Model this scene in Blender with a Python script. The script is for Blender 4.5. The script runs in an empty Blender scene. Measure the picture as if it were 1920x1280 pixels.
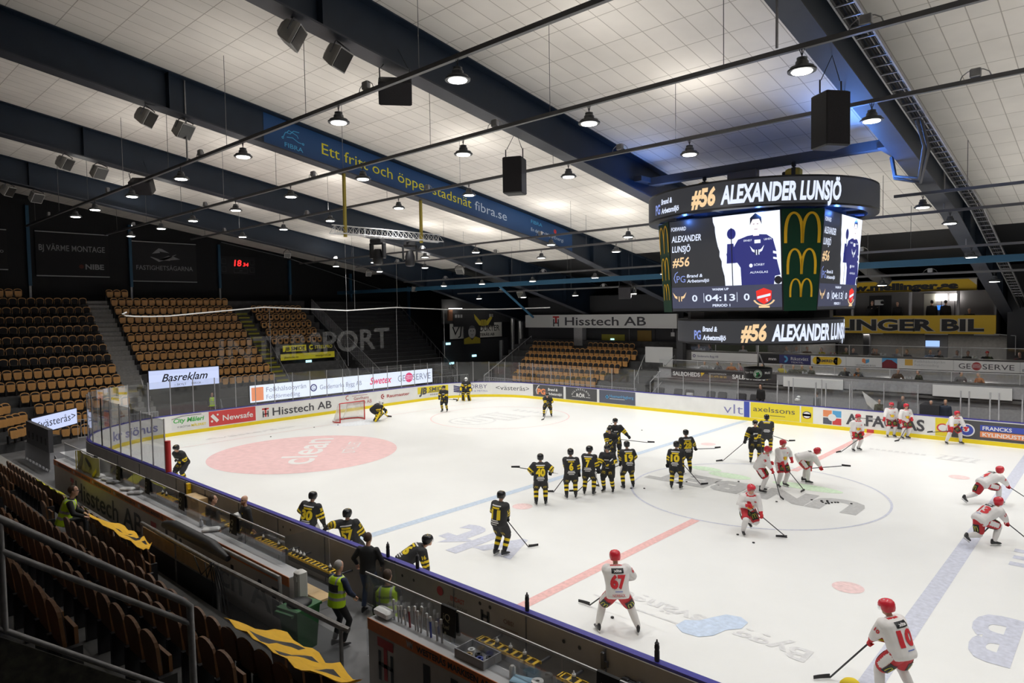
import bpy, bmesh, math, random
from mathutils import Vector as V, Matrix
from mathutils.bvhtree import BVHTree
S = bpy.context.scene
COL = S.collection
rnd = random.Random(7)
PI = math.pi
# ------------------------------------------------------------------ camera
cam = bpy.data.cameras.new('camera'); cam.sensor_width = 36; cam.lens = 23.746
cam.clip_end = 300; cam.clip_start = .05
co = bpy.data.objects.new('camera', cam); COL.objects.link(co); S.camera = co
def cam_matrix(loc, yaw, pitch, roll):
    cy, sy, cp, sp = math.cos(yaw), math.sin(yaw), math.cos(pitch), math.sin(pitch)
    f = V((-sy*cp, cy*cp, sp)); r0 = V((cy, sy, 0)); u0 = r0.cross(f)
    r = math.cos(roll)*r0 + math.sin(roll)*u0; u = -math.sin(roll)*r0 + math.cos(roll)*u0
    M = Matrix((r, u, -f)).transposed().to_4x4(); M.translation = loc
    return M
CAMP = (10.376, -24.363, 6.874)
co.matrix_world = cam_matrix(CAMP, .7470, -.0460, -.0160)
# ------------------------------------------------------------------ world, exposure
w = bpy.data.worlds.new('world'); S.world = w; w.use_nodes = True
w.node_tree.nodes['Background'].inputs[0].default_value = (.5, .6, .8, 1)
w.node_tree.nodes['Background'].inputs[1].default_value = .01
S.view_settings.view_transform = 'Standard'; S.view_settings.look = 'None'
S.view_settings.gamma = 1; S.view_settings.use_curve_mapping = False
S.view_settings.exposure = 0.0
S.cycles.max_bounces = 8; S.cycles.diffuse_bounces = 4; S.cycles.transparent_max_bounces = 24
S.cycles.use_denoising = True
S.cycles.sample_clamp_indirect = 6
LAMP_W = 80.0      # power of one high bay lamp
FILL_W = 24.0      # added upward fill per lamp, to brighten the ceiling
def high_bay_light(parent, z):
    if 'hb' not in bpy.data.lights:
        l = bpy.data.lights.new('hb', 'AREA'); l.shape = 'DISK'; l.size = .34; l.energy = LAMP_W
        l.color = (1, .985, .95); l.spread = math.radians(128)
    o = bpy.data.objects.new('lamp_light', bpy.data.lights['hb']); COL.objects.link(o)
    o.parent = parent; o.location = (0, 0, z)
    if 'hg' not in bpy.data.lights:
        l = bpy.data.lights.new('hg', 'AREA'); l.shape = 'DISK'; l.size = .5; l.energy = FILL_W; l.color = (1, .96, .90)
    g = bpy.data.objects.new('ceiling_fill', bpy.data.lights['hg']); COL.objects.link(g); g.parent = parent; g.location = (0, 0, .13); g.rotation_euler = (math.pi, 0, 0)  # added fill aimed up at the ceiling, no part of the lamp
    return o, g
# ------------------------------------------------------------------ materials
MATS = {}
def mat(name, col, rough=.6, metal=0., emit=0., noise=0., nscale=8., alpha=None, spec=.5, bump=0.):
    if name in MATS: return MATS[name]
    m = bpy.data.materials.new(name); m.use_nodes = True; MATS[name] = m
    nt = m.node_tree; b = nt.nodes['Principled BSDF']
    c = (*col, 1) if len(col) == 3 else col
    b.inputs['Base Color'].default_value = c; b.inputs['Roughness'].default_value = rough
    b.inputs['Metallic'].default_value = metal; b.inputs['Specular IOR Level'].default_value = spec
    if emit:
        b.inputs['Emission Color'].default_value = c; b.inputs['Emission Strength'].default_value = emit
        b.inputs['Base Color'].default_value = (.01, .01, .01, 1)
    if noise or bump:
        tc = nt.nodes.new('ShaderNodeTexCoord'); n = nt.nodes.new('ShaderNodeTexNoise')
        n.inputs['Scale'].default_value = nscale; n.inputs['Detail'].default_value = 5
        nt.links.new(tc.outputs['Object'], n.inputs['Vector'])
        if noise and not emit:
            r = nt.nodes.new('ShaderNodeMapRange'); r.inputs['To Min'].default_value = 1-noise; r.inputs['To Max'].default_value = 1+noise
            r.inputs['From Min'].default_value = .25; r.inputs['From Max'].default_value = .75
            nt.links.new(n.outputs['Fac'], r.inputs['Value'])
            mx = nt.nodes.new('ShaderNodeVectorMath'); mx.operation = 'SCALE'; mx.inputs[0].default_value = c[:3]
            nt.links.new(r.outputs[0], mx.inputs['Scale']); nt.links.new(mx.outputs[0], b.inputs['Base Color'])
        if bump:
            bp = nt.nodes.new('ShaderNodeBump'); bp.inputs['Strength'].default_value = bump; bp.inputs['Distance'].default_value = .02
            nt.links.new(n.outputs['Fac'], bp.inputs['Height']); nt.links.new(bp.outputs[0], b.inputs['Normal'])
    return m
def glass_mat(name, tint=(1, 1, 1), refl=.06, dirt=.0):
    m = bpy.data.materials.new(name); m.use_nodes = True; nt = m.node_tree; nt.nodes.clear()
    out = nt.nodes.new('ShaderNodeOutputMaterial'); t = nt.nodes.new('ShaderNodeBsdfTransparent'); t.inputs[0].default_value = (*tint, 1)
    g = nt.nodes.new('ShaderNodeBsdfGlossy'); g.inputs['Roughness'].default_value = .03
    fr = nt.nodes.new('ShaderNodeLayerWeight'); fr.inputs['Blend'].default_value = .25
    mu = nt.nodes.new('ShaderNodeMath'); mu.operation = 'MULTIPLY_ADD'; mu.inputs[1].default_value = .45; mu.inputs[2].default_value = refl
    nt.links.new(fr.outputs['Fresnel'], mu.inputs[0])
    mx = nt.nodes.new('ShaderNodeMixShader'); nt.links.new(mu.outputs[0], mx.inputs[0])
    nt.links.new(t.outputs[0], mx.inputs[1]); nt.links.new(g.outputs[0], mx.inputs[2])
    last = mx
    if dirt:
        d = nt.nodes.new('ShaderNodeBsdfDiffuse'); d.inputs[0].default_value = (.5, .5, .5, 1)
        m2 = nt.nodes.new('ShaderNodeMixShader'); m2.inputs[0].default_value = dirt
        nt.links.new(mx.outputs[0], m2.inputs[1]); nt.links.new(d.outputs[0], m2.inputs[2]); last = m2
    nt.links.new(last.outputs[0], out.inputs[0]); MATS[name] = m; return m
def veil_mat(name, col, fac):
    m = bpy.data.materials.new(name); m.use_nodes = True; nt = m.node_tree; nt.nodes.clear()
    out = nt.nodes.new('ShaderNodeOutputMaterial'); t = nt.nodes.new('ShaderNodeBsdfTransparent'); d = nt.nodes.new('ShaderNodeBsdfDiffuse')
    d.inputs[0].default_value = (*col, 1); mx = nt.nodes.new('ShaderNodeMixShader'); mx.inputs[0].default_value = fac
    nt.links.new(t.outputs[0], mx.inputs[1]); nt.links.new(d.outputs[0], mx.inputs[2]); nt.links.new(mx.outputs[0], out.inputs[0])
    MATS[name] = m; return m
def brick_mat(name, c1, c2, mortar, bw, rh, ms, offset=0., rough=.9, stain=0.):
    m = bpy.data.materials.new(name); m.use_nodes = True; MATS[name] = m; nt = m.node_tree; b = nt.nodes['Principled BSDF']
    b.inputs['Roughness'].default_value = rough; b.inputs['Specular IOR Level'].default_value = .2
    tc = nt.nodes.new('ShaderNodeTexCoord'); k = nt.nodes.new('ShaderNodeTexBrick'); k.offset = offset
    k.inputs['Color1'].default_value = (*c1, 1); k.inputs['Color2'].default_value = (*c2, 1); k.inputs['Mortar'].default_value = (*mortar, 1)
    k.inputs['Scale'].default_value = 1; k.inputs['Brick Width'].default_value = bw; k.inputs['Row Height'].default_value = rh
    k.inputs['Mortar Size'].default_value = ms; k.inputs['Mortar Smooth'].default_value = .3
    nt.links.new(tc.outputs['Object'], k.inputs['Vector'])
    if stain:
        n = nt.nodes.new('ShaderNodeTexNoise'); n.inputs['Scale'].default_value = .55; n.inputs['Detail'].default_value = 8
        nt.links.new(tc.outputs['Object'], n.inputs['Vector'])
        r = nt.nodes.new('ShaderNodeMapRange'); r.inputs['From Min'].default_value = .35; r.inputs['From Max'].default_value = .7
        r.inputs['To Min'].default_value = 1; r.inputs['To Max'].default_value = 1-stain
        nt.links.new(n.outputs['Fac'], r.inputs['Value'])
        mx = nt.nodes.new('ShaderNodeVectorMath'); mx.operation = 'SCALE'
        nt.links.new(k.outputs['Color'], mx.inputs[0]); nt.links.new(r.outputs[0], mx.inputs['Scale']); nt.links.new(mx.outputs[0], b.inputs['Base Color'])
    else: nt.links.new(k.outputs['Color'], b.inputs['Base Color'])
    return m
def ribbed_mat(name, c1, c2, scale, axis='X', rough=.6):
    m = bpy.data.materials.new(name); m.use_nodes = True; MATS[name] = m; nt = m.node_tree; b = nt.nodes['Principled BSDF']
    b.inputs['Roughness'].default_value = rough
    tc = nt.nodes.new('ShaderNodeTexCoord'); wv = nt.nodes.new('ShaderNodeTexWave'); wv.bands_direction = axis
    wv.inputs['Scale'].default_value = scale; nt.links.new(tc.outputs['Object'], wv.inputs['Vector'])
    cr = nt.nodes.new('ShaderNodeMix'); cr.data_type = 'RGBA'; cr.inputs[6].default_value = (*c1, 1); cr.inputs[7].default_value = (*c2, 1)
    nt.links.new(wv.outputs['Fac'], cr.inputs[0]); nt.links.new(cr.outputs[2], b.inputs['Base Color'])
    bp = nt.nodes.new('ShaderNodeBump'); bp.inputs['Strength'].default_value = .5; nt.links.new(wv.outputs['Fac'], bp.inputs['Height']); nt.links.new(bp.outputs[0], b.inputs['Normal'])
    return m
K = mat
black = K('black', (.012, .012, .014), .5); charcoal = K('charcoal', (.045, .045, .05), .6); dgrey = K('dark_grey', (.1, .1, .11), .6)
grey = K('grey', (.28, .28, .29), .6); lgrey = K('light_grey', (.5, .5, .51), .6); white = K('white', (.8, .8, .79), .5)
steel = K('steel', (.42, .42, .44), .35, .8, noise=.12); galv = K('galvanised', (.36, .36, .37), .45, .7, noise=.15); darksteel = K('dark_steel', (.06, .06, .065), .45, .4)
yellow = K('yellow', (.80, .52, .02), .5); red = K('red', (.62, .03, .03), .5); blue = K('blue', (.05, .08, .42), .4); green = K('green', (.02, .12, .05), .5)
navy = K('navy_beam', (.010, .021, .040), .5, noise=.12, nscale=2); bluebeam = K('blue_steel', (.025, .10, .18), .5); flange = K('flange_icelit', (.040, .045, .060), .5, noise=.12, nscale=2)  # flange tone has light bounced off the ice put into its colour
banner_blue = K('banner_blue', (.012, .07, .21), .55); cyan = K('cyan', (.08, .45, .80), .5); txtyellow = K('sign_yellow', (.82, .74, .03), .5)
orange = K('orange', (.75, .19, .06), .5); tan = K('seat_wood', (.60, .31, .10), .45, noise=.12, nscale=5); tan_edge = K('seat_wood_edge', (.62, .38, .16), .5)
pad = K('seat_pad', (.012, .011, .013), .8); concrete = K('concrete', (.20, .20, .20), .85, noise=.25, nscale=3); darkconc = K('dark_concrete', (.07, .07, .072), .85, noise=.3, nscale=3)
plywood = K('plywood', (.52, .36, .18), .6, noise=.18, nscale=4); hivis = K('hi_vis', (.62, .93, .02), .6); refl = K('reflective_tape', (.45, .46, .47), .4)
wht_board = K('board_plastic', (.80, .80, .78), .35, noise=.05, nscale=1.5); board_back = K('board_back', (.30, .275, .25), .6, noise=.10, nscale=2)
kick = K('kick_plate', (.85, .66, .01), .4); railblue = K('rail_blue', (.045, .04, .30), .35); paleblue = K('pale_blue', (.35, .5, .8), .6)
glass = glass_mat('clear_glass', (.95, .96, .97), .02, .02); acry = glass_mat('scratched_acrylic', (.94, .95, .96), .025, .022)
rubber = K('rubber_floor', (.05, .05, .052), .8, noise=.2)
E_white = K('led_white', (.80, .86, 1), emit=1.25); E_lav = K('led_lavender', (.62, .70, 1), emit=1.0); E_dark = K('led_dark', (.030, .031, .036), emit=1.); E_navy = K('led_navy', (.055, .06, .105), emit=1.)
E_text = K('led_text', (.75, .82, 1), emit=1.1); E_gold = K('led_gold', (.95, .66, .36), emit=1.); E_blue = K('led_jersey_blue', (.024, .028, .19), emit=1.); E_skin = K('led_skin', (.95, .85, .9), emit=1.2)
E_red = K('led_red', (.9, .03, .02), emit=1.); E_clock = K('clock_red', (1, .02, .02), emit=2.2); E_green = K('exit_green', (.05, .9, .35), emit=1.5); E_lamp = K('lamp_lens', (1, .97, .92), emit=14.)
E_blk = K('led_black', (.01, .01, .02), emit=.6); E_tube = K('tube_light', (1, .95, .85), emit=6.); E_pink = K('led_pink', (.9, .06, .2), emit=1.); E_orng = K('led_orange', (.95, .30, .12), emit=1.); E_exit = K('exit_cyan', (.5, .9, 1), emit=1.6)
mcgreen = K('panel_green', (.005, .045, .022), .4); mcyellow = K('arch_yellow', (.85, .50, .02), .4)
# ------------------------------------------------------------------ mesh helpers
TXT = {}
def glyphs(s, bold=0., shear=0.):
    k = (s, bold, shear)
    if k not in TXT:
        c = bpy.data.curves.new('t', 'FONT'); c.body = s; c.size = 1; c.offset = bold; c.shear = shear; c.resolution_u = 3; c.fill_mode = 'FRONT'
        o = bpy.data.objects.new('t', c); COL.objects.link(o)
        dg = bpy.context.evaluated_depsgraph_get(); me = o.evaluated_get(dg).to_mesh()
        vs = [v.co.copy() for v in me.vertices]; fs = [tuple(p.vertices) for p in me.polygons]
        o.evaluated_get(dg).to_mesh_clear(); bpy.data.objects.remove(o); bpy.data.curves.remove(c)
        x0 = min([v.x for v in vs] or [0]); x1 = max([v.x for v in vs] or [1])
        TXT[k] = ([(v.x-x0, v.y) for v in vs], fs, x1-x0)
    return TXT[k]
def frame_map(o, r, u):
    o, r, u = V(o), V(r).normalized(), V(u).normalized()
    return lambda a, b: o+r*a+u*b
class MB:
    def __init__(s): s.v = []; s.f = []; s.m = []
    def add(s, vs, fs, m=0):
        n = len(s.v); s.v += [tuple(v) for v in vs]; s.f += [tuple(i+n for i in f) for f in fs]; s.m += [m]*len(fs); return s
    def box(s, x0, y0, z0, x1, y1, z1, m=0):
        return s.add([(x0, y0, z0), (x1, y0, z0), (x1, y1, z0), (x0, y1, z0), (x0, y0, z1), (x1, y0, z1), (x1, y1, z1), (x0, y1, z1)],
                     [(3, 2, 1, 0), (4, 5, 6, 7), (0, 1, 5, 4), (1, 2, 6, 5), (2, 3, 7, 6), (3, 0, 4, 7)], m)
    def obox(s, c, sx, sy, sz, M=None, m=0, bev=0.):
        M = M or Matrix.Identity(3); c = V(c); vs = []
        x, y, z = sx/2, sy/2, sz/2
        if not bev:
            P = [(-x, -y, -z), (x, -y, -z), (x, y, -z), (-x, y, -z), (-x, -y, z), (x, -y, z), (x, y, z), (-x, y, z)]
            return s.add([c+M @ V(p) for p in P], [(3, 2, 1, 0), (4, 5, 6, 7), (0, 1, 5, 4), (1, 2, 6, 5), (2, 3, 7, 6), (3, 0, 4, 7)], m)
        b = bev; rings = []
        for zz, k in ((-z, b), (-z+b, 0), (z-b, 0), (z, b)):
            X, Y = x-k, y-k; q = b*.7
            rings.append([c+M @ V(p) for p in ((-X+q, -Y, zz), (X-q, -Y, zz), (X, -Y+q, zz), (X, Y-q, zz), (X-q, Y, zz), (-X+q, Y, zz), (-X, Y-q, zz), (-X, -Y+q, zz))])
        return s.loft(rings, m)
    def loft(s, rings, m=0, cap=True, closed=True, ms=None):
        n = len(rings[0]); b = len(s.v)
        for r in rings: s.v += [tuple(p) for p in r]
        for i in range(len(rings)-1):
            for j in range(n if closed else n-1):
                k = (j+1) % n
                s.f.append((b+i*n+j, b+i*n+k, b+(i+1)*n+k, b+(i+1)*n+j)); s.m.append(ms[i] if ms else m)
        if cap and closed:
            s.f.append(tuple(b+j for j in reversed(range(n)))); s.m.append(ms[0] if ms else m)
            e = b+(len(rings)-1)*n; s.f.append(tuple(e+j for j in range(n))); s.m.append(ms[-1] if ms else m)
        return s
    def tube(s, pts, r, m=0, n=8, cap=True):
        pts = [V(p) for p in pts]; rings = []; up = None
        for i, p in enumerate(pts):
            d = (pts[min(i+1, len(pts)-1)]-pts[max(i-1, 0)]).normalized()
            if up is None: up = V((0, 0, 1)) if abs(d.z) < .9 else V((1, 0, 0))
            a = d.cross(up); a = a.normalized() if a.length > 1e-5 else V((1, 0, 0)); b = a.cross(d); up = b
            rr = r[i] if isinstance(r, (list, tuple)) else r
            rings.append([p+a*math.cos(t)*rr+b*math.sin(t)*rr for t in [2*PI*j/n for j in range(n)]])
        return s.loft(rings, m, cap)
    def lathe(s, c, prof, m=0, n=16, ms=None):
        c = V(c); return s.loft([[c+V((r*math.cos(2*PI*j/n), r*math.sin(2*PI*j/n), z)) for j in range(n)] for r, z in prof], m, ms=ms)
    def ball(s, c, rx, ry, rz, m=0, n=12, k=7, M=None):
        c = V(c); M = M or Matrix.Identity(3); rings = []
        for i in range(k+1):
            a = -PI/2+PI*i/k; cr = max(math.cos(a), .02)
            rings.append([c+M @ V((rx*cr*math.cos(2*PI*j/n), ry*cr*math.sin(2*PI*j/n), rz*math.sin(a))) for j in range(n)])
        return s.loft(rings, m)
    def poly(s, pts, m=0): return s.add(pts, [tuple(range(len(pts)))], m)
    def rect(s, mp, u0, v0, u1, v1, m=0, nu=1):
        for i in range(nu):
            a = u0+(u1-u0)*i/nu; b = u0+(u1-u0)*(i+1)/nu
            s.poly([mp(a, v0), mp(b, v0), mp(b, v1), mp(a, v1)], m)
        return s
    def poly2(s, mp, pts, m=0): return s.poly([mp(a, b) for a, b in pts], m)
    def disc(s, mp, cu, cv, ru, rv=None, m=0, n=24): return s.poly2(mp, [(cu+ru*math.cos(2*PI*i/n), cv+(rv or ru)*math.sin(2*PI*i/n)) for i in range(n)], m)
    def band(s, mp, cu, cv, r0, r1, a0=0, a1=360, m=0, n=28, sv=1.):
        for i in range(n):
            t0 = math.radians(a0+(a1-a0)*i/n); t1 = math.radians(a0+(a1-a0)*(i+1)/n)
            s.poly2(mp, [(cu+r0*math.cos(t0), cv+sv*r0*math.sin(t0)), (cu+r1*math.cos(t0), cv+sv*r1*math.sin(t0)), (cu+r1*math.cos(t1), cv+sv*r1*math.sin(t1)), (cu+r0*math.cos(t1), cv+sv*r0*math.sin(t1))], m)
        return s
    def text(s, t, mp, u, v, h, m=0, w=None, bold=0., shear=0., align='L'):
        vs, fs, W = glyphs(t, bold, shear); k = h/.727; sx = (w/W) if w else k
        if align == 'C': u -= W*sx/2
        elif align == 'R': u -= W*sx
        return s.add([mp(u+x*sx, v+y*k) for x, y in vs], fs, m)
    def stroke(s, mp, pts, wd, m=0):
        P = [V((a, b, 0)) for a, b in pts]; L = []; Rr = []
        for i, p in enumerate(P):
            d = (P[min(i+1, len(P)-1)]-P[max(i-1, 0)]).normalized(); nn = V((-d.y, d.x, 0)); k = wd[i] if isinstance(wd, (list, tuple)) else wd
            L.append(p+nn*k/2); Rr.append(p-nn*k/2)
        for i in range(len(P)-1): s.poly2(mp, [(q.x, q.y) for q in (L[i], Rr[i], Rr[i+1], L[i+1])], m)
        return s
    def arches(s, mp, u, v, wd, h, m=0):   # two tall rounded arches side by side
        for k in (0, 1):
            cx = u+wd*(.27+.46*k); n = 18; out = []; inn = []
            for i in range(n+1):
                t = PI*i/n
                out.append((cx-wd*.27*math.cos(t), v+h*math.sin(t)**.62)); inn.append((cx-wd*.185*math.cos(t), v+h*.93*math.sin(t)**.70))
            for i in range(n): s.poly2(mp, [out[i], out[i+1], inn[i+1], inn[i]], m)
        return s
    def build(s, name, mats, parent=None, smooth=None, loc=None):
        me = bpy.data.meshes.new(name); me.from_pydata(s.v, [], s.f)
        for m in (mats if isinstance(mats, (list, tuple)) else [mats]): me.materials.append(m)
        me.polygons.foreach_set('material_index', s.m)
        if smooth: me.polygons.foreach_set('use_smooth', [True]*len(s.f)); me.update(); me.set_sharp_from_angle(angle=math.radians(smooth))
        me.update()
        o = bpy.data.objects.new(name, me); COL.objects.link(o)
        if parent: o.parent = parent
        if loc: o.location = loc
        return o
def tag(o, label=None, cat=None, group=None, kind=None):
    if label: o['label'] = label
    if cat: o['category'] = cat
    if group: o['group'] = group
    if kind: o['kind'] = kind
    return o
def thing(name, label, cat, loc=(0, 0, 0), rz=0., group=None):
    o = bpy.data.objects.new(name, None); COL.objects.link(o); o.empty_display_size = .2
    o.location = loc; o.rotation_euler = (0, 0, rz); return tag(o, label, cat, group)
KIDS = {}
def copy_thing(o, loc=None, rz=None, label=None, kids=None):
    c = o.copy(); COL.objects.link(c)
    if loc is not None: c.location = loc
    if rz is not None: c.rotation_euler = (0, 0, rz)
    if label: c['label'] = label
    for ch in (kids or list(o.children)):
        d = ch.copy(); COL.objects.link(d); d.parent = c
        for g in KIDS.get(ch.name, ()):
            e = g.copy(); COL.objects.link(e); e.parent = d
    return c
def struct(name, mb, mats, smooth=None): return tag(mb.build(name, mats, smooth=smooth), kind='structure')
ORD = ['first', 'second', 'third', 'fourth', 'fifth', 'sixth', 'seventh', 'eighth', 'ninth', 'tenth', 'eleventh', 'twelfth', 'thirteenth', 'fourteenth', 'fifteenth', 'sixteenth', 'seventeenth', 'eighteenth', 'nineteenth', 'twentieth', 'twenty-first', 'twenty-second', 'twenty-third', 'twenty-fourth', 'twenty-fifth', 'twenty-sixth', 'twenty-seventh', 'twenty-eighth', 'twenty-ninth', 'thirtieth'] + ['%d-th' % i for i in range(31, 60)]
# ================================================================== SETTING
def prof(Y): return 11.463-.1628*min(Y, 6.75)-.2545*max(Y-6.75, 0)-.163*0
CEIL = lambda Y: 12.80-.1628*Y
BX = [4.92-9.6376*k for k in range(-2, 5)]       # beam planes across the hall
conc_floor = K('floor_concrete', (.16, .16, .165), .7, noise=.2, nscale=1.2)
struct('floor', MB().box(-46, -34, -.25, 30, 30, -.03), conc_floor)
# ice sheet -----------------------------------------------------------
def ice_mat():
    m = K('ice', (.86, .87, .87), .35); nt = m.node_tree; b = nt.nodes['Principled BSDF']; b.inputs['Specular IOR Level'].default_value = .28
    tc = nt.nodes.new('ShaderNodeTexCoord'); n = nt.nodes.new('ShaderNodeTexNoise'); n.inputs['Scale'].default_value = .35; n.inputs['Detail'].default_value = 7; n.inputs['Roughness'].default_value = .7
    nt.links.new(tc.outputs['Object'], n.inputs['Vector']); r = nt.nodes.new('ShaderNodeMapRange'); r.inputs['To Min'].default_value = .20; r.inputs['To Max'].default_value = .46
    nt.links.new(n.outputs['Fac'], r.inputs['Value']); nt.links.new(r.outputs[0], b.inputs['Roughness'])
    r2 = nt.nodes.new('ShaderNodeMapRange'); r2.inputs['To Min'].default_value = .93; r2.inputs['To Max'].default_value = 1.05
    nt.links.new(n.outputs['Fac'], r2.inputs['Value']); mx = nt.nodes.new('ShaderNodeVectorMath'); mx.operation = 'SCALE'; mx.inputs[0].default_value = (.86, .865, .85)
    nt.links.new(r2.outputs[0], mx.inputs['Scale']); nt.links.new(mx.outputs[0], b.inputs['Base Color'])
    return m
ice = ice_mat()
SMAX = 18.4248
def path(s):    # rink outline: s runs round the far end, centred on the goal end; returns point and inward normal
    if abs(s) <= 9: return V((-30, s, 0)), V((1, 0, 0))
    g = 1 if s > 0 else -1; t = abs(s)
    if t < SMAX:
        a = (t-9)/6; return V((-24-6*math.cos(a), g*(9+6*math.sin(a)), 0)), V((math.cos(a), -g*math.sin(a), 0))
    return V((-24+t-SMAX, g*15, 0)), V((0, -g, 0))
SEND = SMAX+42.
def svals(s0, s1, step=.45):
    out = [s0]; n = max(1, int((s1-s0)/step))
    return [s0+(s1-s0)*i/n for i in range(n+1)]
outline = [path(s)[0] for s in [-SEND]+svals(-SMAX, -9, .5)+svals(9, SMAX, .5)+[SEND]]
o = struct('ice_sheet', MB().poly([(p.x, p.y, 0) for p in outline]).box(-30, -15, -.025, 18, 15, -.01), ice)
ICE = o
ip = lambda name, c: K(name, c, .45, noise=.16, nscale=9)
ice_red, ice_pink, ice_blue = ip('ice_red', (.83, .50, .48)), ip('ice_pink', (.85, .63, .62)), ip('ice_blue', (.55, .64, .76))
ice_grey, ice_lav, ice_pale, ice_green, ice_sky = ip('ice_grey', (.48, .48, .48)), ip('ice_lavender', (.60, .62, .72)), ip('ice_faint', (.72, .72, .72)), ip('ice_green', (.66, .83, .62)), ip('ice_sky', (.60, .70, .86))
up = frame_map((0, 0, .004), (1, 0, 0), (0, 1, 0)); up2 = frame_map((0, 0, .0045), (1, 0, 0), (0, 1, 0))
def mark(name, mb, m, label): return tag(mb.build(name, m, ICE), label)
mark('centre_line', MB().rect(up, -.15, -15, .15, -4.5).rect(up, -.15, 4.0, .15, 15), ice_red, 'wide red line painted across the middle of the ice')
mark('blue_line', MB().rect(up, -7.05, -15, -6.7, 15), ice_blue, 'blue line at the near goal end of the neutral zone')
mark('blue_line', MB().rect(up, 6.75, -15, 7.15, 15), ice_lav, 'blue line at the right of the photo')
mark('goal_line', MB().rect(up, -26.13, -13.9, -26.07, 13.9), ice_pink, 'thin red goal line')
for x in (-5.33, 5.33):
    for y in (-7, 7): mark('face_off_spot', MB().disc(up, x, y, .36), ice_pink, 'pink face-off spot')
mark('circle_advert', MB().disc(up, -19.83, -7, 4.5, n=64), K('ice_rose', (.84, .57, .57), .45, noise=.10, nscale=3), 'large pink disc')
cl = frame_map((-17.9, -8.9, .008), (-.74, .67, 0), (-.67, -.74, 0))
m = MB().text('clean', cl, .0, -.9, 1.75, w=6.3, bold=.01); m.text('ISTÄLLET', cl, 2.2, -2.6, .7, w=2.9)
mark('circle_lettering', m, K('ice_white', (.86, .84, .83), .4), 'white lettering on the pink disc')
mark('centre_circle', MB().band(up2, 0, 0, 4.45, 4.53, n=80), ice_lav, None)
mark('face_off_circle', MB().band(up, -19.83, 7, 4.42, 4.5, n=64), ice_pink, None)
rv = frame_map((4.35, -.9, .006), (-1, .0, 0), (0, -1, 0))
m = MB()
m.text('UNIBET', frame_map((3.75, .72, .006), (-1, 0, 0), (0, -1, 0)), 0, 0, 1.5, w=8.0, bold=.06)
mark('centre_lettering', m, ice_grey, 'grey capital lettering in the centre circle')
mark('centre_dots', MB().disc(up, 1.3, 1.75, 1.3, .42).disc(up, -1.7, 1.6, .9, .4).disc(up, -3., 2.1, .7, .35), ice_green, 'green blobs above the lettering')
m = MB().text('vlt', frame_map((-2.2, -9.6, .006), (-1, 0, 0), (0, -1, 0)), 0, 0, 2.1, w=3.1, bold=.03)
mark('ice_lettering', m, ice_lav, 'lavender letters by the near boards')
br = frame_map((5.8, -10.75, .006), (-1, .02, 0), (-.02, -1, 0))
m = MB().text('Bygg', br, 0, 0, .55, w=1.55, bold=.02).text('svängen', br, 2.3, 0, .5, w=2.6, bold=.02).rect(br, 2.3, .68, 4.9, .74)
mark('ice_lettering', m, ice_pale, 'faint grey lettering before the near boards')
br2 = frame_map((5.8, -10.75, .0085), (-1, .02, 0), (-.02, -1, 0))
mark('ice_emblem', MB().poly2(br2, [(1.52, -.35), (1.75, -.5), (2.05, -.4), (2.2, -.1), (2.35, .25), (2.6, .45), (2.62, .8), (2.35, 1.0), (2.0, .95), (1.8, .7), (1.72, .3), (1.5, 0)]), ice_sky, 'pale blue wave')
m = MB().text('<västerås>', frame_map((-27.1, -8.7, .006), (0, 1, 0), (-1, 0, 0)), 0, 0, .55, w=5.4)
mark('ice_lettering', m, ice_faint if False else ice_pale, 'faint lettering behind the goal line')
fc = frame_map((-19.83, 7, .006), (0, 1, 0), (-1, 0, 0))
m = MB().band(fc, -2.2, .3, 1.35, 1.5, n=30).stroke(fc, [(-2.9, -.3), (-2.9, 1.1)], .3).stroke(fc, [(-2.2, -.5), (-2.2, 1.2)], .3).stroke(fc, [(-1.6, -.4), (-1.6, 1.0)], .3)
for i in range(3): m.stroke(fc, [(-.6+i*.8, -1.3), (-.6+i*.8, 1.4)], .34)
m.stroke(fc, [(-.8, 1.5), (1.4, 1.5)], .2).stroke(fc, [(-.8, -1.4), (1.4, -1.4)], .2)
for i in range(5): m.rect(fc, 2.5, -1.5+i*.6, 3.1, -1.15+i*.6)
mark('ice_emblem', m, ice_pale, 'grey emblem in the far face-off circle')
m = MB()
gx = frame_map((1.0, 10.7, .006), (1, .0, 0), (0, 1, 0))
for i in range(9): m.rect(gx, .1+i*.27, -.12, .28+i*.27, .14)
m.rect(gx, 2.9, -.5, 4.4, -.4).rect(gx, 2.9, .42, 4.2, .5)
for i in range(4): m.stroke(gx, [(3.0+i*.4, -.4), (3.2+i*.4, .42)], .15)
mark('ice_emblem', m, ice_pale, 'faint grey box emblem near the far boards')
m = MB().text('UAB', frame_map((10.9, -6.6, .006), (-1, 0, 0), (0, -1, 0)), 0, 0, 2.4, w=3.0, bold=.04)
m.text('TE', frame_map((10.4, -1.3, .006), (-1, 0, 0), (0, -1, 0)), 0, 0, 1.5, w=2.4, bold=.03)
mark('ice_lettering', m, ice_lav, 'large lavender letters at the right edge')
crs = MB(); crs.poly2(up, [(-26.05, .9*math.cos(0))]+[(-26.05+1.8*math.sin(PI*i/16), -1.8*math.cos(PI*i/16)) for i in range(17)]); mark('goal_crease', crs, ip('ice_crease', (.80, .84, .88)), 'pale goal crease')
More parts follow.
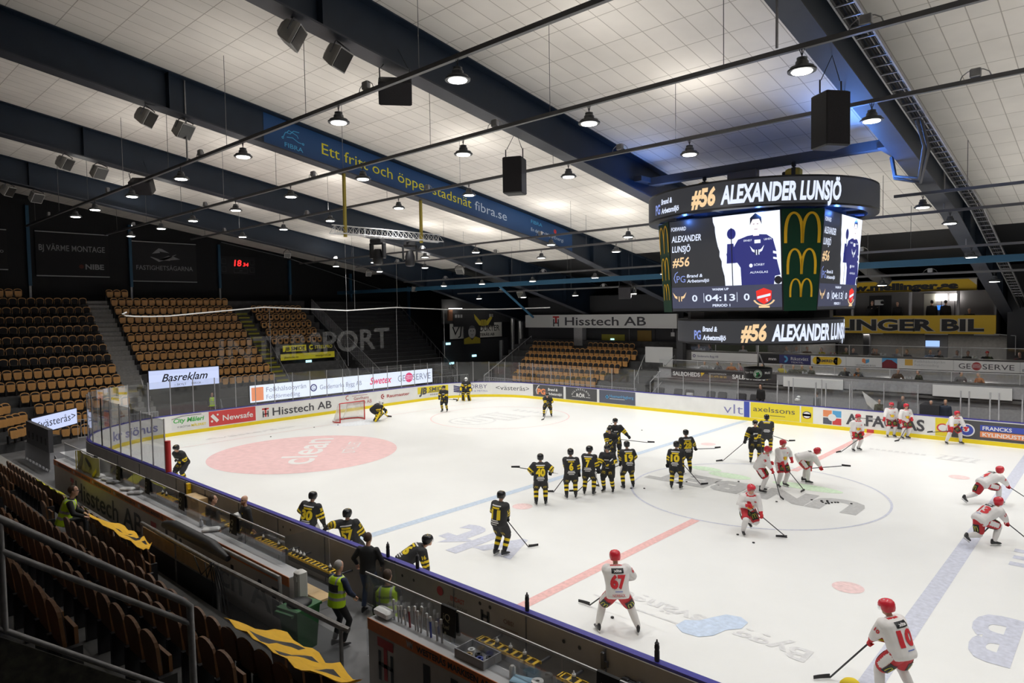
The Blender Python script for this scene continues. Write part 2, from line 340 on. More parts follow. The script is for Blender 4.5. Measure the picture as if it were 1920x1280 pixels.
# boards --------------------------------------------------------------
BH = 1.20
def ring_strip(s0, s1, prof_, m, mb):      # prof_: list of (inset, z) closed section swept along the outline
    ss = [s0]
    for a, b in ((-SMAX, -9), (9, SMAX)):
        ss += [q for q in svals(a, b, .5) if s0 < q < s1]
    ss = sorted(set(ss+[q for q in (-9, 9) if s0 < q < s1]+[s1])); rings = []
    for q in ss:
        p, n = path(q); rings.append([p+n*i+V((0, 0, z)) for i, z in prof_])
    return mb.loft(rings, m)
boards = thing('rink_boards', 'white dasher boards with blue top rail and yellow kick plate round the ice', 'rink boards', (0, 0, 0))
ring_strip(-SEND, SEND, [(0, .2), (0, BH-.03), (-.03, BH-.03), (-.03, .2)], 0, MB()).build('board_panel', wht_board, boards)
ring_strip(-SEND, SEND, [(.012, 0), (.012, .2), (-.05, .2), (-.05, 0)], 0, MB()).build('kick_plate', kick, boards)
ring_strip(-SEND, SEND, [(.01, BH-.03), (.01, BH+.02), (-.13, BH+.02), (-.13, BH-.03)], 0, MB()).build('top_rail', railblue, boards)
bk = ring_strip(-SEND, SEND, [(-.125, -.02), (-.125, BH-.03), (-.16, BH-.03), (-.16, -.02)], 0, MB())
bk.build('outer_panel', board_back, boards)
m = MB()
for x in (-20.5, -18., -14.4, -12., -9.6, -7.2, -4.8, -2.3, .1, 2.1, 3.9, 6.2, 8.6): MB().box(x-.012, -15.175, 0, x+.012, -15.155, BH-.05, 0).build('panel_seam', dgrey, boards)
def bolt(x, z): return MB().disc(frame_map((x, -15.172, z), (1, 0, 0), (0, 0, 1)), 0, 0, .035, n=10)
for x in (-11.6, -6.9, -6.5, -1.6, -1.2, 3.0, 3.35, 5.9): bolt(x, .98).build('bolt', black, boards)
def latch(x, z, w):
    m = MB().obox((x, -15.19, z), w, .05, .1, bev=.01).obox((x+w*.35, -15.22, z-.05), .07, .07, .32, bev=.015).obox((x-w*.3, -15.21, z+.03), .12, .06, .08, bev=.01)
    m.tube([(x-w*.4, -15.23, z+.02), (x+w*.3, -15.23, z+.02)], .022); return m
latch(4.45, .75, .42).build('door_latch', darksteel, boards)
MB().obox((3.87, -15.2, .95), .07, .07, .3, bev=.015).obox((3.93, -15.2, .9), .06, .05, .1).build('door_hinge', darksteel, boards)
MB().obox((3.87, -15.2, .28), .07, .07, .3, bev=.015).build('door_hinge', darksteel, boards)
bf = frame_map((0, -15.168, 0), (1, 0, 0), (0, 0, 1))
MB().disc(bf, -.33, .98, .1).build('round_sticker', K('sticker_red', (.35, .03, .03), .5), boards)
m = MB().rect(bf, -.12, .55, .55, 1.0, 0); m.build('notice', board_back, boards)
bf2 = frame_map((0, -15.171, 0), (1, 0, 0), (0, 0, 1))
MB().text('ENDAST', bf2, 0, .88, .10, w=.42, bold=.02).build('notice_heading', K('dull_red', (.35, .04, .03), .6), boards)
MB().text('ÖPPNA PUCKAR', bf2, -.09, .74, .075, w=.6).text('UR SELATAS!', bf2, 0, .65, .07, w=.45).build('notice_lettering', dgrey, boards)
MB().text('OBS!', bf2, 1.52, .86, .09, w=.27, bold=.01).rect(bf2, 1.42, .76, 1.9, .775).rect(bf2, 1.42, .70, 1.9, .715).rect(bf2, 1.42, .64, 1.9, .655).build('notice_lettering', K('dull_brown', (.16, .08, .06), .6), boards)
MB().stroke(bf2, [(.93, .95), (.93, .72)], .07).stroke(bf2, [(1.1, .95), (1.1, .72)], .07).rect(bf2, .93, .8, 1.1, .87).disc(bf2, .88, 1.06, .04, n=10).disc(bf2, 1.16, 1.06, .04, n=10).build('wall_symbol', black, boards)
# adverts on the inner face
def bmap(off): 
    def f(s, z):
        p, n = path(s); q = p+n*off; return V((q.x, q.y, z))
    return f
B1_, B2_ = bmap(.006), bmap(.011)
adred, adgrey, adblue, adtxt = K('ad_red', (.62, .06, .06), .5), K('ad_grey', (.07, .07, .075), .5), K('ad_slate', (.09, .10, .14), .5), K('ad_text_dark', (.07, .07, .08), .5)
adsea, adgreen, adnavy, adorange, adsky = K('ad_lavender', (.22, .22, .45), .5), K('ad_green', (.08, .45, .10), .5), K('ad_navy', (.04, .04, .16), .5), K('ad_orange', (.80, .28, .12), .5), K('ad_sky', (.10, .38, .68), .5)
adwhite, adyellow, addred = K('ad_white', (.78, .78, .77), .5), K('ad_yellow', (.80, .66, .03), .5), K('ad_maroon', (.40, .05, .05), .5)
ADM = [adwhite, adred, adgrey, adtxt, adyellow, adgreen, adnavy, adorange, adsky, adsea, addred, blue, adblue]
def advert(label, fn):
    m = MB(); fn(m); tag(m.build('board_advert', ADM, boards), label)
def nr(m, s0, s1, z0, z1, mi): m.rect(B1_, s0, z0, s1, z1, mi, nu=max(1, int((s1-s0)/.4)))
def a1(m): m.text('kr sjöhus', B2_, -13.3, .42, .5, 9, w=3.0, bold=.02)
def a2(m): nr(m, -9.5, -7.55, .32, 1.02, 0); m.text('City Måleri', B2_, -9.4, .72, .26, 5, w=1.75, bold=.03, shear=.2).text('VI SKÖTTAR', B2_, -9.2, .42, .11, 3, w=.75).text('MÅLERIET', B2_, -8.4, .42, .14, 4, w=.85, bold=.03); m.stroke(B2_, [(-9.5, .95), (-8.9, 1.08), (-7.8, 1.08)], .03, 3)
def a3(m): nr(m, -7.38, -4.48, .26, 1.14, 1); m.text('Newsafe', B2_, -6.55, .52, .34, 0, w=1.9, bold=.015); m.stroke(B2_, [(-7.2, .92), (-6.85, .52)], .2, 0); m.disc(B2_, -7.2, .55, .07, m=0, n=8).disc(B2_, -6.85, .92, .06, m=0, n=8)
def a4(m): m.text('Hisstech AB', B2_, -3.35, .42, .52, 3, w=4.3, bold=.012); m.rect(B2_, -4.05, .85, -3.6, .95, 1).rect(B2_, -3.88, .4, -3.76, .95, 1).rect(B2_, -4.02, .38, -3.94, .78, 3).rect(B2_, -3.7, .38, -3.62, .78, 3).rect(B2_, -4.02, .55, -3.62, .61, 3)
def a5(m): m.text('Gevlhans', B2_, 2.75, .74, .22, 10, w=1.25).text('Järnarbeten AB', B2_, 2.1, .42, .26, 10, w=2.15); m.band(B2_, 2.25, .95, .12, .17, 60, 300, 10); m.rect(B2_, 2.6, 1.02, 3.9, 1.045, 10)
def a6(m): m.text('Raumaster', B2_, 5.6, .62, .23, 10, w=2.1, bold=.02); m.band(B2_, 5.25, .74, .1, .18, 70, 290, 10).disc(B2_, 5.3, .74, .07, m=10, n=10)
def a7(m): m.rect(B1_, 8.5, .56, 11.3, 1.08, 4, nu=7); m.text('JB', B2_, 8.65, .52, .5, 3, w=.75, bold=.05, shear=.2).text('SMIDE', B2_, 9.6, .68, .32, 3, w=1.5, bold=.02, shear=.1).text('steelpro', B2_, 9.7, .36, .16, 3, w=1.4); m.rect(B2_, 9.5, .6, 11.2, .64, 3)
def a8(m):
    for i in range(4): m.stroke(B2_, [(11.75, .95-i*.14), (12.5, .78-i*.12)], .09, 6)
    m.text('SÖRBY', B2_, 12.75, .68, .34, 6, w=1.7, bold=-.01).text('JÄRN & METALL', B2_, 12.75, .42, .15, 9, w=1.75)
def a9(m): nr(m, 14.85, 18.32, .23, 1.15, 0); m.text('<västerås>', B2_, 15.15, .56, .38, 3, w=2.95)
def a10(m): nr(m, 18.5, 21.5, .23, 1.14, 2); m.text('PG', B2_, 18.95, .42, .42, 7, w=.8, bold=.05); m.stroke(B2_, [(18.92, .4), (18.82, .7), (19.0, 1.0), (19.15, 1.08)], .07, 0); m.text('Brand &', B2_, 20., .74, .2, 0, w=.95, bold=.03, shear=.15).text('Arbetsmiljö', B2_, 20., .42, .2, 0, w=1.35, bold=.02, shear=.15)
def a11(m):
    nr(m, 21.72, 24.55, .23, 1.14, 2); m.text('RÖR', B2_, 23.1, .46, .28, 0, w=.78, bold=.02, align='C').rect(B2_, 22.3, .46, 22.65, .49, 0).rect(B2_, 23.55, .46, 23.95, .49, 0)
    for i, ch in enumerate('MÄLARDALENS'):
        t = math.radians(158-i*13.6); cx, cz = 23.1+.95*math.cos(t)*.8, .42+.56*math.sin(t)
        mp = (lambda cx, cz, a: (lambda u, v: B2_(cx+u*math.cos(a)-v*math.sin(a), cz+u*math.sin(a)+v*math.cos(a))))(cx, cz, t-PI/2)
        m.text(ch, mp, -.06, 0, .13, 0, w=.11)
def a12(m): nr(m, 24.75, 27.75, .23, 1.14, 12); m.text('HusmanHagberg', B2_, 25.65, .66, .2, 8, w=1.95); m.rect(B2_, 25.3, .62, 25.55, .72, 8).rect(B2_, 25.38, .54, 25.47, .8, 8).rect(B2_, 25.65, .55, 26.9, .58, 0)
def a13(m): m.text('vlt', B2_, 34.12, .34, .62, 9, w=1.25, bold=-.01); m.rect(B1_, 35.42, .05, 35.76, 1.15, 11)
def a14(m): nr(m, 35.84, 38.72, .22, 1.14, 4); m.text('axelssons', B2_, 36.0, .62, .32, 3, w=2.45); m.rect(B2_, 37., .42, 37.9, .45, 3)
def a15(m): nr(m, 38.8, 39.45, .22, 1.14, 4); m.disc(B2_, 39.12, .66, .24, .2, m=0).band(B2_, 39.12, .66, .2, .25, 200, 340, 1, sv=.85).band(B2_, 39.12, .66, .2, .25, 20, 160, 11, sv=.85).rect(B2_, 38.88, .6, 39.36, .72, 11)
def a16(m):
    for i, c in enumerate((7, 8, 12, 1)): m.rect(B1_, 40.0+.5*(i % 2), .68-.42*(i//2), 40.46+.5*(i % 2), 1.04-.42*(i//2), c)
    m.disc(B2_, 40.48, .65, .22, .2, m=0)
    m.text('ALFAGLAS', B2_, 41.2, .38, .58, 3, w=3.75, bold=.03)
def a17(m): nr(m, 45.42, 46.1, .22, 1.12, 4); m.disc(B2_, 45.75, .64, .27, .22, m=1).disc(bmap(.014), 45.75, .64, .2, .16, m=0)
def a18(m):
    nr(m, 46.12, 50.2, .22, 1.12, 2); m.disc(B2_, 46.75, .64, .34, .32, m=0).disc(bmap(.014), 46.75, .64, .28, .26, m=11).disc(bmap(.017), 46.72, .68, .14, .14, m=0).stroke(bmap(.02), [(46.68, .62), (46.82, .8)], .08, 1)
    m.rect(B2_, 47.3, .68, 49.6, .95, 11).rect(B2_, 47.3, .36, 49.6, .64, 7); m.text('FRANCKS', bmap(.016), 47.4, .72, .18, 0, w=1.15, bold=.02).text('KYLINDUSTRI', bmap(.016), 47.4, .41, .18, 0, w=1.75, bold=.02)
for lb, fn in (('lavender lettering behind the corner glass', a1), ('green and yellow painter advert', a2), ('red advert panel', a3), ('dark lettering with red lift emblem', a4), ('maroon lettering behind the goal', a5), ('maroon lettering with round emblem', a6), ('black on yellow slanted lettering', a7), ('navy emblem and lettering', a8), ('white panel with grey lettering between arrows', a9), ('dark grey panel with orange emblem', a10), ('dark grey panel with arched lettering', a11), ('slate panel with light blue lettering', a12), ('blue lettering and vertical blue bar', a13), ('yellow panel with dark lettering', a14), ('yellow panel with a round emblem', a15), ('four-coloured emblem with large grey lettering', a16), ('yellow panel with red rimmed emblem', a17), ('grey panel with blue and orange bands', a18)): advert(lb, fn)
m = MB()
for s in (21.6, 24.64): m.rect(bmap(.013), s-.05, .2, s+.05, 1.15, 0)
m.rect(bmap(.02), 42.25, .02, 42.6, .2, 1); m.build('board_strip', [adwhite, adred], boards)
# protective glass ----------------------------------------------------
def glass_run(label, s0, s1, n, h0, h1, name='rink_glass'):
    t = thing(name, label, 'glass screen', tuple(path((s0+s1)/2)[0]+V((0, 0, BH))))
    base = t.location
    for i in range(n):
        a, b = s0+(s1-s0)*i/n, s0+(s1-s0)*(i+1)/n; ss = svals(a+.02, b-.02, .45); h = h0+(h1-h0)*i/max(1, n-1); mb = MB()
        rings = []
        for q in ss:
            p, nn = path(q); p = p-nn*.06-base; rings.append([p+nn*.006+V((0, 0, BH+.02)), p+nn*.006+V((0, 0, BH+h)), p-nn*.006+V((0, 0, BH+h)), p-nn*.006+V((0, 0, BH+.02))])
        mb.loft(rings); mb.build('glass_pane', acry, t)
    for i in range(n+1):
        q = s0+(s1-s0)*i/n; p, nn = path(q); p = p-nn*.06-base; h = h0+(h1-h0)*min(i, n-1)/max(1, n-1)
        MB().tube([p+V((0, 0, BH+.01)), p+V((0, 0, BH+h+.03))], .028, n=6).build('post', steel, t)
    return t
glass_run('tall clear glass behind the left goal and round both corners', -SMAX-1.2, SMAX, 30, 2.1, 1.55)
glass_run('tall clear glass at the near left corner beside the home bench', -SMAX-8.4, -SMAX-1.2, 6, 1.9, 2.1)
glass_run('clear glass before the small yellow side stand and the dark armchairs', SMAX, SMAX+16.6, 9, 1.5, 1.45)
glass_run('clear glass between the two far benches', SMAX+19.9, SMAX+26.2, 4, 1.5, 1.5)
pd = MB().tube([(-15.35, -15.05, BH), (-15.35, -15.05, BH+1.15)], [.10, .10], n=12)
tag(pd.build('post_pad', K('pad_red', (.45, .02, .02), .5), smooth=40), 'red foam padded post at the open end of the near corner glass', 'post pad')
for i, x in enumerate((-5.0, -4.35, -2.85, -2.3, -1.05, 4.05, 4.4, 5.25, 5.6, 6.5)):
    tag(MB().box(x-.03, 15.02, BH, x+.03, 15.09, BH+1.35).build('bench_post', steel), 'slim steel post on the far boards, %s from the left' % ORD[i], 'post', 'steel posts along the far players bench')
# ceiling -------------------------------------------------------------
tile = brick_mat('ceiling_tiles', (.88, .835, .775), (.83, .79, .735), (.50, .46, .41), .61, 1.22, .014, 0., .9, .12)
def ceil_map(x0, x1, y0, y1, z0=0, t=.06):
    return MB().loft([[V((x, y0, CEIL(y0)+z0)), V((x, y1, CEIL(y1)+z0)), V((x, y1, CEIL(y1)+z0+t)), V((x, y0, CEIL(y0)+z0+t))] for x in (x0, x1)])
struct('ceiling', ceil_map(-43.4, 30, -34, 14.2), tile)
deck = ribbed_mat('roof_deck', (.05, .052, .055), (.025, .025, .027), 9, 'X')
struct('roof_deck', ceil_map(-46, 30, 13., 31, .45, .1), deck)
# walls ----------------------------------------------------------------
wribs = ribbed_mat('black_corrugated_wall', (.004, .004, .005), (.009, .009, .010), 5, 'Y', .7)
struct('wall_end', MB().box(-46.2, -34, -.2, -45.9, 30, 17), wribs)
struct('wall_far', MB().box(-46, 30, -.2, 30, 30.3, 12), K('wall_black', (.012, .012, .013), .8))
struct('wall_near', MB().box(-46, -34.3, -.2, 30, -34, 18.5), K('wall_dark', (.03, .03, .032), .8))
struct('wall_right', MB().box(30, -34, -.2, 30.3, 30, 18.5), K('wall_dark', (.03, .03, .032), .8))
# roof beams -----------------------------------------------------------
def beam_mb(x):
    Y0, YK, Y1 = -33., 6.75, 25.5; pts = []
    def z(y): return prof(y)
    ys = [Y0, YK, 14, Y1]; mb = MB(); top = lambda y: CEIL(y)+.02
    for (a, b, h0, h1) in ((-.3, .3, 0, .05),):
        mb.loft([[V((x+a, y, z(y))), V((x+b, y, z(y))), V((x+b, y, z(y)+.05)), V((x+a, y, z(y)+.05))] for y in ys], 1)
    mb.loft([[V((x-.015, y, z(y)+.05)), V((x+.015, y, z(y)+.05)), V((x+.015, y, top(y))), V((x-.015, y, top(y)))] for y in ys], 0)
    mb.loft([[V((x-.3, y, top(y)-.06)), V((x+.3, y, top(y)-.06)), V((x+.3, y, top(y)-.005)), V((x-.3, y, top(y)-.005))] for y in ys], 0)
    for y in (-27, -21, -15, 9.5, 12.5, 15.5, 19):
        mb.loft([[V((x-.28, y-.01, zz)), V((x+.28, y-.01, zz)), V((x+.28, y+.01, zz)), V((x-.28, y+.01, zz))] for zz in (z(y)+.05, top(y)-.06)], 0)
    return mb
BL = ['nearest the right edge of the hall, beyond the frame', 'with the cable ladder along its right side', 'just left of the hanging scoreboard', 'carrying the blue banner with yellow lettering', 'behind the white lighting truss', 'farthest down the hall above the end stand']
for i, x in enumerate([14.5576]+[4.92-9.6376*k for k in range(5)]):
    t = beam_mb(x).build('roof_beam', [navy, flange]); tag(t, 'deep navy steel roof beam '+BL[i], 'roof beam', 'navy roof beams')
    if i > 1:
        pass
tag(MB().loft([[V((x, 11.3, 8.62)), V((x, 11.6, 8.62)), V((x, 11.6, 8.92)), V((x, 11.3, 8.92))] for x in (-45, 30)]).build('tie_beam', bluebeam), 'long light blue steel tie running under the far ends of the beams', 'steel beam')
for k, (x, lab) in enumerate(((-24., 'slanting blue strut under the truss beam beyond the far corner'),)):
    tag(MB().tube([(x, 11.45, 8.7), (x-1.2, 16.6, 6.3)] if k == 0 else [(x, 11.45, 8.7), (x, 18.5, 5.9)], .09, n=6).build('steel_strut', bluebeam), lab, 'strut')
for i, (y, z0) in enumerate(((-12.6, 7.5), (-6.2, 7.5), (.55, 7.5), (6.9, 7.), (13.3, 6.), (20.4, 5.))):
    tag(MB().box(-45.88, y-.1, z0+1.6 if i < 4 else z0, -45.62, y+.1, 14.4-.16*(y+10) if y > -10 else 14.6, 0).box(-45.86, y-.07, 0, -45.7, y+.07, z0+1.6, 1).build('wall_column', [bluebeam, galv]), 'blue wall column, %s from the left on the black end wall' % ORD[i], 'column', 'columns on the end wall')
# ================================================================== STANDS
def steps(x0, x1, a0, run, z0, rise, n, facing, under=-.1):
    """stepped terrace: facing 'X' (rises toward -X), 'Y-' (rises toward +Y), 'Y+' (rises toward -Y); x0..x1 the run along the rows"""
    pts = [(0, under)]
    for k in range(n): pts += [(k*run, z0+rise*k), ((k+1)*run, z0+rise*k)]
    pts.append((n*run, under))
    def P(d, z, u):
        if facing == 'X': return V((a0-d, u, z))
        if facing == 'Y-': return V((u, a0+d, z))
        return V((u, a0-d, z))
    return MB().loft([[P(d, z, u) for d, z in pts] for u in (x0, x1)])
RUN, RISE = .78, .625
TE = lambda k: 1.75+RISE*k
XE = lambda k: -36.5-RUN*k
struct('end_stand_steps', steps(-21, 7.2, -36.5+.42+3*RUN, RUN, TE(-3), RISE, 14, 'X'), darkconc)
struct('end_terrace_steps', steps(8.2, 17.3, -35.2, .42, .9, .335, 22, 'X'), K('terrace', (.045, .045, .047), .7, noise=.2))
struct('side_stand_steps', steps(-31.5, -15.2, 16.35, .8, .95, .47, 8, 'Y-'), darkconc)
TN = lambda k: .52+.54*k
YN = lambda k: -18.6-.8*k
struct('near_stand_steps', steps(-33, 22, -18.25, .8, TN(0), .54, 18, 'Y+'), K('near_steps', (.06, .058, .056), .85, noise=.25, nscale=3))
m = MB()
for k in range(-2, 11):          # aisle stairs of the end stand: two risers to a row
    m.box(XE(k)+.40, -9.75, TE(k)-.62, XE(k)+.81, -8.45, TE(k)-.31).box(XE(k)+.0, -9.75, TE(k)-.31, XE(k)+.425, -8.45, TE(k)+.012)
struct('aisle_stairs', m, K('stair_concrete', (.24, .235, .23), .85, noise=.15))
m = MB()
for k in range(0, 9):
    for j in (0, 1): m.box(XE(k)+.42-.39*j, .35, TE(k)+.31*j+.0, XE(k)+.43-.39*j, 1.45, TE(k)+.31*j+.06)
    for j in (0, 1): m.box(XE(k)+.42-.39*j-.3, .35, TE(k)-.1, XE(k)+.42-.39*j, 1.45, TE(k)+.31*j)
struct('aisle_steps', m, K('stair_edge', (.10, .10, .09), .8))
m = MB()
for k in range(0, 9):
    for j in (0, 1): m.box(XE(k)+.425-.39*j, .45, TE(k)-.2+.31*j, XE(k)+.435-.39*j, 1.35, TE(k)-.06+.31*j)
tag(m.build('step_edging', K('edge_yellow', (.30, .28, .02), .6)), 'yellow marked edges on the narrow stairs between two blocks of the end stand', 'step edging')
# seats ---------------------------------------------------------------
def back_outline(w, z0, z1, arch=.12, n=7):
    pts = [(-w*.86, z0), (w*.86, z0), (w, z1-arch)]
    for i in range(1, n): a = PI*i/n; pts.append((w*math.cos(a), z1-arch+arch*math.sin(a)))
    return pts+[(-w, z1-arch)]
def slab(pts, y0, y1, m=0, tilt=0., zp=.35): return MB().loft([[V((x, y-(z-zp)*tilt, z)) for x, z in pts] for y in (y0, y1)], m)
def seat_meshes(kd):
    dark = kd == 'near'
    b = slab(back_outline(.225, .40, .85), -.02, .015, 0, .12)
    b.f += []; q = slab(back_outline(.20, .44, .80), .0155, .03, 1, .12); b.add(q.v, q.f, 1)
    if dark: p = slab([(-.17, .28), (.17, .28), (.19, .42), (.18, .58), (-.18, .58), (-.19, .42)], .075, .11, 0)
    elif kd == 'side': p = slab([(-.17, .10), (.17, .10), (.20, .18), (.20, .50), (-.20, .50), (-.20, .18)], .12, .16, 0)
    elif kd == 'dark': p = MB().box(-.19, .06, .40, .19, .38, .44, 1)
    elif kd == 'cut': p = slab([(-.15, .27), (.15, .27), (.195, .40), (.20, .685), (-.20, .685), (-.195, .40)], .09, .125, 0); h_ = slab([(-.10, .42), (.10, .42), (.11, .62), (-.11, .62)], .126, .13, 1); p.add(h_.v, h_.f, 1)
    else: p = slab([(-.15, .27), (.15, .27), (.195, .40), (.20, .685), (-.20, .685), (-.195, .40)], .09, .125, 0)
    k = MB().box(.215, -.06, .0, .285, .12, .42)
    return b, p, k
SEATS = []   # position, heading, kind, words
def row(p0, dp, n, rz, kind, words, skip=()):
    for i in range(n):
        if i in skip: continue
        SEATS.append((V(p0)+V(dp)*i, rz, kind, words, i))
RN = lambda k: ORD[k]
for k in range(-3, 10):          # block left of the stairs (numbered from the stairs)
    y1 = -10.05 if k > -2 else (-10.4 if k == -2 else -11.2)
    n = int((y1+18.6)/.5) if k > 0 else int((y1+15.6+ .5*k*.6)/.5)
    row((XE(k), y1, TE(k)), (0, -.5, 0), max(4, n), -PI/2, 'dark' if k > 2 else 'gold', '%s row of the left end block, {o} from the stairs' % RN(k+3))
row((XE(10), -13.6, TE(10)), (0, -.5, 0), 6, -PI/2, 'gold', 'short topmost row of the left end block, {o} from the right')
for k in range(10):              # block right of the stairs
    if k < 2: row((XE(k), .05, TE(k)), (0, -.5, 0), 9, -PI/2, 'gold', '%s row of the middle end block, {o} from its right end' % RN(k))
    else: row((XE(k), -8.15+.05, TE(k)), (0, .5, 0), 17, -PI/2, 'gold', '%s row of the middle end block, {o} from the stairs' % RN(k))
row((XE(10), -8.15, TE(10)), (0, .5, 0), 3, -PI/2, 'gold', 'top row of the middle end block, {o} from the stairs')
for k in range(4, 9): row((XE(k), 1.95, TE(k)), (0, .5, 0), 9, -PI/2, 'cut', '%s row above the yellow sponsor sign, {o} from the left' % RN(k))
dg = -PI/4-.15
for k in range(5):               # corner block
    row((-33.3-.62*k, -15.1-.62*k, .45+.5*k), (-.33, -.36, 0) if False else (.36, -.36, 0), 5, dg-.35, 'gold', '%s row of the corner block, {o} from the right' % RN(k))
for k in range(6):               # small side stand
    n = (17, 18, 20, 21, 22, 21)[k]; x0 = -27.4-.25*k
    row((x0, 16.8+.8*k, .95+.47*k), (.5, 0, 0), n, PI, 'side', '%s row of the small side stand, {o} from the left' % RN(k), skip=(9, 10, 11) if k == 5 else ())
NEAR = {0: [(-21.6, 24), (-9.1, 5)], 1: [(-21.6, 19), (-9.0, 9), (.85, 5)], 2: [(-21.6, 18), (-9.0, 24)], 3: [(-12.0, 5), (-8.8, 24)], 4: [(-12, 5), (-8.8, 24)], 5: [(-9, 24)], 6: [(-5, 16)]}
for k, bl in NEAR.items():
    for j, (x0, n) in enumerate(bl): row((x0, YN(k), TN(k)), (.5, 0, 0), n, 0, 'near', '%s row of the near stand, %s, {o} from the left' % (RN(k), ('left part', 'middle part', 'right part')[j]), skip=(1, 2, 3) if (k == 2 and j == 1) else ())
CW = co.matrix_world.inverted()
def pix(p):
    q = CW @ V(p)
    if q.z > -.3: return None
    return 960+1266.46*q.x/-q.z, 640-1266.46*q.y/-q.z, -q.z
def in_frame(p, mg=60):
    q = pix(p); return q is not None and -mg < q[0] < 1920+mg and -mg < q[1] < 1280+mg
vis = []
for s in SEATS:
    q = pix(s[0]+V((0, 0, .6)))
    if q and -140 < q[0] < 2000 and -100 < q[1] < 1420: vis.append((q[2], -20 < q[0] < 1940 and q[1] < 1300, s))
vis.sort(key=lambda t: (not t[1], t[0]))
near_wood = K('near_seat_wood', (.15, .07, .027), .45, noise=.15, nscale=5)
SM = {}
for kd in ('gold', 'dark', 'near', 'side', 'cut'):
    b, p, k = seat_meshes(kd)
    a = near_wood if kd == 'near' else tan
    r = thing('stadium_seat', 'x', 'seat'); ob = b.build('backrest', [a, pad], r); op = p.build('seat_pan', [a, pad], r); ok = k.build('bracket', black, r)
    SM[kd] = [r, [ob, op, ok], False, (b, p, k)]
SL = {'gold': 'tan flip-up seat, ', 'dark': 'dark padded seat, ', 'near': 'brown seat, ', 'side': 'tan and black seat, ', 'cut': 'tan framed seat, '}
GR = lambda w: 'seats of the near stand' if 'near stand' in w else ('seats of the side stand' if 'side stand' in w else 'seats of the end stand')
stuff = MB()
for i, (d, inside, (p, rz, kd, words, j)) in enumerate(vis):
    r, kids, used, mbs = SM[kd]
    if i < 300:
        lb = SL[kd]+words.format(o=RN(j)); 
        if not used: r.location = p; r.rotation_euler = (0, 0, rz); r['label'] = lb; r['group'] = GR(words); SM[kd][2] = True
        else: c = copy_thing(r, p, rz, lb, kids); c['group'] = GR(words)
    else:
        R = Matrix.Rotation(rz, 4, 'Z'); R.translation = p
        for mb, mm in zip(mbs, ((0, 1), (0, 1), (2,))):
            n = len(stuff.v); stuff.v += [tuple(R @ V(v)) for v in mb.v]; stuff.f += [tuple(a+n for a in f) for f in mb.f]; stuff.m += [mm[q] if q < len(mm) else mm[0] for q in mb.m]
for kd in SM:
    if not SM[kd][2]:
        for o in SM[kd][1]: bpy.data.objects.remove(o)
        bpy.data.objects.remove(SM[kd][0])
tag(stuff.build('stadium_seats', [tan, pad, black]), 'rows of smaller tan rimmed seats farther back in the stands', 'seats', kind='stuff')
m = MB()
for k in range(5):
    c_ = V((-33.3-.62*k+.72-.17, -15.1-.62*k-.72-.25, 0)); R_ = Matrix.Rotation(dg-.35, 3, 'Z'); m.obox(c_+V((0, 0, (.45+.5*k)/2-.02)), 3.6, .9, .45+.5*k+.02, R_)
struct('corner_steps', m, darkconc)
# LED ribbon and screens ----------------------------------------------
def sign(name, label, cat, org, r, u, w_, h_, mats, fn, thick=.08, body=None, frame=0.):
    """flat sign: panel box with frame, face lettering a child"""
    o, r, u = V(org), V(r).normalized(), V(u).normalized(); n = r.cross(u)
    t = thing(name, label, cat, o); mp0 = frame_map((0, 0, 0), r, u)
    mb = MB(); b = [mp0(-frame, -frame), mp0(w_+frame, -frame), mp0(w_+frame, h_+frame), mp0(-frame, h_+frame)]
    mb.loft([[p-n*thick for p in b], [p for p in b]]); mb.build('panel', body or black, t)
    fc = MB(); f1 = lambda a, b_: mp0(a, b_)+n*.008; fc.rect(f1, 0, 0, w_, h_, 0); fc.build('face', mats[0], t)
    for fn in (fn if isinstance(fn, list) else [fn]):
        lt = MB(); fn(lt, lambda a, b_: mp0(a, b_)+n*.016, lambda a, b_: mp0(a, b_)+n*.024)
        if lt.f: lt.build('lettering', mats[1:], t)
    return t
EY = (0, 1, 0); UZ = (0, 0, 1)
def geo(m, f, g, u, v, h, w, mt=0, mb_=1, ms=2):
    m.text('GE', f, u, v, h, mt, w=w*.22).text('SERVE', f, u+w*.44, v, h, mt, w=w*.56); m.disc(f, u+w*.33, v+h*.5, h*.75, m=mb_)
    for i in range(3): m.stroke(g, [(u+w*.33-h*.65, v+h*(.25+.25*i)), (u+w*.33, v+h*(.32+.25*i)), (u+w*.33+h*.65, v+h*(.2+.25*i))], h*.07, ms)
led = thing('led_ribbon', 'long white LED advertising ribbon on the fence below the end stand', 'led screen', (-33, 4.5, .95))
MB().box(-.12, -7.9, 0, 0, 8.1, 1.2).box(-.1, -7.8, -.95, -.04, -7.7, 0).box(-.1, -.05, -.95, -.04, .05, 0).box(-.1, 7.9, -.95, -.04, 8., 0).build('cabinet', black, led)
lf = frame_map((.008, -7.85, .03), EY, UZ); lg = frame_map((.016, -7.85, .03), EY, UZ); lh = frame_map((.024, -7.85, .03), EY, UZ)
MB().rect(lf, 0, 0, 15.9, 1.14, 0).build('screen', E_white, led)
m = MB(); m.rect(lg, .1, .1, .95, 1.0, 0); m.text('Folkhälsobyrån', lg, 1.15, .62, .34, 1, w=3.0).text('Folkförmedling', lg, 1.15, .14, .3, 1, w=2.5)
m.band(lg, 4.75, .57, .18, .27, 0, 360, 2).text('G', lh, 4.65, .44, .25, 2, w=.2).text('Geidemarks Bygg AB', lg, 5.25, .4, .34, 3, w=3.6)
m.text('Swetex', lg, 9.6, .35, .55, 4, w=2.1, bold=.02, shear=.3); geo(m, lg, lh, 12.3, .33, .52, 3.4, 3, 4, 5)
E_g = K('led_grey', (.25, .28, .42), emit=1.); m.build('lettering', [E_orng, E_g, E_blue, E_g, E_pink, E_white], led)
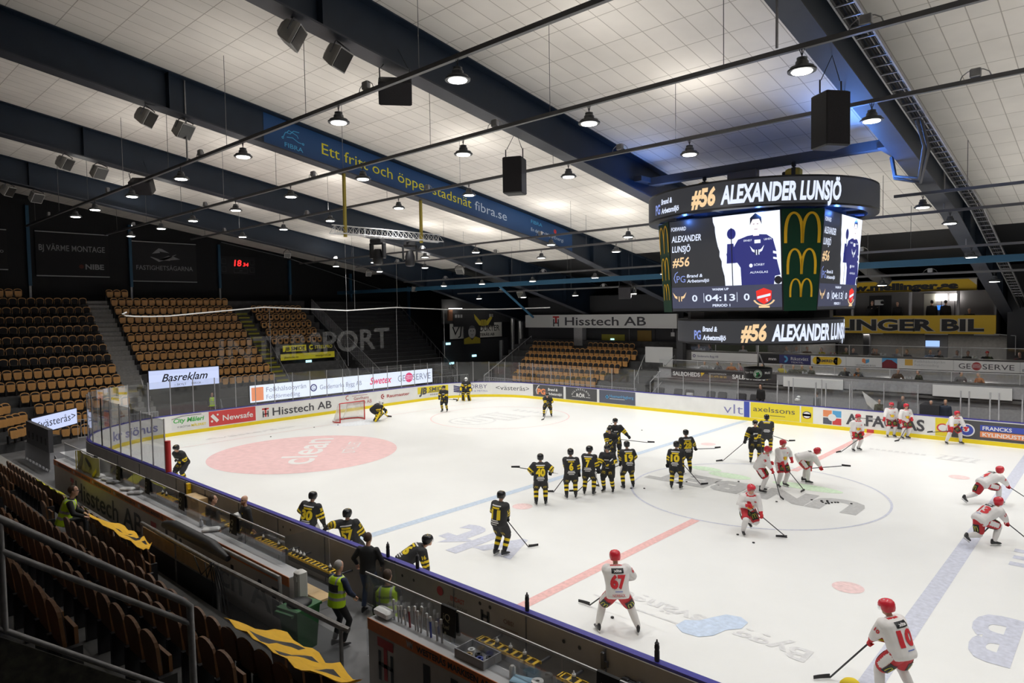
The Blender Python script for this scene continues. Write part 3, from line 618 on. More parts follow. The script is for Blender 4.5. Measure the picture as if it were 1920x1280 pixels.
sign('led_sign', 'white LED sign in brush script above the vomitory of the end stand', 'led screen', (-35, -8.9, 2.28), EY, UZ, 4.4, 1.15, [E_lav, E_blk], lambda m, f, g: m.text('Basreklam', f, .75, .42, .5, 0, w=2.9, bold=.015, shear=.35).text('– SKYLT', f, 1.5, .1, .14, 0, w=.75).text('DEKOR –', f, 2.6, .1, .14, 0, w=.75), frame=.05)
sign('led_sign', 'white LED sign with an arrow at the near left corner', 'led screen', (-29.85, -16.15, 1.05), (-2.65, 2.65, 0), UZ, 3.7, .82, [E_lav, E_blk], lambda m, f, g: m.text('<västerås>', f, .25, .25, .42, 0, w=3.3), thick=.1, frame=.04)
bb = thing('led_sign', 'black back of an LED advertising board above a ribbed barrier in the near left corner', 'led screen', (-27.2, -16.45, .85))
MB().box(-1.9, -.08, 0, 2.1, .1, 1.05).build('cabinet', dgrey, bb)
m = MB()
for i in range(5): m.box(-1.5+.75*i, -.1, .3, -1.3+.75*i, -.08, .6)
m.build('power_supply', charcoal, bb)
def barrier(name, label, p0, p1, h, nb, m_=steel, r=.02, kids=True, rb=.013, z0=.1):
    p0, p1 = V(p0), V(p1); t = thing(name, label, 'barrier', p0); d = p1-p0
    MB().tube([V((0, 0, h)), d+V((0, 0, h))], r, n=6).tube([V((0, 0, z0)), d+V((0, 0, z0))], r, n=6).build('rail', m_, t)
    mb = MB()
    for i in range(nb+1): q = d*(i/nb); mb.tube([q+V((0, 0, -.03 if i % 6 == 0 else z0)), q+V((0, 0, h))], rb, n=5)
    mb.build('bars', m_, t); return t
barrier('metal_fence', 'pale barred fence before the lowest seats of the left end block', (-33.3, -13.3, 0), (-33.1, -9.1, 0), 1.1, 26, lgrey)
barrier('metal_fence', 'grey ribbed barrier under the black back of the corner sign', (-29.6, -16.5, 0), (-25.2, -16.5, 0), .85, 44, grey, rb=.022)
barrier('metal_fence', 'short ribbed barrier at the left end of the home bench wall', (-23.2, -16.75, 0), (-20.9, -17.1, 0), 1.05, 20, grey, rb=.022)
barrier('metal_fence', 'pale barred fence along the front of the small side stand', (-30, 15.9, 0), (-15.2, 15.9, 0), 1.28, 120, lgrey)
barrier('metal_fence', 'barred fence below the standing terrace beside the LED ribbon', (-33.1, 12.7, 0), (-32.6, 16.3, 0), 1.35, 22, lgrey)
# vomitories ------------------------------------------------------------
m = MB().box(-36.9, -9.0, 0, -35.1, -8.85, 2.3).box(-36.9, -4.5, 0, -35.1, -4.35, 2.3).box(-36.9, -9, 2.22, -35.06, -4.35, 2.32).box(-36.2, -8.8, 0, -36.1, -4.5, 2.2)
struct('vomitory_left', m, darkconc)
for i, (y, lab) in enumerate(((-8.95, 'left'), (-4.4, 'right'))):
    t = thing('stair_rail', 'grey handrail at the %s of the passage under the script LED sign' % lab, 'handrail', (-35, y, 0))
    MB().tube([(0, 0, 0), (0, 0, 1.0), (-1.2, 0, 2.9)], .03, n=6).build('rail', steel, t); MB().tube([(.2, 0, 0), (.2, 0, .6), (-1.0, 0, 2.4)], .02, n=6).tube([(-.6, 0, 0), (-.6, 0, 1.8)], .02, n=6).build('mid_rail', steel, t)
m = MB().box(-39.2, 1.3, 0, -37.9, 1.5, 3.5).box(-39.2, 6.25, 0, -37.9, 6.4, 3.5).box(-39.1, 1.5, 0, -39., 6.3, 3.5); struct('vomitory_right', m, K('passage', (.02, .02, .021), .8))
jb = sign('sponsor_sign', 'black and yellow sponsor sign above the second passage of the end stand', 'sign', (-37.8, 1.5, 3.3), EY, UZ, 4.75, 1.25, [black, txtyellow, black], lambda m, f, g: (m.rect(f, 0, 0, 4.75, .48, 0).rect(f, .2, .66, 2.2, 1.14, 0).text('JB SMIDE', g, .35, .74, .3, 1, w=1.75, bold=.03, shear=.1).text('STEELPRO', f, 2.95, .78, .26, 0, w=1.6, shear=.1).band(f, 2.65, .92, .09, .2, 40, 330, 0).text('jbsmide.se', g, .3, .14, .18, 1, w=1.2).text('steelprob.se', g, 3.0, .14, .18, 1, w=1.4)))
tag(MB().box(-37.75, 3.6, 3.02, -37.7, 4.1, 3.2).build('exit_light', E_exit), 'glowing exit sign under the black and yellow sponsor sign', 'exit sign')
def slope_rail(label, a, b, h=1.0, bars=10, m_=galv):
    a, b = V(a), V(b); t = thing('sloping_rail', label, 'handrail', a); d = b-a
    MB().tube([V((0, 0, h)), d+V((0, 0, h)), d+V((0, 0, 0))], .028, n=6).build('top_rail', m_, t); MB().tube([V((0, 0, .1)), d+V((0, 0, .1))], .022, n=6).build('bottom_rail', m_, t)
    mb = MB()
    for i in range(bars+1): q = d*(i/bars); mb.tube([q, q+V((0, 0, h))], .016, n=5)
    mb.build('bars', m_, t); return t
slope_rail('sloping barred fence between the end stand and the dark standing terrace', (-43.5, 7.7, 6.9), (-34.9, 8.6, 1.0), 1.25, 60)
slope_rail('sloping fence along the right side of the dark standing terrace', (-43.5, 17.4, 6.5), (-35, 17.2, .4), 1.1, 14)
slope_rail('light handrail along the left side of the small side stand', (-30.4, 22.3, 3.4), (-30.2, 15.9, .3), 1.1, 7, lgrey)
slope_rail('left handrail of the stairs beside the blank white board', (-16.9, 19.9, 2.4), (-15.9, 16.8, .7), 1.0, 3, lgrey)
slope_rail('right handrail of the stairs beside the blank white board', (-14.4, 19.9, 2.4), (-14.6, 16.8, .7), 1.0, 3, lgrey)
slope_rail('handrail left of the passage under the yellow sponsor sign', (-39.5, 1.25, 4.3), (-36.2, 1.25, 1.2), .95, 4)
slope_rail('handrail right of the passage under the yellow sponsor sign', (-39.5, 6.6, 4.3), (-36.2, 6.6, 1.2), .95, 4)
t = thing('terrace_railing', 'light steel railing at the front of the dark standing terrace', 'railing', (-36, 8.7, 1.6))
for z in (.5, 1.1): MB().tube([(0, 0, z), (0, 7.6, z)], .028, n=6).build('rail', galv, t)
for i in range(4): MB().tube([(0, 2.53*i, -.6), (0, 2.53*i, 1.1)], .026, n=6).build('post', galv, t)
m = MB()
for k in range(1, 20): m.tube([(-35.22-.42*k, 8.3, .9+.335*k), (-35.22-.42*k, 17.2, .9+.335*k)], .014, n=4)
tag(m.build('step_nosing', galv), 'thin pale nosings on the steps of the dark standing terrace', 'step nosing')
# end wall banners -------------------------------------------------------
E_off = K('banner_grey', (.33, .33, .34), .7); ban = K('banner_black', (.018, .018, .019), .8); ban2 = K('banner_charcoal', (.032, .032, .034), .8)
def rodded(t, w_, h_):
    MB().tube([(0.02, 0, h_+.05), (0.02, w_, h_+.05)], .04, n=5).build('top_rod', lgrey, t); MB().tube([(0.02, 0, -.03), (0.02, w_, -.03)], .04, n=5).build('bottom_rod', lgrey, t)
t = sign('wall_banner', 'black banner with grey small-capital lettering on the end wall', 'banner', (-45.75, -12.2, 9.85), EY, UZ, 4.55, 3.0, [ban, E_off, K('dull_red2', (.12, .03, .02), .7)], lambda m, f, g: m.text('BJ VÄRME MONTAGE', f, .2, 1.75, .42, 0, w=4.1, bold=.01).text('NIBE', f, 3.0, .5, .38, 0, w=1.2, bold=.03).disc(f, 2.75, .68, .16, m=1, n=8), .03); rodded(t, 4.55, 3.0)
def fl(m, f, g):
    m.text('FASTIGHETSÄGARNA', f, .35, .85, .36, 0, w=4.2, bold=.005)
    for i, (a, b, c) in enumerate(((1.5, 2.55, 2.2), (2.2, 3.35, 1.75))):
        m.poly2(f, [(a-.2*i, c-.1), (a+.5, c+.35-.1*i), (b-.3, c+.3-.1*i), (b+.25, c), (b-.5, c+.1-.2*i), (a+.6, c-.0-.15*i)], 0)
    m.stroke(f, [(1.4, 1.85), (2.0, 1.6), (2.5, 1.75), (3.3, 2.1)], [.05, .2, .16, .03], 0)
t = sign('wall_banner', 'charcoal banner with pale flame emblem on the end wall', 'banner', (-45.75, -6.15, 9.6), EY, UZ, 4.85, 2.95, [ban2, E_off], fl, .03); rodded(t, 4.85, 2.95)
t = sign('wall_banner', 'black banner cut by the left edge of the photo', 'banner', (-45.75, -18.4, 10.2), EY, UZ, 4.6, 2.6, [ban, E_off], lambda m, f, g: m.text('o', f, 4.2, 1.1, .3, 0), .03); rodded(t, 4.6, 2.6)
ck = thing('score_clock', 'black wall clock with red digits on the end wall', 'clock', (-45.7, .65, 10.3))
MB().box(-.1, 0, 0, 0, 3.0, 1.5).build('housing', black, ck)
cf = frame_map((.01, 0, 0), EY, UZ)
MB().text('18', cf, 1.15, .7, .52, w=.65, bold=.02, shear=.12).text('34', cf, 1.92, .7, .30, w=.5, bold=.02, shear=.12).build('digits', E_clock, ck)
m = MB()
for (a, b) in ((.1, .85), (.1, .2), (2.55, .85), (2.55, .2)):
    for s in range(2): m.stroke(cf, [(a, b), (a+.36, b), (a+.36, b+.4), (a, b+.4), (a, b)], .035)
m.stroke(cf, [(1.15, .12), (2.3, .12), (2.3, .5), (1.15, .5), (1.15, .12)], .03).stroke(cf, [(1.6, .3), (1.85, .3)], .05); m.build('indicator', K('clock_grey', (.13, .13, .14), .5), ck)
tag(MB().tube([(-45.5, .7, 12.9), (-45.5, 6.5, 11.9), (-45.5, 17.5, 9.0)], .04, n=5).build('wall_pipe', galv), 'long pale pipe sloping down along the black end wall', 'pipe')
# hall beyond the corner -------------------------------------------------
vj = sign('hall_banner', 'white banner with black brush lettering in the hall beyond the far corner', 'banner', (-37.2, 18.4, 4.25), EY, UZ, 7.1, 1.45, [K('banner_cream', (.78, .77, .73), .7), black], lambda m, f, g: m.text('VJ', f, .3, .35, .85, 0, w=1.25, shear=.1).text('PRODUKTER', f, 2.55, .62, .6, 0, w=4.2, bold=.01).text('VÄSTERÅS AB', f, 3.1, .15, .26, 0, w=2.9, bold=.02), .05)
fg = thing('hanging_flag', 'black flag with yellow wings and a pale face in front of the white banner', 'flag', (-37.0, 19.8, 3.7))
ff = frame_map((.0, 0, 0), EY, UZ); fg2 = frame_map((.012, 0, 0), EY, UZ); fg3 = frame_map((.02, 0, 0), EY, UZ)
MB().loft([[ff(-1.1, 1.7), ff(4.4, 1.7), ff(4.4, 3.0), ff(-1.1, 3.0)], [ff(-1.1, 1.7)-V((.03, 0, 0)), ff(4.4, 1.7)-V((.03, 0, 0)), ff(4.4, 3.)-V((.03, 0, 0)), ff(-1.1, 3.)-V((.03, 0, 0))]]).rect(ff, .2, 0, 2.4, 1.75).build('cloth', black, fg)
m = MB(); m.poly2(fg2, [(1.6, 2.9), (2.5, 2.15), (2.5, 1.75), (2.3, 1.75), (1.7, 2.4)], 0).poly2(fg2, [(4.2, 2.9), (3.3, 2.15), (3.3, 1.75), (3.5, 1.75), (4.1, 2.4)], 0)
for i in range(4): m.rect(fg2, 2.52+.2*i, 1.7, 2.66+.2*i, 2.3, 0)
m.poly2(fg2, [(.2, 0), (2.4, 0), (2.4, .5), (1.7, .7), (1.3, .35), (.9, .7), (.2, .5)], 0)
for a in (-.9, -.55, -.2, 3.7, 4.0): m.rect(fg2, a, 2.55, a+.26, 2.85, 1)
m.disc(fg2, 1.3, 1.15, .5, .62, m=2).disc(fg3, 1.12, 1.25, .09, .05, m=3, n=8).disc(fg3, 1.5, 1.25, .09, .05, m=3, n=8).rect(fg3, 1.15, .86, 1.45, .9, 3).poly2(fg3, [(.8, 1.35), (1.0, 1.7), (1.3, 1.78), (1.6, 1.7), (1.8, 1.35), (1.6, 1.5), (1.0, 1.5)], 4)
m.build('print', [K('flag_yellow', (.45, .36, .02), .7), grey, K('flag_face', (.42, .42, .41), .7), black, dgrey], fg)
tag(MB().box(-37.4, 17.6, 0, -37.3, 26.5, 4.1).box(-37.45, 17.6, 5.7, -37.35, 28, 8).build('hall_wall', K('hall_panel', (.035, .036, .04), .7)), 'dark panelled wall under the white banner beyond the far corner', 'wall panel')
for p, lab in (((-36.9, 17.9, 3.85), 'left of the white banner'), ((-36.9, 18.3, 2.0), 'low on the dark hall wall'), ((-37.26, 21.6, 2.5), 'in the middle of the dark hall')):
    tag(MB().obox(p, .06, .55, .2).build('exit_light', E_exit), 'small glowing exit sign '+lab, 'exit sign')
for i, (x, y, lab) in enumerate(((-35.4, 25.2, 'left'), (-34.6, 25.6, 'right'))):
    tag(MB().tube([(x, y, 0), (x, y, 7.3), (x+.3, y+1, 7.9)], .33 if i else .2, n=12).build('air_duct', steel, smooth=50), '%s of two silver ventilation ducts beyond the far corner' % lab, 'duct')
tag(MB().tube([(-34.5, 22.6, 0), (-34.5, 22.6, 4.0)], .22, n=10).build('air_duct', galv, smooth=50), 'short grey upright duct below the silver ducts', 'duct')
tl = thing('tube_lamp', 'bright tube lamp under the dark roof beyond the far corner', 'lamp', (-35., 22.8, 7.4)); MB().obox((0, 0, 0), .3, 2.6, .12).build('tube', E_tube, tl); MB().tube([(0, -1, .06), (0, -1, 2.32)], .015, n=4).tube([(0, 1, .06), (0, 1, 2.0)], .015, n=4).build('hanger', dgrey, tl)
tl = thing('tube_lamp', 'warm lit lamp box at the left of the dark hall', 'lamp', (-36.8, 18.2, 7.0)); MB().obox((0, .6, .1), .25, 1.5, .12).build('tube', E_tube, tl); MB().obox((-.1, 0, -.5), .2, .5, 1.0).build('box', K('copper', (.30, .13, .07), .5), tl)
# safety net -------------------------------------------------------------
net = thing('safety_net', 'fine dark safety net hung from a white cord behind the left goal', 'net', (-32, -11.3, 0))
cord = [(0, .35, 7.12), (0, .12, 7.02), (0, .3, 6.92), (0, .8, 6.87), (0, 1.6, 6.85), (0, 2.6, 6.86), (0, 8.6, 7.35), (0, 15, 7.05), (0, 19.5, 7.25), (0, 24.5, 7.05), (3.8, 27.2, 7.0), (9, 27.35, 7.05)]
MB().tube(cord, .045, n=6).build('cord', white, net)
vm = veil_mat('net_mesh', (.03, .03, .035), .05)
m = MB()
for a, b in zip(cord[3:], cord[4:]): m.poly([V(a)-V((0, 0, 0)), V(b), V((b[0], b[1], 3.4)), V((a[0], a[1], 3.4))])
m.build('net_mesh', vm, net)
m = MB()
for q in ((0, 15, 7.05), (0, 15.7, 7.1), (0, 19.6, 7.2)): m.tube([V(q), V((q[0], q[1], 12.5))], .012, n=4)
for y, z in ((9., 7.3), (19.5, 7.2), (15, 7.05), (24.4, 7.05)): m.tube([(0, y, z), (0, y, 3.0)], .018, n=4)
m.build('wire', galv, net)
lt = veil_mat('net_lettering', (.5, .5, .5), .13)
nb = MB(); nf = frame_map((-31.9, -5.8, 3.85), (0, 1, .028), UZ); nb.text('INTERSPORT', nf, 0, 0, 1.55, w=13.2, bold=.02)
tag(nb.build('net_lettering', lt), 'large faint grey capitals printed across the safety net', 'net lettering')
# ================================================================== HANGING SCOREBOARD
SB = thing('scoreboard', 'large hanging four-sided LED scoreboard with round bands above centre ice', 'scoreboard', (.15, 0, 5.6))
def cylmap(R, z0=0., a0=0.):   # u runs left to right as seen from outside, u=0 faces the near side (-Y)
    return lambda u, v: V((R*math.sin(u/R+a0), -R*math.cos(u/R+a0), z0+v))
def ring(R, z0, z1, t, m=0, n=64):
    mb = MB()
    return mb.loft([[V((r*math.cos(2*PI*j/n), r*math.sin(2*PI*j/n), z)) for j in range(n)] for r, z in ((R-t, z0), (R, z0), (R, z1), (R-t, z1), (R-t, z0))], m, cap=False)
frame_m = K('scoreboard_black', (.02, .02, .022), .4)
def led_band(R, z0, h, name, txt_h, offs):
    ring(R, z0, z0+h, .35).build(name+'_housing', frame_m, SB, smooth=30)
    ring(R+.012, z0+.06, z0+h-.06, .01).build(name+'_screen', E_dark, SB, smooth=30)
    c = cylmap(R+.026, z0); m = MB()
    for a in offs:
        o = a*(R+.026); m = MB()
        m.text('#56', c, o, (h-txt_h)/2, txt_h, 0, w=txt_h*1.55, bold=.045, shear=.18).text('ALEXANDER LUNSJÖ', c, o+txt_h*1.85, (h-txt_h)/2-.01, txt_h, 1, w=txt_h*6.7, bold=.042, shear=.18); m.build(name+'_name', [E_gold, E_text], SB)
        b = o-txt_h*2.7; m = MB()
        m.text('Brand &', c, b, h*.52, txt_h*.33, 1, w=txt_h*1.15, bold=.03, shear=.15).text('Arbetsmiljö', c, b, h*.18, txt_h*.33, 1, w=txt_h*1.75, bold=.03, shear=.15).text('PG', c, b-txt_h*.8, h*.2, txt_h*.6, 2, w=txt_h*.65, bold=.03); m.build(name+'_sponsor', [E_gold, E_text, E_lblue], SB)
E_lblue = K('led_light_blue', (.25, .33, .75), emit=1.)
led_band(3.9, 4.38, .92, 'upper_band', .56, [math.radians(v) for v in (-9, 171)])
led_band(2.85, 0, .86, 'lower_band', .52, [math.radians(v) for v in (12, 192)])
# tapered body: four screens and four green corner panels
HT, HB, FW, ZB, ZT = 2.95, 2.72, 1.98, 1.12, 4.32
def octo(H, z): return [V(p) for p in ((-FW, -H, z), (FW, -H, z), (H, -FW, z), (H, FW, z), (FW, H, z), (-FW, H, z), (-H, FW, z), (-H, -FW, z))]
mb = MB(); mb.loft([octo(HB, ZB), octo(HT, ZT)], 0); mb.build('body', frame_m, SB)
MB().loft([[V((2.5*math.cos(2*PI*j/16), 2.5*math.sin(2*PI*j/16), z)) for j in range(16)] for z in (.8, ZB)]).build('neck', frame_m, SB)
mb = MB()
for j in range(12):
    a = 2*PI*j/12; c, s = math.cos(a), math.sin(a); mb.tube([(2.7*c, 2.7*s, 4.45), (3.75*c, 3.75*s, 4.45)], .05, n=5)
mb.loft([[V((r*math.cos(2*PI*j/32), r*math.sin(2*PI*j/32), z)) for j in range(32)] for r, z in ((2.9, 4.33), (2.9, 4.6))]); mb.build('ring_bracket', K('ring_bracket_blue', (.05, .09, .2), .4), SB)
def quadmap(bl, br, tl, tr, off):
    n = ((br-bl).cross(tl-bl)).normalized()
    return lambda u, v: bl.lerp(br, u).lerp(tl.lerp(tr, u), v)+n*off
def poly_fig(m, f, pts, mi): m.poly2(f, pts, mi)
def wings(m, f, u, v, s, asp, mi, mj):
    P = lambda x, y: (u+x*s*asp, v+y*s)
    m.poly2(f, [P(-1, .9), P(-.55, .35), P(-.35, .3), P(-.35, -.1), P(-.7, .1)], mi).poly2(f, [P(1, .9), P(.55, .35), P(.35, .3), P(.35, -.1), P(.7, .1)], mi)
    for i in range(4): m.poly2(f, [P(-.33+.17*i, .3), P(-.2+.17*i, .3), P(-.2+.17*i, -.42-.08*(1.5-abs(i-1.5))), P(-.33+.17*i, -.42)], mi if i % 2 else mj)
def screen(bl, br, tl, tr):
    f0, f1, f2, f3, f4 = [quadmap(bl, br, tl, tr, o) for o in (.012, .024, .034, .044, .054)]
    w_ = (br-bl).length; h_ = (tl-bl).length; A = h_/w_
    MB().rect(f0, .01, .01, .99, .99).build('screen', E_dark, SB)
    m = MB(); m.rect(f1, .01, .04, .99, .27, 1)
    edge = [(.42+.10*(1-(i/14))*1.0+.008*rnd.uniform(-1, 1)+(.0), .27+.72*i/14) for i in range(15)]
    edge = [(.52-.10*(i/14)+.006*rnd.uniform(-1, 1), .27+.72*i/14) for i in range(15)]
    for a, b in zip(edge, edge[1:]): m.poly2(f1, [a, (.99, a[1]), (.99, b[1]), b], 0)
    # player picture: jersey, head, raised gloved hand with stick
    m.poly2(f2, [(.66, .27), (.655, .45), (.63, .50), (.545, .52), (.535, .60), (.60, .66), (.64, .735), (.72, .765), (.80, .775), (.88, .765), (.93, .72), (.955, .60), (.96, .50), (.985, .36), (.94, .35), (.93, .27)], 2)
    m.poly2(f2, [(.535, .5), (.615, .5), (.60, .70), (.545, .70)], 2).disc(f3, .585, .80, .038, .055, 2).rect(f3, .58, .27, .588, .86, 7)
    m.disc(f3, .795, .872, .043, .092, 4).poly2(f4, [(.748, .87), (.750, .94), (.795, .985), (.842, .94), (.845, .87), (.825, .925), (.77, .925)], 7).rect(f4, .772, .875, .786, .88, 7).rect(f4, .804, .875, .818, .88, 7).rect(f4, .782, .823, .81, .827, 7).rect(f3, .77, .76, .82, .80, 4)
    wings(m, f3, .80, .60, .07, .85, 0, 3); m.text('SÖRBY', f3, .77, .46, .022, 0, w=.09).text('ALFAGLAS', f3, .735, .385, .022, 0, w=.15).rect(f3, .78, .685, .83, .72, 0).disc(f3, .745, .465, .015, .02, 0, n=10)
    m.text('ERNEST', f3, .69, .71, .02, 0, w=.07).text('L&HEN', f3, .86, .71, .02, 0, w=.06); m.poly2(f3, [(.93, .6), (.975, .585), (.978, .56), (.93, .575)], 0).poly2(f3, [(.93, .54), (.98, .525), (.982, .505), (.93, .52)], 0)
    m.disc(f3, .965, .31, .03, .04, 7, n=12)
    for s, y, h, w in (('FORWARD', .885, .042, .145), ('ALEXANDER', .765, .068, .285), ('LUNSJÖ', .655, .068, .18), ('#56', .50, .10, .165)): m.text(s, f1, .025, y, h, 5 if s[0] != '#' else 6, w=w, bold=.02, shear=.15)
    m.text('PG', f1, .06, .325, .075, 8, w=.085); m.stroke(f1, [(.05, .32), (.035, .37), (.05, .42), (.075, .44)], .008, 8); m.text('Brand &', f1, .16, .375, .035, 5, w=.15, bold=.02, shear=.15).text('Arbetsmiljö', f1, .16, .32, .035, 5, w=.21, bold=.02, shear=.15)
    m.text('WARM UP', f2, .395, .225, .024, 5, w=.15, bold=.03).text('PERIOD 1', f2, .395, .055, .026, 5, w=.16, bold=.03)
    m.text('0', f2, .205, .115, .07, 5, w=.05, bold=.02).text('04:13', f2, .33, .115, .07, 5, w=.27, bold=.02).text('0', f2, .675, .115, .07, 5, w=.05, bold=.02).rect(f2, .315, .10, .319, .20, 5).rect(f2, .615, .10, .619, .20, 5)
    wings(m, f2, .085, .15, .075, .9, 6, 3)
    m.poly2(f2, [(.845, .235), (.91, .205), (.905, .12), (.875, .09), (.845, .07), (.815, .09), (.785, .12), (.78, .205)], 9).poly2(f3, [(.79, .15), (.90, .18), (.90, .155), (.79, .125)], 5).text('S', f3, .86, .10, .03, 5, w=.02).band(f2, .845, .14, .08, .095, 200, 340, 6, n=14, sv=.9).rect(f2, .80, .035, .89, .055, 6)
    m.build('screen_picture', [E_white, E_navy, E_blue, E_dark, E_skin, E_text, E_gold, E_blk, E_lblue, E_red], SB)
o0, o1 = octo(HB, ZB), octo(HT, ZT)
for i in range(0, 8, 2): screen(o0[i], o0[i+1], o1[i], o1[i+1])
for i in range(1, 8, 2):
    a, b, c, d = o0[i], o0[(i+1) % 8], o1[i], o1[(i+1) % 8]
    cpn = MB().rect(quadmap(a, b, c, d, .01), 0, 0, 1, 1).build('corner_panel', mcgreen, SB); f = quadmap(a, b, c, d, .025)
    for v, h, w in ((.665, .305, .92), (.36, .255, .82), (.135, .185, .68)): MB().arches(f, .5-w/2, v, w, h).build('yellow_arches', mcyellow, cpn)
# the scoreboard's own blue lamps under and above the upper band
bl_ = bpy.data.lights.new('blue_wash', 'AREA'); bl_.shape = 'RECTANGLE'; bl_.size = 1.6; bl_.size_y = .15; bl_.energy = 190; bl_.color = (.10, .30, 1)
for d_, p_ in (((.80, -.28, .42), (3.3, -.8, 5.36)), ((-.85, -.2, .5), (-3.3, -.5, 5.36))):
    o = bpy.data.objects.new('blue_lamp', bl_ if d_[0] > 0 else bl_.copy()); COL.objects.link(o); o.parent = SB; o.location = p_; o.rotation_euler = V(d_).to_track_quat('-Z', 'Y').to_euler()
o.data.energy = 40
bp_ = bpy.data.lights.new('blue_ring', 'POINT'); bp_.energy = 16; bp_.shadow_soft_size = .05; bp_.color = (.10, .28, 1)
for j in range(8): o = bpy.data.objects.new('blue_lamp', bp_); COL.objects.link(o); o.parent = SB; o.location = (3.35*math.cos(j*PI/4+.4), 3.35*math.sin(j*PI/4+.4), 4.22)
# hoists and carrying girder
mb = MB(); mb.box(-4.3, -.18, 11.86, 4.5, .18, 12.16).box(-4.55, -.9, 11.95, -4.2, .9, 12.15).box(4.3, -.9, 11.75, 4.6, .9, 11.95)
tag(mb.build('carrying_girder', K('girder', (.07, .075, .09), .5)), 'dark steel girder between two roof beams carrying the scoreboard', 'girder')
for i, (x, y) in enumerate(((-1.9, -.1), (1.5, -.2))):
    t = thing('chain_hoist', 'yellow and black chain hoist at the %s above the scoreboard' % ('left', 'right')[i], 'hoist', (x, y, 11.2), 0, 'chain hoists of the scoreboard')
    MB().obox((0, 0, .25), .5, .34, .4, bev=.06).build('motor', K('hoist_yellow', (.50, .33, .03), .5), t, smooth=40); MB().obox((.05, 0, .25), .14, .36, .42).obox((-.3, 0, .22), .14, .25, .3, bev=.03).build('band', black, t)
    MB().tube([(0, 0, .45), (0, 0, .70)], .025, n=5).tube([(0, 0, .1), (0, 0, -.55)], .02, n=5).build('chain', darksteel, t); MB().obox((0, 0, .6), .14, .1, .2, bev=.03).build('hook', black, t)
tag(MB().obox((-.35, -.15, 11.62), 1.1, .3, .42, bev=.02).tube([(-.6, -.3, 11.5), (-.65, -.35, 11.1), (-.5, -.35, 11.2)], .03).tube([(-.2, -.3, 11.5), (-.25, -.35, 11.15), (-.1, -.3, 11.3)], .03).tube([(0, 0, 11.5), (.1, 0, 10.6)], .03, n=5).tube([(.3, -.2, 11.5), (.6, 0, 10.6)], .02, n=5).build('cable_box', K('cable_box_grey', (.13, .13, .15), .5)), 'grey cable box hanging under the scoreboard girder', 'box')
# small round sign hanging under the scoreboard
ds = thing('round_sign', 'small black drum sign with green emblem hanging under the scoreboard', 'sign', (.15, 0, 4.22))
mb = MB(); mb.lathe((0, 0, 0), [(.44, 0), (.5, .02), (.5, .40), (.44, .42)], n=40); mb.build('drum', frame_m, ds, smooth=30)
c = cylmap(.508, 0, math.radians(22)); c2 = cylmap(.513, 0, math.radians(22)); m = MB(); m.disc(c, 0, .21, .15, m=0).band(c2, 0, .21, .115, .135, m=1).poly2(c2, [(-.07, .12), (.0, .12), (.0, .18), (.09, .25), (.02, .25), (.06, .3), (-.02, .27), (-.09, .26), (-.04, .2)], 1)
m.text('Mobil', c, .25, .21, .09, 0, w=.24, bold=.02).text('inger', c, -.52, .23, .075, 0, w=.22).text('Bil', c, -.27, .23, .075, 0, w=.1); m.build('print', [white, K('emblem_green', (.02, .28, .08), .5)], ds)
MB().tube([(0, 0, .42), (0, 0, 1.35)], .03, n=5).tube([(.25, 0, .42), (.05, 0, .9)], .025, n=5).build('suspension', lgrey, ds)
# ================================================================== ROOF FITTINGS
RAILS = [(-14.4, 12.25, -37.5, 22), (-10.4, 12.0, -37, 22), (-5.6, 11.95, -36, 22), (2.9, 10.72, -37, -5.6), (2.9, 10.72, 3.9, 22), (5.3, 10.32, -33, 22), (9.8, 9.28, -33, 22), (13.8, 8.33, -31, 22)]
RNAME = ['the rail nearest the photographer', 'the second rail from the photographer', 'the rail before the scoreboard', 'the cut rail left of the scoreboard', 'the cut rail right of the scoreboard', 'the rail behind the scoreboard', 'the seventh rail toward the far side', 'the farthest lamp rail']
LX = [[-27.7, -24.7, -19.9, -14.9, -10.1, -4.8, -.3, 6.5, 11.4, 16.2], [-32.5, -27.9, -23.8, -19.2, -14.4, -9.5, -4.4, .2, 5.4, 11.8, 16.6], [-28.6, -23.8, -19.2, -13.7, -9.2, -4.2, .4, 5.4, 10.8, 15.6], [-32, -27.4, -22.1, -17.6, -12, -7.3], [4.8, 10.4, 15.2], [-30.1, -25, -19.8, -14.7, -9.6, -4.8, 0, 5.2, 10.2, 15], [-28.2, -24.1, -19.3, -14.2, -9.4, -4.6, .3, 5.2, 10.2, 15], [-28.5, -23.7, -18.8, -14, -9.1, -4.2, .8, 5.5, 10.4]]
rail_m = K('rail_grey', (.16, .16, .165), .45, .5)
lamp_proto = None; LAMPX = []
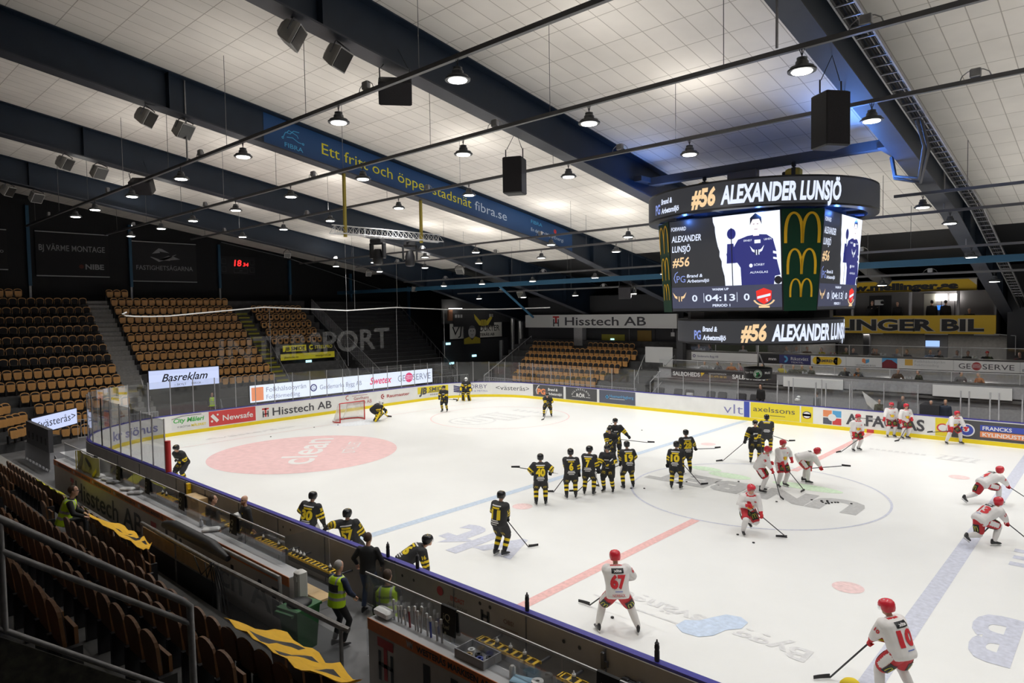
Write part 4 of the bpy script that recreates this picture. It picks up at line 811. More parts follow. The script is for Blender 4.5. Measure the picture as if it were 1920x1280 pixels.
for ri, (y, z, x0, x1) in enumerate(RAILS):
    mb = MB(); mb.box(x0, y-.05, z-.05, x1, y+.05, z+.05)
    for j in range(int((x1-x0)/4.82)+1):
        x = x0+2.2+4.82*j
        if x < x1: mb.tube([(x, y, z), (x, y, CEIL(y))], .010, n=4)
    o = mb.build('lamp_rail', rail_m); tag(o, 'thin steel lamp rail: '+RNAME[ri], 'lamp rail')
    cnt = 0
    for x in LX[ri]:
        if not (x0+.4 < x < x1-.2): continue
        inside = in_frame((x, y, z-.5), 10); cnt += inside
        lab = 'round LED lamp under %s, %s from the left' % (RNAME[ri], ORD[max(cnt-1, 0)]) if inside else 'round LED lamp beyond the right edge of the photo'
        if lamp_proto is None:
            t = thing('ceiling_lamp', lab, 'lamp', (x, y, z-.05)); lamp_proto = t
            mb = MB(); mb.tube([(0, 0, 0), (0, 0, -.16)], .012, n=5).tube([(-.05, 0, 0), (0, 0, -.14)], .008, n=4).tube([(.05, 0, 0), (0, 0, -.14)], .008, n=4); lk = [mb.build('hanger', darksteel, t)]
            mb = MB(); mb.lathe((0, 0, -.42), [(.20, -.02), (.27, -.02), (.275, .015), (.235, .03), (.225, .07), (.13, .10), (.125, .17), (.10, .20), (.10, .25), (.04, .27)], n=24); lk.append(mb.build('housing', K('lamp_housing', (.11, .115, .12), .4, .5), t, smooth=35))
            mb = MB(); mb.lathe((0, 0, -.455), [(.02, -.004), (.19, 0), (.205, .02)], n=24); KIDS[lk[1].name] = [mb.build('lens', E_lamp, lk[1], smooth=40)]
            lk += list(high_bay_light(t, -.475))
        else: t = copy_thing(lamp_proto, (x, y, z-.05), 0, lab, lk[:-1] if (ri > 5 or min(abs(x-b_) for b_ in BX) < .9) else lk)
        t['group'] = 'lamps of '+RNAME[ri] if inside else 'lamps beyond the frame'
    nb_ = 0
    for j in range(int((x1-x0)/9.64)+1):
        x = x0+5+9.64*j
        if x < min(x1, 12) and in_frame((x, y, z)):
            mb = MB(); mb.obox((x, y, z+.17), .22, .12, .2, bev=.02).tube([(x+.3*math.cos(a), y, z+.05+.2*math.sin(a)) for a in [PI*i/6 for i in range(7)]], .012, n=4)
            tag(mb.build('driver_box', galv), 'grey driver box on %s, %s from the left' % (RNAME[ri], ORD[nb_]), 'driver box'); nb_ += 1
# rods from the roof beams
for x, y, z, lab in ((-14.3, -14.4, 12.3, 'thin rod from the ceiling to the nearest lamp rail'), (4.9, -10.4, 12.1, 'rod from the ladder beam to the second lamp rail'), (5., 5.3, 10.4, 'rod from the ladder beam to the rail behind the scoreboard'), (5., 9.8, 9.3, 'rod from the ladder beam to the seventh rail')):
    tag(MB().tube([(x, y, z), (x, y, CEIL(y))], .03, n=5).build('steel_rod', galv), lab, 'rod')
# floodlights on the beams
fl_b, fl_f = K('flood_body', (.42, .41, .39), .5), K('flood_face', (.03, .028, .026), .3)
FL = [(551, 68, -4.72, 0, 'upper of two at the top middle'), (632, 110, -4.72, 1, 'lower of two at the top middle'), (275, 220, -14.36, 0, 'left of two under the banner beam'), (345, 247, -14.36, 1, 'right of two under the banner beam'), (122, 304, -24., 0, 'left of two under the truss beam'), (185, 321, -24., 1, 'right of two under the truss beam'), (14, 353, -33.6, 0, 'left of two at the left edge'), (68, 370, -33.6, 1, 'right of two at the left edge')]
DIRS = {0: (.62, .6, -.5), 1: (.2, .75, -.62), 2: (.3, -.55, -.75), 3: (.1, -.85, -.5)}
FP = {0: (-4.72, -15.7), 1: (-4.72, -14.45), 2: (-14.36, -15.7), 3: (-14.36, -14.5), 4: (-24., -15.7), 5: (-24., -14.4), 6: (-33.6, -15.95), 7: (-33.6, -14.7)}
def flood(x, y, d, label, s=1.):
    z = prof(y)-.42; t = thing('floodlight', label, 'floodlight', (x, y, z)); d = V(d).normalized(); r = d.cross(V((0, 0, 1))).normalized(); u = r.cross(d)
    M = Matrix((r, d, u)).transposed()
    mb = MB(); q = lambda a, b, c: M @ V((a*s, b*s, c*s))
    mb.loft([[q(-k, y_, -k*.9), q(k, y_, -k*.9), q(k, y_, k*.9), q(-k, y_, k*.9)] for k, y_ in ((.12, -.30), (.24, -.18), (.30, .12), (.30, .2))]); hs = mb.build('housing', fl_b, t)
    MB().loft([[q(-.27, y_, -.24), q(.27, y_, -.24), q(.27, y_, .24), q(-.27, y_, .24)] for y_ in (.2, .215)]).build('glass_front', fl_f, hs)
    MB().tube([q(-.33, 0, 0), q(-.33, 0, .3), V((0, 0, .40)), q(.33, 0, .3), q(.33, 0, 0)], .02, n=4).build('bracket', darksteel, t)
for i, f in enumerate(FL): flood(FP[i][0], FP[i][1], DIRS[0] if i % 2 == 0 else (.75, .35, -.55), 'grey box floodlight, '+f[4])
for i, (x, y, lab) in enumerate(((-24., 7.6, 'under the truss beam near its far end'), (-24, 13.9, 'low on the truss beam above the white hall banner'), (-14.36, 14.2, 'white, left of the scoreboard low on the banner beam'), (-33.6, 0., 'high on the end wall left of the clock'), (-33.6, 6.8, 'on the last beam right of the clock'), (-33.6, 11.3, 'on the last beam above the terrace'))):
    flood(x, y, DIRS[2 + i % 2] if i < 3 else (.8, -.3, -.5), 'pale floodlight '+lab, .9 if i < 3 else .7)
# loudspeakers
def speaker(name, label, c, d, w_, h_, dp, pitch=0.):
    t = thing(name, label, 'speaker', c); R = Matrix.Rotation(d, 3, 'Z') @ Matrix.Rotation(pitch, 3, 'X')
    MB().obox((0, 0, 0), w_, dp, h_, R, bev=.03).build('cabinet', black, t); MB().obox(R @ V((0, -dp/2-.008, 0)), w_*.92, .02, h_*.95, R).build('grille', K('grille', (.022, .02, .024), .7, noise=.3, nscale=60), t)
    mb = MB()
    for s in (-1, 1): mb.tube([R @ V((s*w_*.45, 0, h_/2)), R @ V((s*w_*.45, 0, h_/2+.3))], .02, n=5)
    mb.tube([R @ V((-w_*.4, 0, h_/2+.3)), (0, .1, h_/2+.9), R @ V((w_*.4, 0, h_/2+.3))], .012, n=4); mb.build('rigging', darksteel, t)
speaker('loudspeaker', 'large black loudspeaker hanging left of the scoreboard', (-5.0, -7.5, 11.35), .45, .66, 1.2, .62)
speaker('loudspeaker', 'large black loudspeaker hanging above the right end of the scoreboard', (5.05, -7.6, 11.15), .95, .62, 1.25, .58)
speaker('loudspeaker', 'tilted black loudspeaker under the beam left of the scoreboard', (-4.75, -12.6, 12.95), .9, .9, .62, .6, .55)
speaker('loudspeaker', 'tilted black loudspeaker under the truss beam at the left', (-24., -12.6, 12.95), .9, .95, .65, .6, .55)
speaker('loudspeaker', 'dark loudspeaker low on the banner beam left of the scoreboard', (-14.4, 13.4, 7.95), .5, .8, .8, .7, .2)
# blue banner on a beam
bx = -14.36+.03
def bmp(off): return lambda u, v: V((bx+off, -11.5+u, prof(-11.5+u)+.09+v))
t = thing('beam_banner', 'long blue banner with yellow lettering fixed along a roof beam', 'banner', (bx, 0, prof(0)))
def bmr(off): f = bmp(off); return lambda u, v: f(u, v)-V(t.location)
MB().rect(bmr(.01), 0, 0, 19.2, 1.18, nu=24).build('cloth', banner_blue, t)
MB().text('Ett fritt och öppet stadsnät', bmr(.018), 2.5, .40, .47, 0, w=8.45, bold=.0).build('lettering', txtyellow, t)
m = MB(); m.text('fibra.se', bmr(.018), 11.2, .40, .47, 0, w=2.35).text('FIBRA', bmr(.018), 15.5, .78, .2, 1, w=.95).text('En del av', bmr(.018), 15.5, .36, .19, 0, w=1.0, bold=0).text('MälarEnergi', bmr(.018), 16.75, .36, .2, 0, w=1.6).disc(bmr(.018), 17.6, .80, .12, m=2)
m.text('FIBRA', bmr(.018), .85, .16, .18, 1, w=.8, bold=.01); m.stroke(bmr(.018), [(.8, .5), (.9, .72), (1.1, .72), (1.25, .88), (1.5, .9)], .03, 1).stroke(bmr(.018), [(.95, .55), (1.2, .6), (1.45, .5), (1.6, .5)], .03, 1).band(bmr(.018), .78, .48, .02, .05, m=1, n=10).band(bmr(.018), 1.66, .5, .02, .05, m=1, n=10).stroke(bmr(.018), [(.95, .72), (1.05, .84), (1.2, .8), (1.4, .75), (1.45, .65)], .03, 1)
m.build('emblem', [K('banner_pale', (.55, .66, .80), .5), cyan, red], t)
# lighting truss with two moving heads
t = thing('lighting_truss', 'white aluminium lighting truss hung on yellow straps under the banner beam', 'truss', (-14.36, -5.6, 10.22)); L = 3.0
mb = MB()
for x, z in ((-.2, .0), (.2, .0), (0, .34)): mb.tube([(x, -L, z), (x, L, z)], .028, n=6)
for j in range(20):
    y0 = -L+2*L*j/20; y1 = y0+L/10
    for a, b in (((-.2, 0), (0, .34)), ((.2, 0), (0, .34)), ((-.2, 0), (.2, 0))): mb.tube([(a[0], y0, a[1]), (b[0], (y0+y1)/2, b[1]), (a[0], y1, a[1])], .013, n=4)
mb.build('frame', K('truss_aluminium', (.62, .62, .62), .35, .3), t)
for y in (-2.35, 1.8): MB().box(-.06, y-.05, -.12, .06, y+.05, prof(-5.6+y)-10.22).build('strap', K('strap_yellow', (.42, .33, .05), .7), t)
for i, y in enumerate((-6.3, -4.5)):
    h = thing('moving_head', 'black moving-head stage light, %s of two under the truss' % ('left', 'right')[i], 'stage light', (-14.36, y, 10.15), .4+.5*i, 'stage lights under the truss')
    h.scale = (1.3, 1.3, 1.1); MB().obox((0, 0, -.12), .42, .36, .2, bev=.03).build('base', black, h, smooth=40); yk = MB().obox((-.24, 0, -.5), .07, .2, .62, bev=.02).obox((.24, 0, -.5), .07, .2, .62, bev=.02).obox((0, 0, -.22), .5, .2, .06).build('yoke', black, h)
    MB().lathe((0, 0, -1.05), [(.13, 0), (.17, .05), (.17, .4), (.12, .62)], n=14).build('head', black, h, smooth=40); MB().lathe((0, 0, -1.07), [(.02, 0), (.12, .02)], n=14).build('lens', dgrey, h)
# cable ladder along the beam with blue underside
mb = MB(); xs = 5.56
zl = lambda y: prof(y)+.18
for x in (xs, xs+.42): mb.loft([[V((x-.02, y, zl(y))), V((x+.02, y, zl(y))), V((x+.02, y, zl(y)+.1)), V((x-.02, y, zl(y)+.1))] for y in (-19, 6.75, 24)])
for j in range(78):
    y = -18.5+.5*j; mb.box(xs, y-.025, zl(y)+.02, xs+.42, y+.025, zl(y)+.05)
t = mb.build('cable_ladder', galv); tag(t, 'long galvanised cable ladder along the right side of a roof beam', 'cable ladder')
mb = MB()
for k in range(5): mb.tube([(xs+.06+.075*k, y, zl(y)+.09+.02*(k % 2)) for y in (-19, -8, 6.75, 24)], .028, n=5)
tag(mb.build('cables', black), 'black cables lying in the ladder under the roof', 'cables', kind='stuff')
tag(MB().tube([(5.75, -2.6, 12.0), (5.9, -2.4, 11.3), (5.6, -1.5, 10.55), (4.7, -.3, 10.9), (4.5, .1, 11.6)], .045).tube([(5.85, -2.5, 12.0), (6.0, -2.3, 11.2), (5.6, -1.35, 10.45), (4.65, -.2, 10.85), (4.45, .15, 11.6)], .045).build('cable_loop', dgrey, smooth=60), 'thick cable loop hanging from the ladder to the scoreboard girder', 'cable')
for i, (x, lab) in enumerate(((-1.0, 'right of the scoreboard'), (-17., 'left of the banner beam end'))):
    tag(MB().tube([(x, 14.3, 9.7), (x, 19.5, 8.6), (x+.2, 21, 8.3)], .34 if i == 0 else .26, n=14).tube([(x, 14.29, 9.7), (x, 14.28, 9.7)], .24, 1, n=14).build('air_duct', [K('duct_grey', (.17, .17, .175), .5, .3), black], smooth=50), 'round grey ventilation duct under the dark roof deck, '+lab, 'duct')
# ================================================================== FAR SIDE
fw = K('far_wall_grey', (.36, .36, .37), .7, noise=.12); fd = K('far_wall_dark', (.035, .036, .04), .7); par = K('parapet_grey', (.13, .125, .12), .6)
struct('bench_platform', MB().box(-15.2, 15.5, -.03, 12, 18.3, .10), K('platform', (.12, .12, .125), .8))
struct('bench_wall', MB().box(-15.2, 18.25, -.03, 12, 18.4, 2.0), fw)
struct('lower_gallery_floor', MB().box(-15.2, 18.02, 1.72, 12, 20.1, 1.86), par)
struct('upper_gallery_wall', MB().box(-14.2, 20.02, 1.8, 12, 20.12, 3.2), fw)
struct('upper_gallery_floor', MB().box(-15.2, 20.05, 2.72, 12, 24.2, 2.86), par)
struct('upper_gallery_back_wall', MB().box(-17, 24., 2.8, -4.6, 24.15, 6.2).box(-4.6, 24.6, 2.8, 5, 24.75, 5.0).box(5, 24, 2.8, 12, 24.1, 8), K('gallery_back', (.10, .098, .095), .8, noise=.2))
struct('side_stand_back_wall', MB().box(-31, 22.6, -.03, -15.2, 22.75, 8.0), fd)
tag(MB().box(-25.2, 21.9, 2.6, -24.3, 22.5, 5.3).build('concrete_column', fw), 'pale grey column behind the side stand under the white sign', 'column')
m = MB(); m.box(-22.8, 22.5, 3.9, -17.6, 22.58, 5.2, 0); m.box(-22.7, 22.47, 4.25, -20.4, 22.5, 4.75, 1); m.box(-19.2, 22.47, 3.95, -17.9, 22.5, 5.1, 2); m.box(-20.0, 22.46, 3.9, -19.9, 22.5, 5.2, 3)
tag(m.build('kiosk_window', [K('kiosk_dark', (.02, .02, .02), .5), K('kiosk_yellow', (.30, .27, .02), .5), K('kiosk_amber', (.22, .13, .02), .6), dgrey]), 'dim kiosk window with yellow strip behind the side stand', 'window')
tag(MB().obox((-21.6, 22.44, 4.35), .35, .03, .12).build('exit_light', E_exit), 'small glowing light in the kiosk window', 'light')
sign('fascia_sign', 'long white fascia sign with black lettering above the side stand', 'sign', (-30.7, 21.85, 5.3), (1, 0, 0), UZ, 15.4, 1.12, [adwhite, adtxt, red], lambda m, f, g: m.text('Hisstech AB', f, 4.6, .22, .72, 0, w=8.1, bold=.012).rect(f, 3.25, .86, 3.95, 1.0, 1).rect(f, 3.5, .35, 3.7, .95, 1).rect(f, 3.27, .1, 3.4, .75, 0).rect(f, 3.8, .1, 3.93, .75, 0).rect(f, 3.27, .35, 3.93, .45, 0), thick=.2, body=grey)
sign('blank_sign', 'blank white board at the end of the side stand stairs', 'panel', (-16.7, 19.6, 2.5), (1, 0, 0), UZ, 2.3, 1.5, [adwhite, adtxt], lambda m, f, g: m.rect(f, 1.6, .1, 1.75, .2, 0))
tag(MB().obox((-15.6, 21.75, 4.85), .3, .05, .3).tube([(-15.6, 21.75, 4.9), (-15.6, 21.78, 5.35)], .015, n=4).build('hanging_board', lgrey), 'tiny pale board hanging under the white fascia sign', 'board')
tag(MB().box(-14.0, 19.4, 0, -13.5, 19.9, 5.2).build('dark_column', charcoal), 'dark column between the side stand and the galleries', 'column')
# gallery parapets with adverts
def parapet(name, label, x0, x1, y, z0, z1, m_): return tag(MB().box(x0, y, z0, x1, y+.12, z1-.06, 0).box(x0-.03, y-.05, z1-.06, x1+.03, y+.35, z1, 1).build(name, [m_, par]), label, 'parapet')
parapet('gallery_parapet', 'lower gallery parapet with grey shelf on the far side', -14.6, 12, 18.0, 1.95, 2.68, fw)
parapet('gallery_parapet', 'upper gallery parapet covered with adverts on the far side', -14.3, 12, 20.0, 3.05, 3.80, par)
SX = (1, 0, 0)
sign('parapet_advert', 'dark lower parapet panel with white and yellow lettering', 'sign', (-13.6, 17.95, 2.02), SX, UZ, 7.4, .58, [K('panel_brown', (.045, .04, .042), .5), white, yellow], [lambda m, f, g: m.text('SALBOHEDS', f, .15, .14, .28, 0, w=2.05, bold=.03), lambda m, f, g: m.text('SALBOHEDS', f, 4.5, .14, .28, 0, w=2.2, bold=.03), lambda m, f, g: m.poly2(f, [(2.25, .42), (2.55, .42), (2.3, .15)], 1), lambda m, f, g: m.poly2(f, [(6.75, .42), (7.05, .42), (6.8, .15)], 1), lambda m, f, g: m.text('MARKENTREPRENÖR', f, 2.85, .36, .08, 0, w=1.25).text('021-475 08 00', f, 2.85, .14, .14, 1, w=1.25)], thick=.04)
sign('blank_sign', 'blank white board on the lower parapet, left of two', 'panel', (-5.75, 17.9, 1.88), SX, UZ, 3.5, .62, [adwhite, adtxt], lambda m, f, g: None, thick=.04)
sign('blank_sign', 'blank white board on the lower parapet, right of two', 'panel', (2.3, 17.9, 1.88), SX, UZ, 3.5, .62, [adwhite, adtxt], lambda m, f, g: None, thick=.04)
ADV = [(-13.1, 4.9, adwhite, 'white upper parapet advert with small navy lettering', lambda m, f, g: m.text('Geidemarks Bygg AB', f, .45, .22, .15, 1, w=1.6).band(f, .22, .3, .07, .11, m=1)),
       (-8.2, 1.4, black, 'black upper parapet advert beside the drum sign', lambda m, f, g: m.text('mm', f, .7, .2, .2, 0, w=.5, bold=.02)),
       (-6.8, 2., adnavy, 'navy upper parapet advert with light blue wave', lambda m, f, g: m.text('Rikstvätt', f, .75, .24, .22, 0, w=1.1).band(f, .35, .3, .1, .22, -90, 100, 3).text('TEXTIL', f, .75, .06, .1, 0, w=.8)),
       (-4.8, 2.1, adwhite, 'white upper parapet advert with yellow rounded badge', lambda m, f, g: m.rect(f, .35, .05, 1.6, .53, 2).disc(f, .35, .29, .24, m=2).disc(f, 1.6, .29, .24, m=2).text('RAMIRENT', g, .38, .2, .17, 4, w=1.2, bold=.03)),
       (-2.7, 2.0, adwhite, 'white upper parapet advert with orange and blue cube', lambda m, f, g: m.poly2(f, [(.9, .3), (1.1, .2), (1.1, .45), (1.0, .52), (.9, .48)], 5).poly2(f, [(1.1, .2), (1.3, .3), (1.3, .48), (1.1, .45)], 3).text('VÄSTANFORS BYGG', f, .55, .06, .08, 4, w=1.1)),
       (-.7, .8, K('hill_red', (.20, .02, .03), .6), 'upper parapet advert with a dark red hill', lambda m, f, g: m.poly2(f, [(0, .58), (0, .3), (.25, .5), (.5, .48), (.8, .25), (.8, .58)], 3)),
       (.1, 2.8, adwhite, 'white upper parapet advert with orange square', lambda m, f, g: m.rect(f, .4, .2, .8, .55, 6).text('Folkhälsobyrån', f, .9, .38, .15, 7, w=1.5).text('Folkförmedling', f, .9, .18, .13, 7, w=1.2)),
       (2.9, 3.0, adwhite, 'white upper parapet advert with dark striped globe', lambda m, f, g: geo(m, f, g, .25, .14, .3, 2.5, 4, 8, 0)),
       (5.9, 3., adwhite, 'white upper parapet advert at the right edge', lambda m, f, g: m.text('BYGG', f, .1, .1, .13, 4, w=.7))]
for x, w_, bgm, lab, fn in ADV: sign('parapet_advert', lab, 'sign', (x, 19.96, 3.12), SX, UZ, w_-.01, .58, [bgm, white, adnavy, yellow, adsky, adtxt, adorange, K('ad_amber', (.75, .45, .08), .5), lgrey, addred], fn, thick=.03)
for z, y, x0, x1, lab in ((4.42, 20.05, -14.2, 12, 'upper'), (3.22, 18.05, -14.6, 12, 'lower')):
    t = thing('balustrade_glass', 'clear glass balustrade with thin rail above the %s parapet' % lab, 'glass screen', (-1, y, z))
    MB().tube([(x0+1, 0, 0), (x1+1, 0, 0)], .022, n=6).build('rail', lgrey, t)
    n = 9
    for i in range(n):
        a, b = x0+1+(x1-x0)*i/n, x0+1+(x1-x0)*(i+1)/n; MB().box(a+.02, -.006, -.6, b-.02, .006, -.02).build('glass_pane', glass, t)
        if i: MB().tube([(a, 0, -.6), (a, 0, 0)], .02, n=5).build('post', lgrey, t)
# yellow sponsor box
ylw = K('sponsor_yellow', (.74, .47, .015), .5); cr = K('sponsor_cream', (.62, .56, .46), .5)
def melt(m, f, g): m.text('MELLINGER BIL', f, .55, .2, .68, 2, w=10.9, bold=.075).text('MELLINGER BIL', g, .55, .2, .68, 0, w=10.9, bold=.04)
sign('sponsor_fascia', 'yellow fascia with bold black lettering on the far side', 'sign', (-7.55, 22.8, 5.06), SX, UZ, 12.0, 1.1, [ylw, black, red, cr], melt, thick=.2, body=ylw)
sign('sponsor_fascia', 'yellow upper fascia with bold web address on the far side', 'sign', (-7.5, 22.9, 7.62), SX, UZ, 11., .68, [ylw, black, cr], lambda m, f, g: (m.text('www.mellinger.se', f, 2.9, .15, .4, 0, w=7.2, bold=.06), m.poly2(f, [(10.6, .68), (11, .68), (11, .3)], 1)), thick=.3, body=cr)
struct('box_shell', MB().box(-7.5, 24.4, 5.0, 4.45, 24.55, 7.7).box(-7.5, 22.6, 7.6, 4.4, 24.5, 7.62).box(4.35, 22.9, 6.16, 4.45, 24.5, 7.6).box(-7.5, 22.7, 8.3, 4.4, 24.6, 8.36).box(-7.5, 23.0, 5.06, 4.45, 24.5, 5.16).box(4.35, 23., 5.06, 4.45, 24.5, 6.2), K('box_wall', (.20, .19, .19), .7))
for x, lab in ((-3.2, 'left'), (.1, 'middle'), (2.6, 'right')): tag(MB().box(x-.07, 22.85, 6.15, x+.07, 23.0, 7.62).build('box_upright', K('mullion', (.33, .32, .33), .5)), '%s of three slim pale uprights in the open sponsor box front' % lab, 'upright')
tag(MB().box(-2.6, 24.36, 5.16, -1.3, 24.39, 7.45).build('box_doorway', black), 'dark doorway in the back of the sponsor box', 'doorway')
tag(MB().box(.55, 24.3, 5.16, 1.2, 24.36, 7.5).build('open_door', K('door_cream', (.55, .54, .46), .6)), 'pale open door inside the sponsor box', 'door')
for i, x in enumerate((1.5, 2.2)):
    t = thing('panel_light', 'bright square light panel inside the sponsor box, %s of two' % ('left', 'right')[i], 'lamp', (x, 24.2, 7.25), 0, 'light panels in the sponsor box')
    MB().obox((0, 0, 0), .6 if i == 0 else .5, .08, .42).build('panel', K('panel_glow', (1, .96, .92), emit=7.), t); MB().tube([(0, .05, -.2), (0, .05, -2.09)], .02, n=4).build('stand', black, t)
tag(MB().obox((1.45, 24.36, 6.62), .4, .05, .28).build('monitor', K('monitor_blue', (.05, .25, .9), emit=1.2)), 'small blue monitor between two people in the sponsor box', 'monitor')
tag(MB().obox((1.0, 24.52, 4.35), .75, .06, .42).build('monitor', K('monitor_pale', (.35, .55, 1), emit=1.1)), 'pale blue wall screen above the upper gallery', 'monitor')
tag(MB().box(.6, 24.55, 3.2, 1.8, 24.6, 4.9).build('dark_doorway', fd), 'dark doorway behind the pale blue wall screen', 'doorway')
tag(MB().box(-2.55, 22.9, 2.86, -2.2, 23.3, 5.06).build('dark_column', black), 'black post under the yellow fascia', 'column')
tag(MB().box(5.0, 22.6, 2.86, 5.9, 23.4, 9.0).build('dark_column', fd), 'wide dark pillar right of the yellow fascia', 'column')
tag(MB().tube([(4.4, 22.78, 5.08), (5.4, 22.57, 5.0), (5.4, 22.57, 3.9)], .025, n=5).build('drain_pipe', lgrey), 'thin pale pipe bending down at the right end of the yellow fascia', 'pipe')
tag(MB().box(-13.5, 23.95, 3.0, -9.2, 23.99, 4.3).build('gallery_window', K('window_green', (.055, .07, .035), .3)), 'dark greenish window behind the left end of the upper gallery', 'window')
gal_fill = bpy.data.lights.new('gallery', 'AREA'); gal_fill.shape = 'RECTANGLE'; gal_fill.size = 1.2; gal_fill.size_y = .12; gal_fill.energy = 44; gal_fill.color = (1, .93, .84)  # added fill strips that brighten the galleries
for i, (x, y, z) in enumerate([(-13, 23.92, 4.98), (-9.5, 23.92, 4.98)]+[(x, 22.9, 5.0) for x in (-6, -2, 1.5, 4)]+[(x, 19.4, 2.67) for x in (-12, -8, -4, 0, 4)]):
    t = thing('gallery_fill', 'added fill strip under the %s of the far side, %s from the left' % (('yellow fascia', 'upper gallery', 'lower gallery')[0 if i < 6 else (1 if i < 11 else 2)], ORD[i if i < 6 else (i-6 if i < 11 else i-11)]), 'lamp', (x, y, z), 0, 'added fill strips of the galleries')
    MB().box(-.6, -.05, 0, .6, .05, .05).build('housing', lgrey, t); g = bpy.data.objects.new('lamp_light', gal_fill); COL.objects.link(g); g.parent = t; g.location = (0, 0, -.02)
# benches -----------------------------------------------------------------
oak = K('oak', (.62, .43, .22), .5, noise=.1)
tag(MB().box(-15, 16.35, .72, -6.2, 16.75, .80).box(-15, 16.72, -.03, -6.2, 16.78, .72).build('shelf_bench', [oak]), 'long oak topped shelf before the dark armchairs', 'shelf')
tag(MB().box(-5.7, 16.9, .75, -2.2, 17.2, .82).box(-5.6, 16.95, 0, -5.5, 17.15, .75).box(-2.4, 16.95, 0, -2.3, 17.15, .75).build('players_bench', oak), 'oak players bench below the left blank board', 'bench')
tag(MB().box(3.2, 16.9, .75, 9, 17.2, .82).box(3.3, 16.95, 0, 3.4, 17.15, .75).box(7, 16.95, 0, 7.1, 17.15, .75).build('players_bench', oak), 'oak players bench below the right blank board', 'bench')
tag(MB().box(-1.9, 16.2, .86, 1.9, 16.6, .92).box(-1.8, 16.3, 0, -1.7, 16.5, .86).box(1.7, 16.3, 0, 1.8, 16.5, .86).build('scorers_table', oak), 'oak scorers table between the two far benches', 'table')
tag(MB().box(2.0, 16.4, 0, 2.9, 17.6, 1.55).build('equipment_case', charcoal), 'tall dark case right of the scorers table', 'case')
up_ = K('armchair_grey', (.055, .055, .06), .8, noise=.2)
ac0 = None; ACX = (-14.3, -12.9, -12.0, -10.5, -9.65, -8.3, -7.5)
for i, x in enumerate(ACX):
    lab = 'dark grey reclining armchair behind the oak shelf, %s from the left' % ORD[i]
    if ac0 is None:
        t = ac0 = thing('armchair', lab, 'armchair', (x, 17.25, 0), 0, 'armchairs behind the oak shelf')
        Rb = Matrix.Rotation(-.25, 3, 'X')
        kk = [MB().obox((0, 0, .38), .62, .6, .2, bev=.05).build('seat', up_, t, smooth=40), MB().obox((0, .36, .85), .62, .16, .85, Rb, bev=.06).build('backrest', up_, t, smooth=40)]
        for s in (-1, 1): kk.append(MB().obox((s*.38, 0, .42), .14, .66, .5, bev=.05).build('armrest', up_, t, smooth=40))
        kk.append(MB().box(-.3, -.25, 0, .3, .3, .3).build('base', black, t))
    else: copy_thing(ac0, (x, 17.25, 0), .1*((i % 3)-1), lab, kk)
tag(MB().box(-11.6, 16.4, .8, -11.2, 16.6, 1.2).build('paper_box', white), 'small white box standing on the oak shelf', 'box')
tag(MB().obox((-4.25, 16.2, 1.32), .3, .25, .25, bev=.08).obox((-4.2, 16.2, 1.5), .2, .2, .14, bev=.05).build('towel_bundle', white), 'white bundle on the far boards by the players bench', 'bundle')
tag(MB().poly([(-.95, 16.9, 2.0), (.2, 16.9, 1.15), (.3, 16.9, .75), (-.15, 16.9, .8), (-.7, 16.9, 1.3)]).poly([(-.95, 16.93, 2.0), (-.7, 16.93, 1.3), (-.15, 16.93, .8), (.3, 16.93, .75), (.2, 16.93, 1.15)]).build('leaning_board', white), 'white slanted board leaning behind the scorers table', 'board')
# ================================================================== HOME BENCH SIDE
cream = K('bench_wall_cream', (.46, .42, .385), .6, noise=.06, nscale=3); trim_o = K('trim_rust', (.56, .16, .04), .5, noise=.1); letter = K('letter_black', (.03, .03, .033), .5)
def bench_wall(label, x0, x1, texts, logos, trims):
    t = thing('bench_wall', label, 'low wall', ((x0+x1)/2, -17.2, 0)); c = (x0+x1)/2
    MB().box(x0-c, -.15, -.02, x1-c, .2, 1.30).build('wall_panel', cream, t); MB().box(x0-c, -.165, 1.13, x1-c, -.15, 1.335).build('trim', trim_o, t); MB().box(x0-c, -.15, 1.30, x1-c, .22, 1.325).build('top', lgrey, t)
    f = frame_map((-c, -.158, 0), SX, UZ); g = frame_map((-c, -.172, 0), SX, UZ); m = MB()
    for a, w_, z, h in texts: m.text('Hisstech AB', f, a, z, h, 0, w=w_, bold=.012)
    for a, z, h in logos: m.rect(f, a, z+h*.78, a+h*.62, z+h, 1).rect(f, a+h*.24, z, a+h*.38, z+h*.8, 1).rect(f, a+.02, z-.04, a+h*.13, z+h*.68, 0).rect(f, a+h*.5, z-.04, a+h*.61, z+h*.68, 0).rect(f, a+.02, z+h*.3, a+h*.6, z+h*.4, 0)
    for a in trims: m.text('WESTERÅS MARKISEN AB', g, a, 1.18, .105, 0, w=1.72, bold=.03).text('WM', g, a-.27, 1.18, .11, 2, w=.17, bold=.04)
    m.build('lettering', [letter, K('dark_red', (.42, .03, .03), .5), lgrey], t); return t
bench_wall('long cream bench wall with rust trim and large black lettering at the left', -20.7, -2.62, [(-17.9, 6.7, .32, .66), (-9.4, 6.7, .32, .66)], [(-18.5, .3, .66), (-10.5, .3, .66)], [-20+2.2*i for i in range(8)])
bench_wall('cream bench wall with rust trim at the bottom of the photo', .2, 14, [(1.75, 7.0, .32, .74)], [(.48, .34, .74)], [-1.05+2.2*i+2.05-1.6 for i in range(1, 6)])
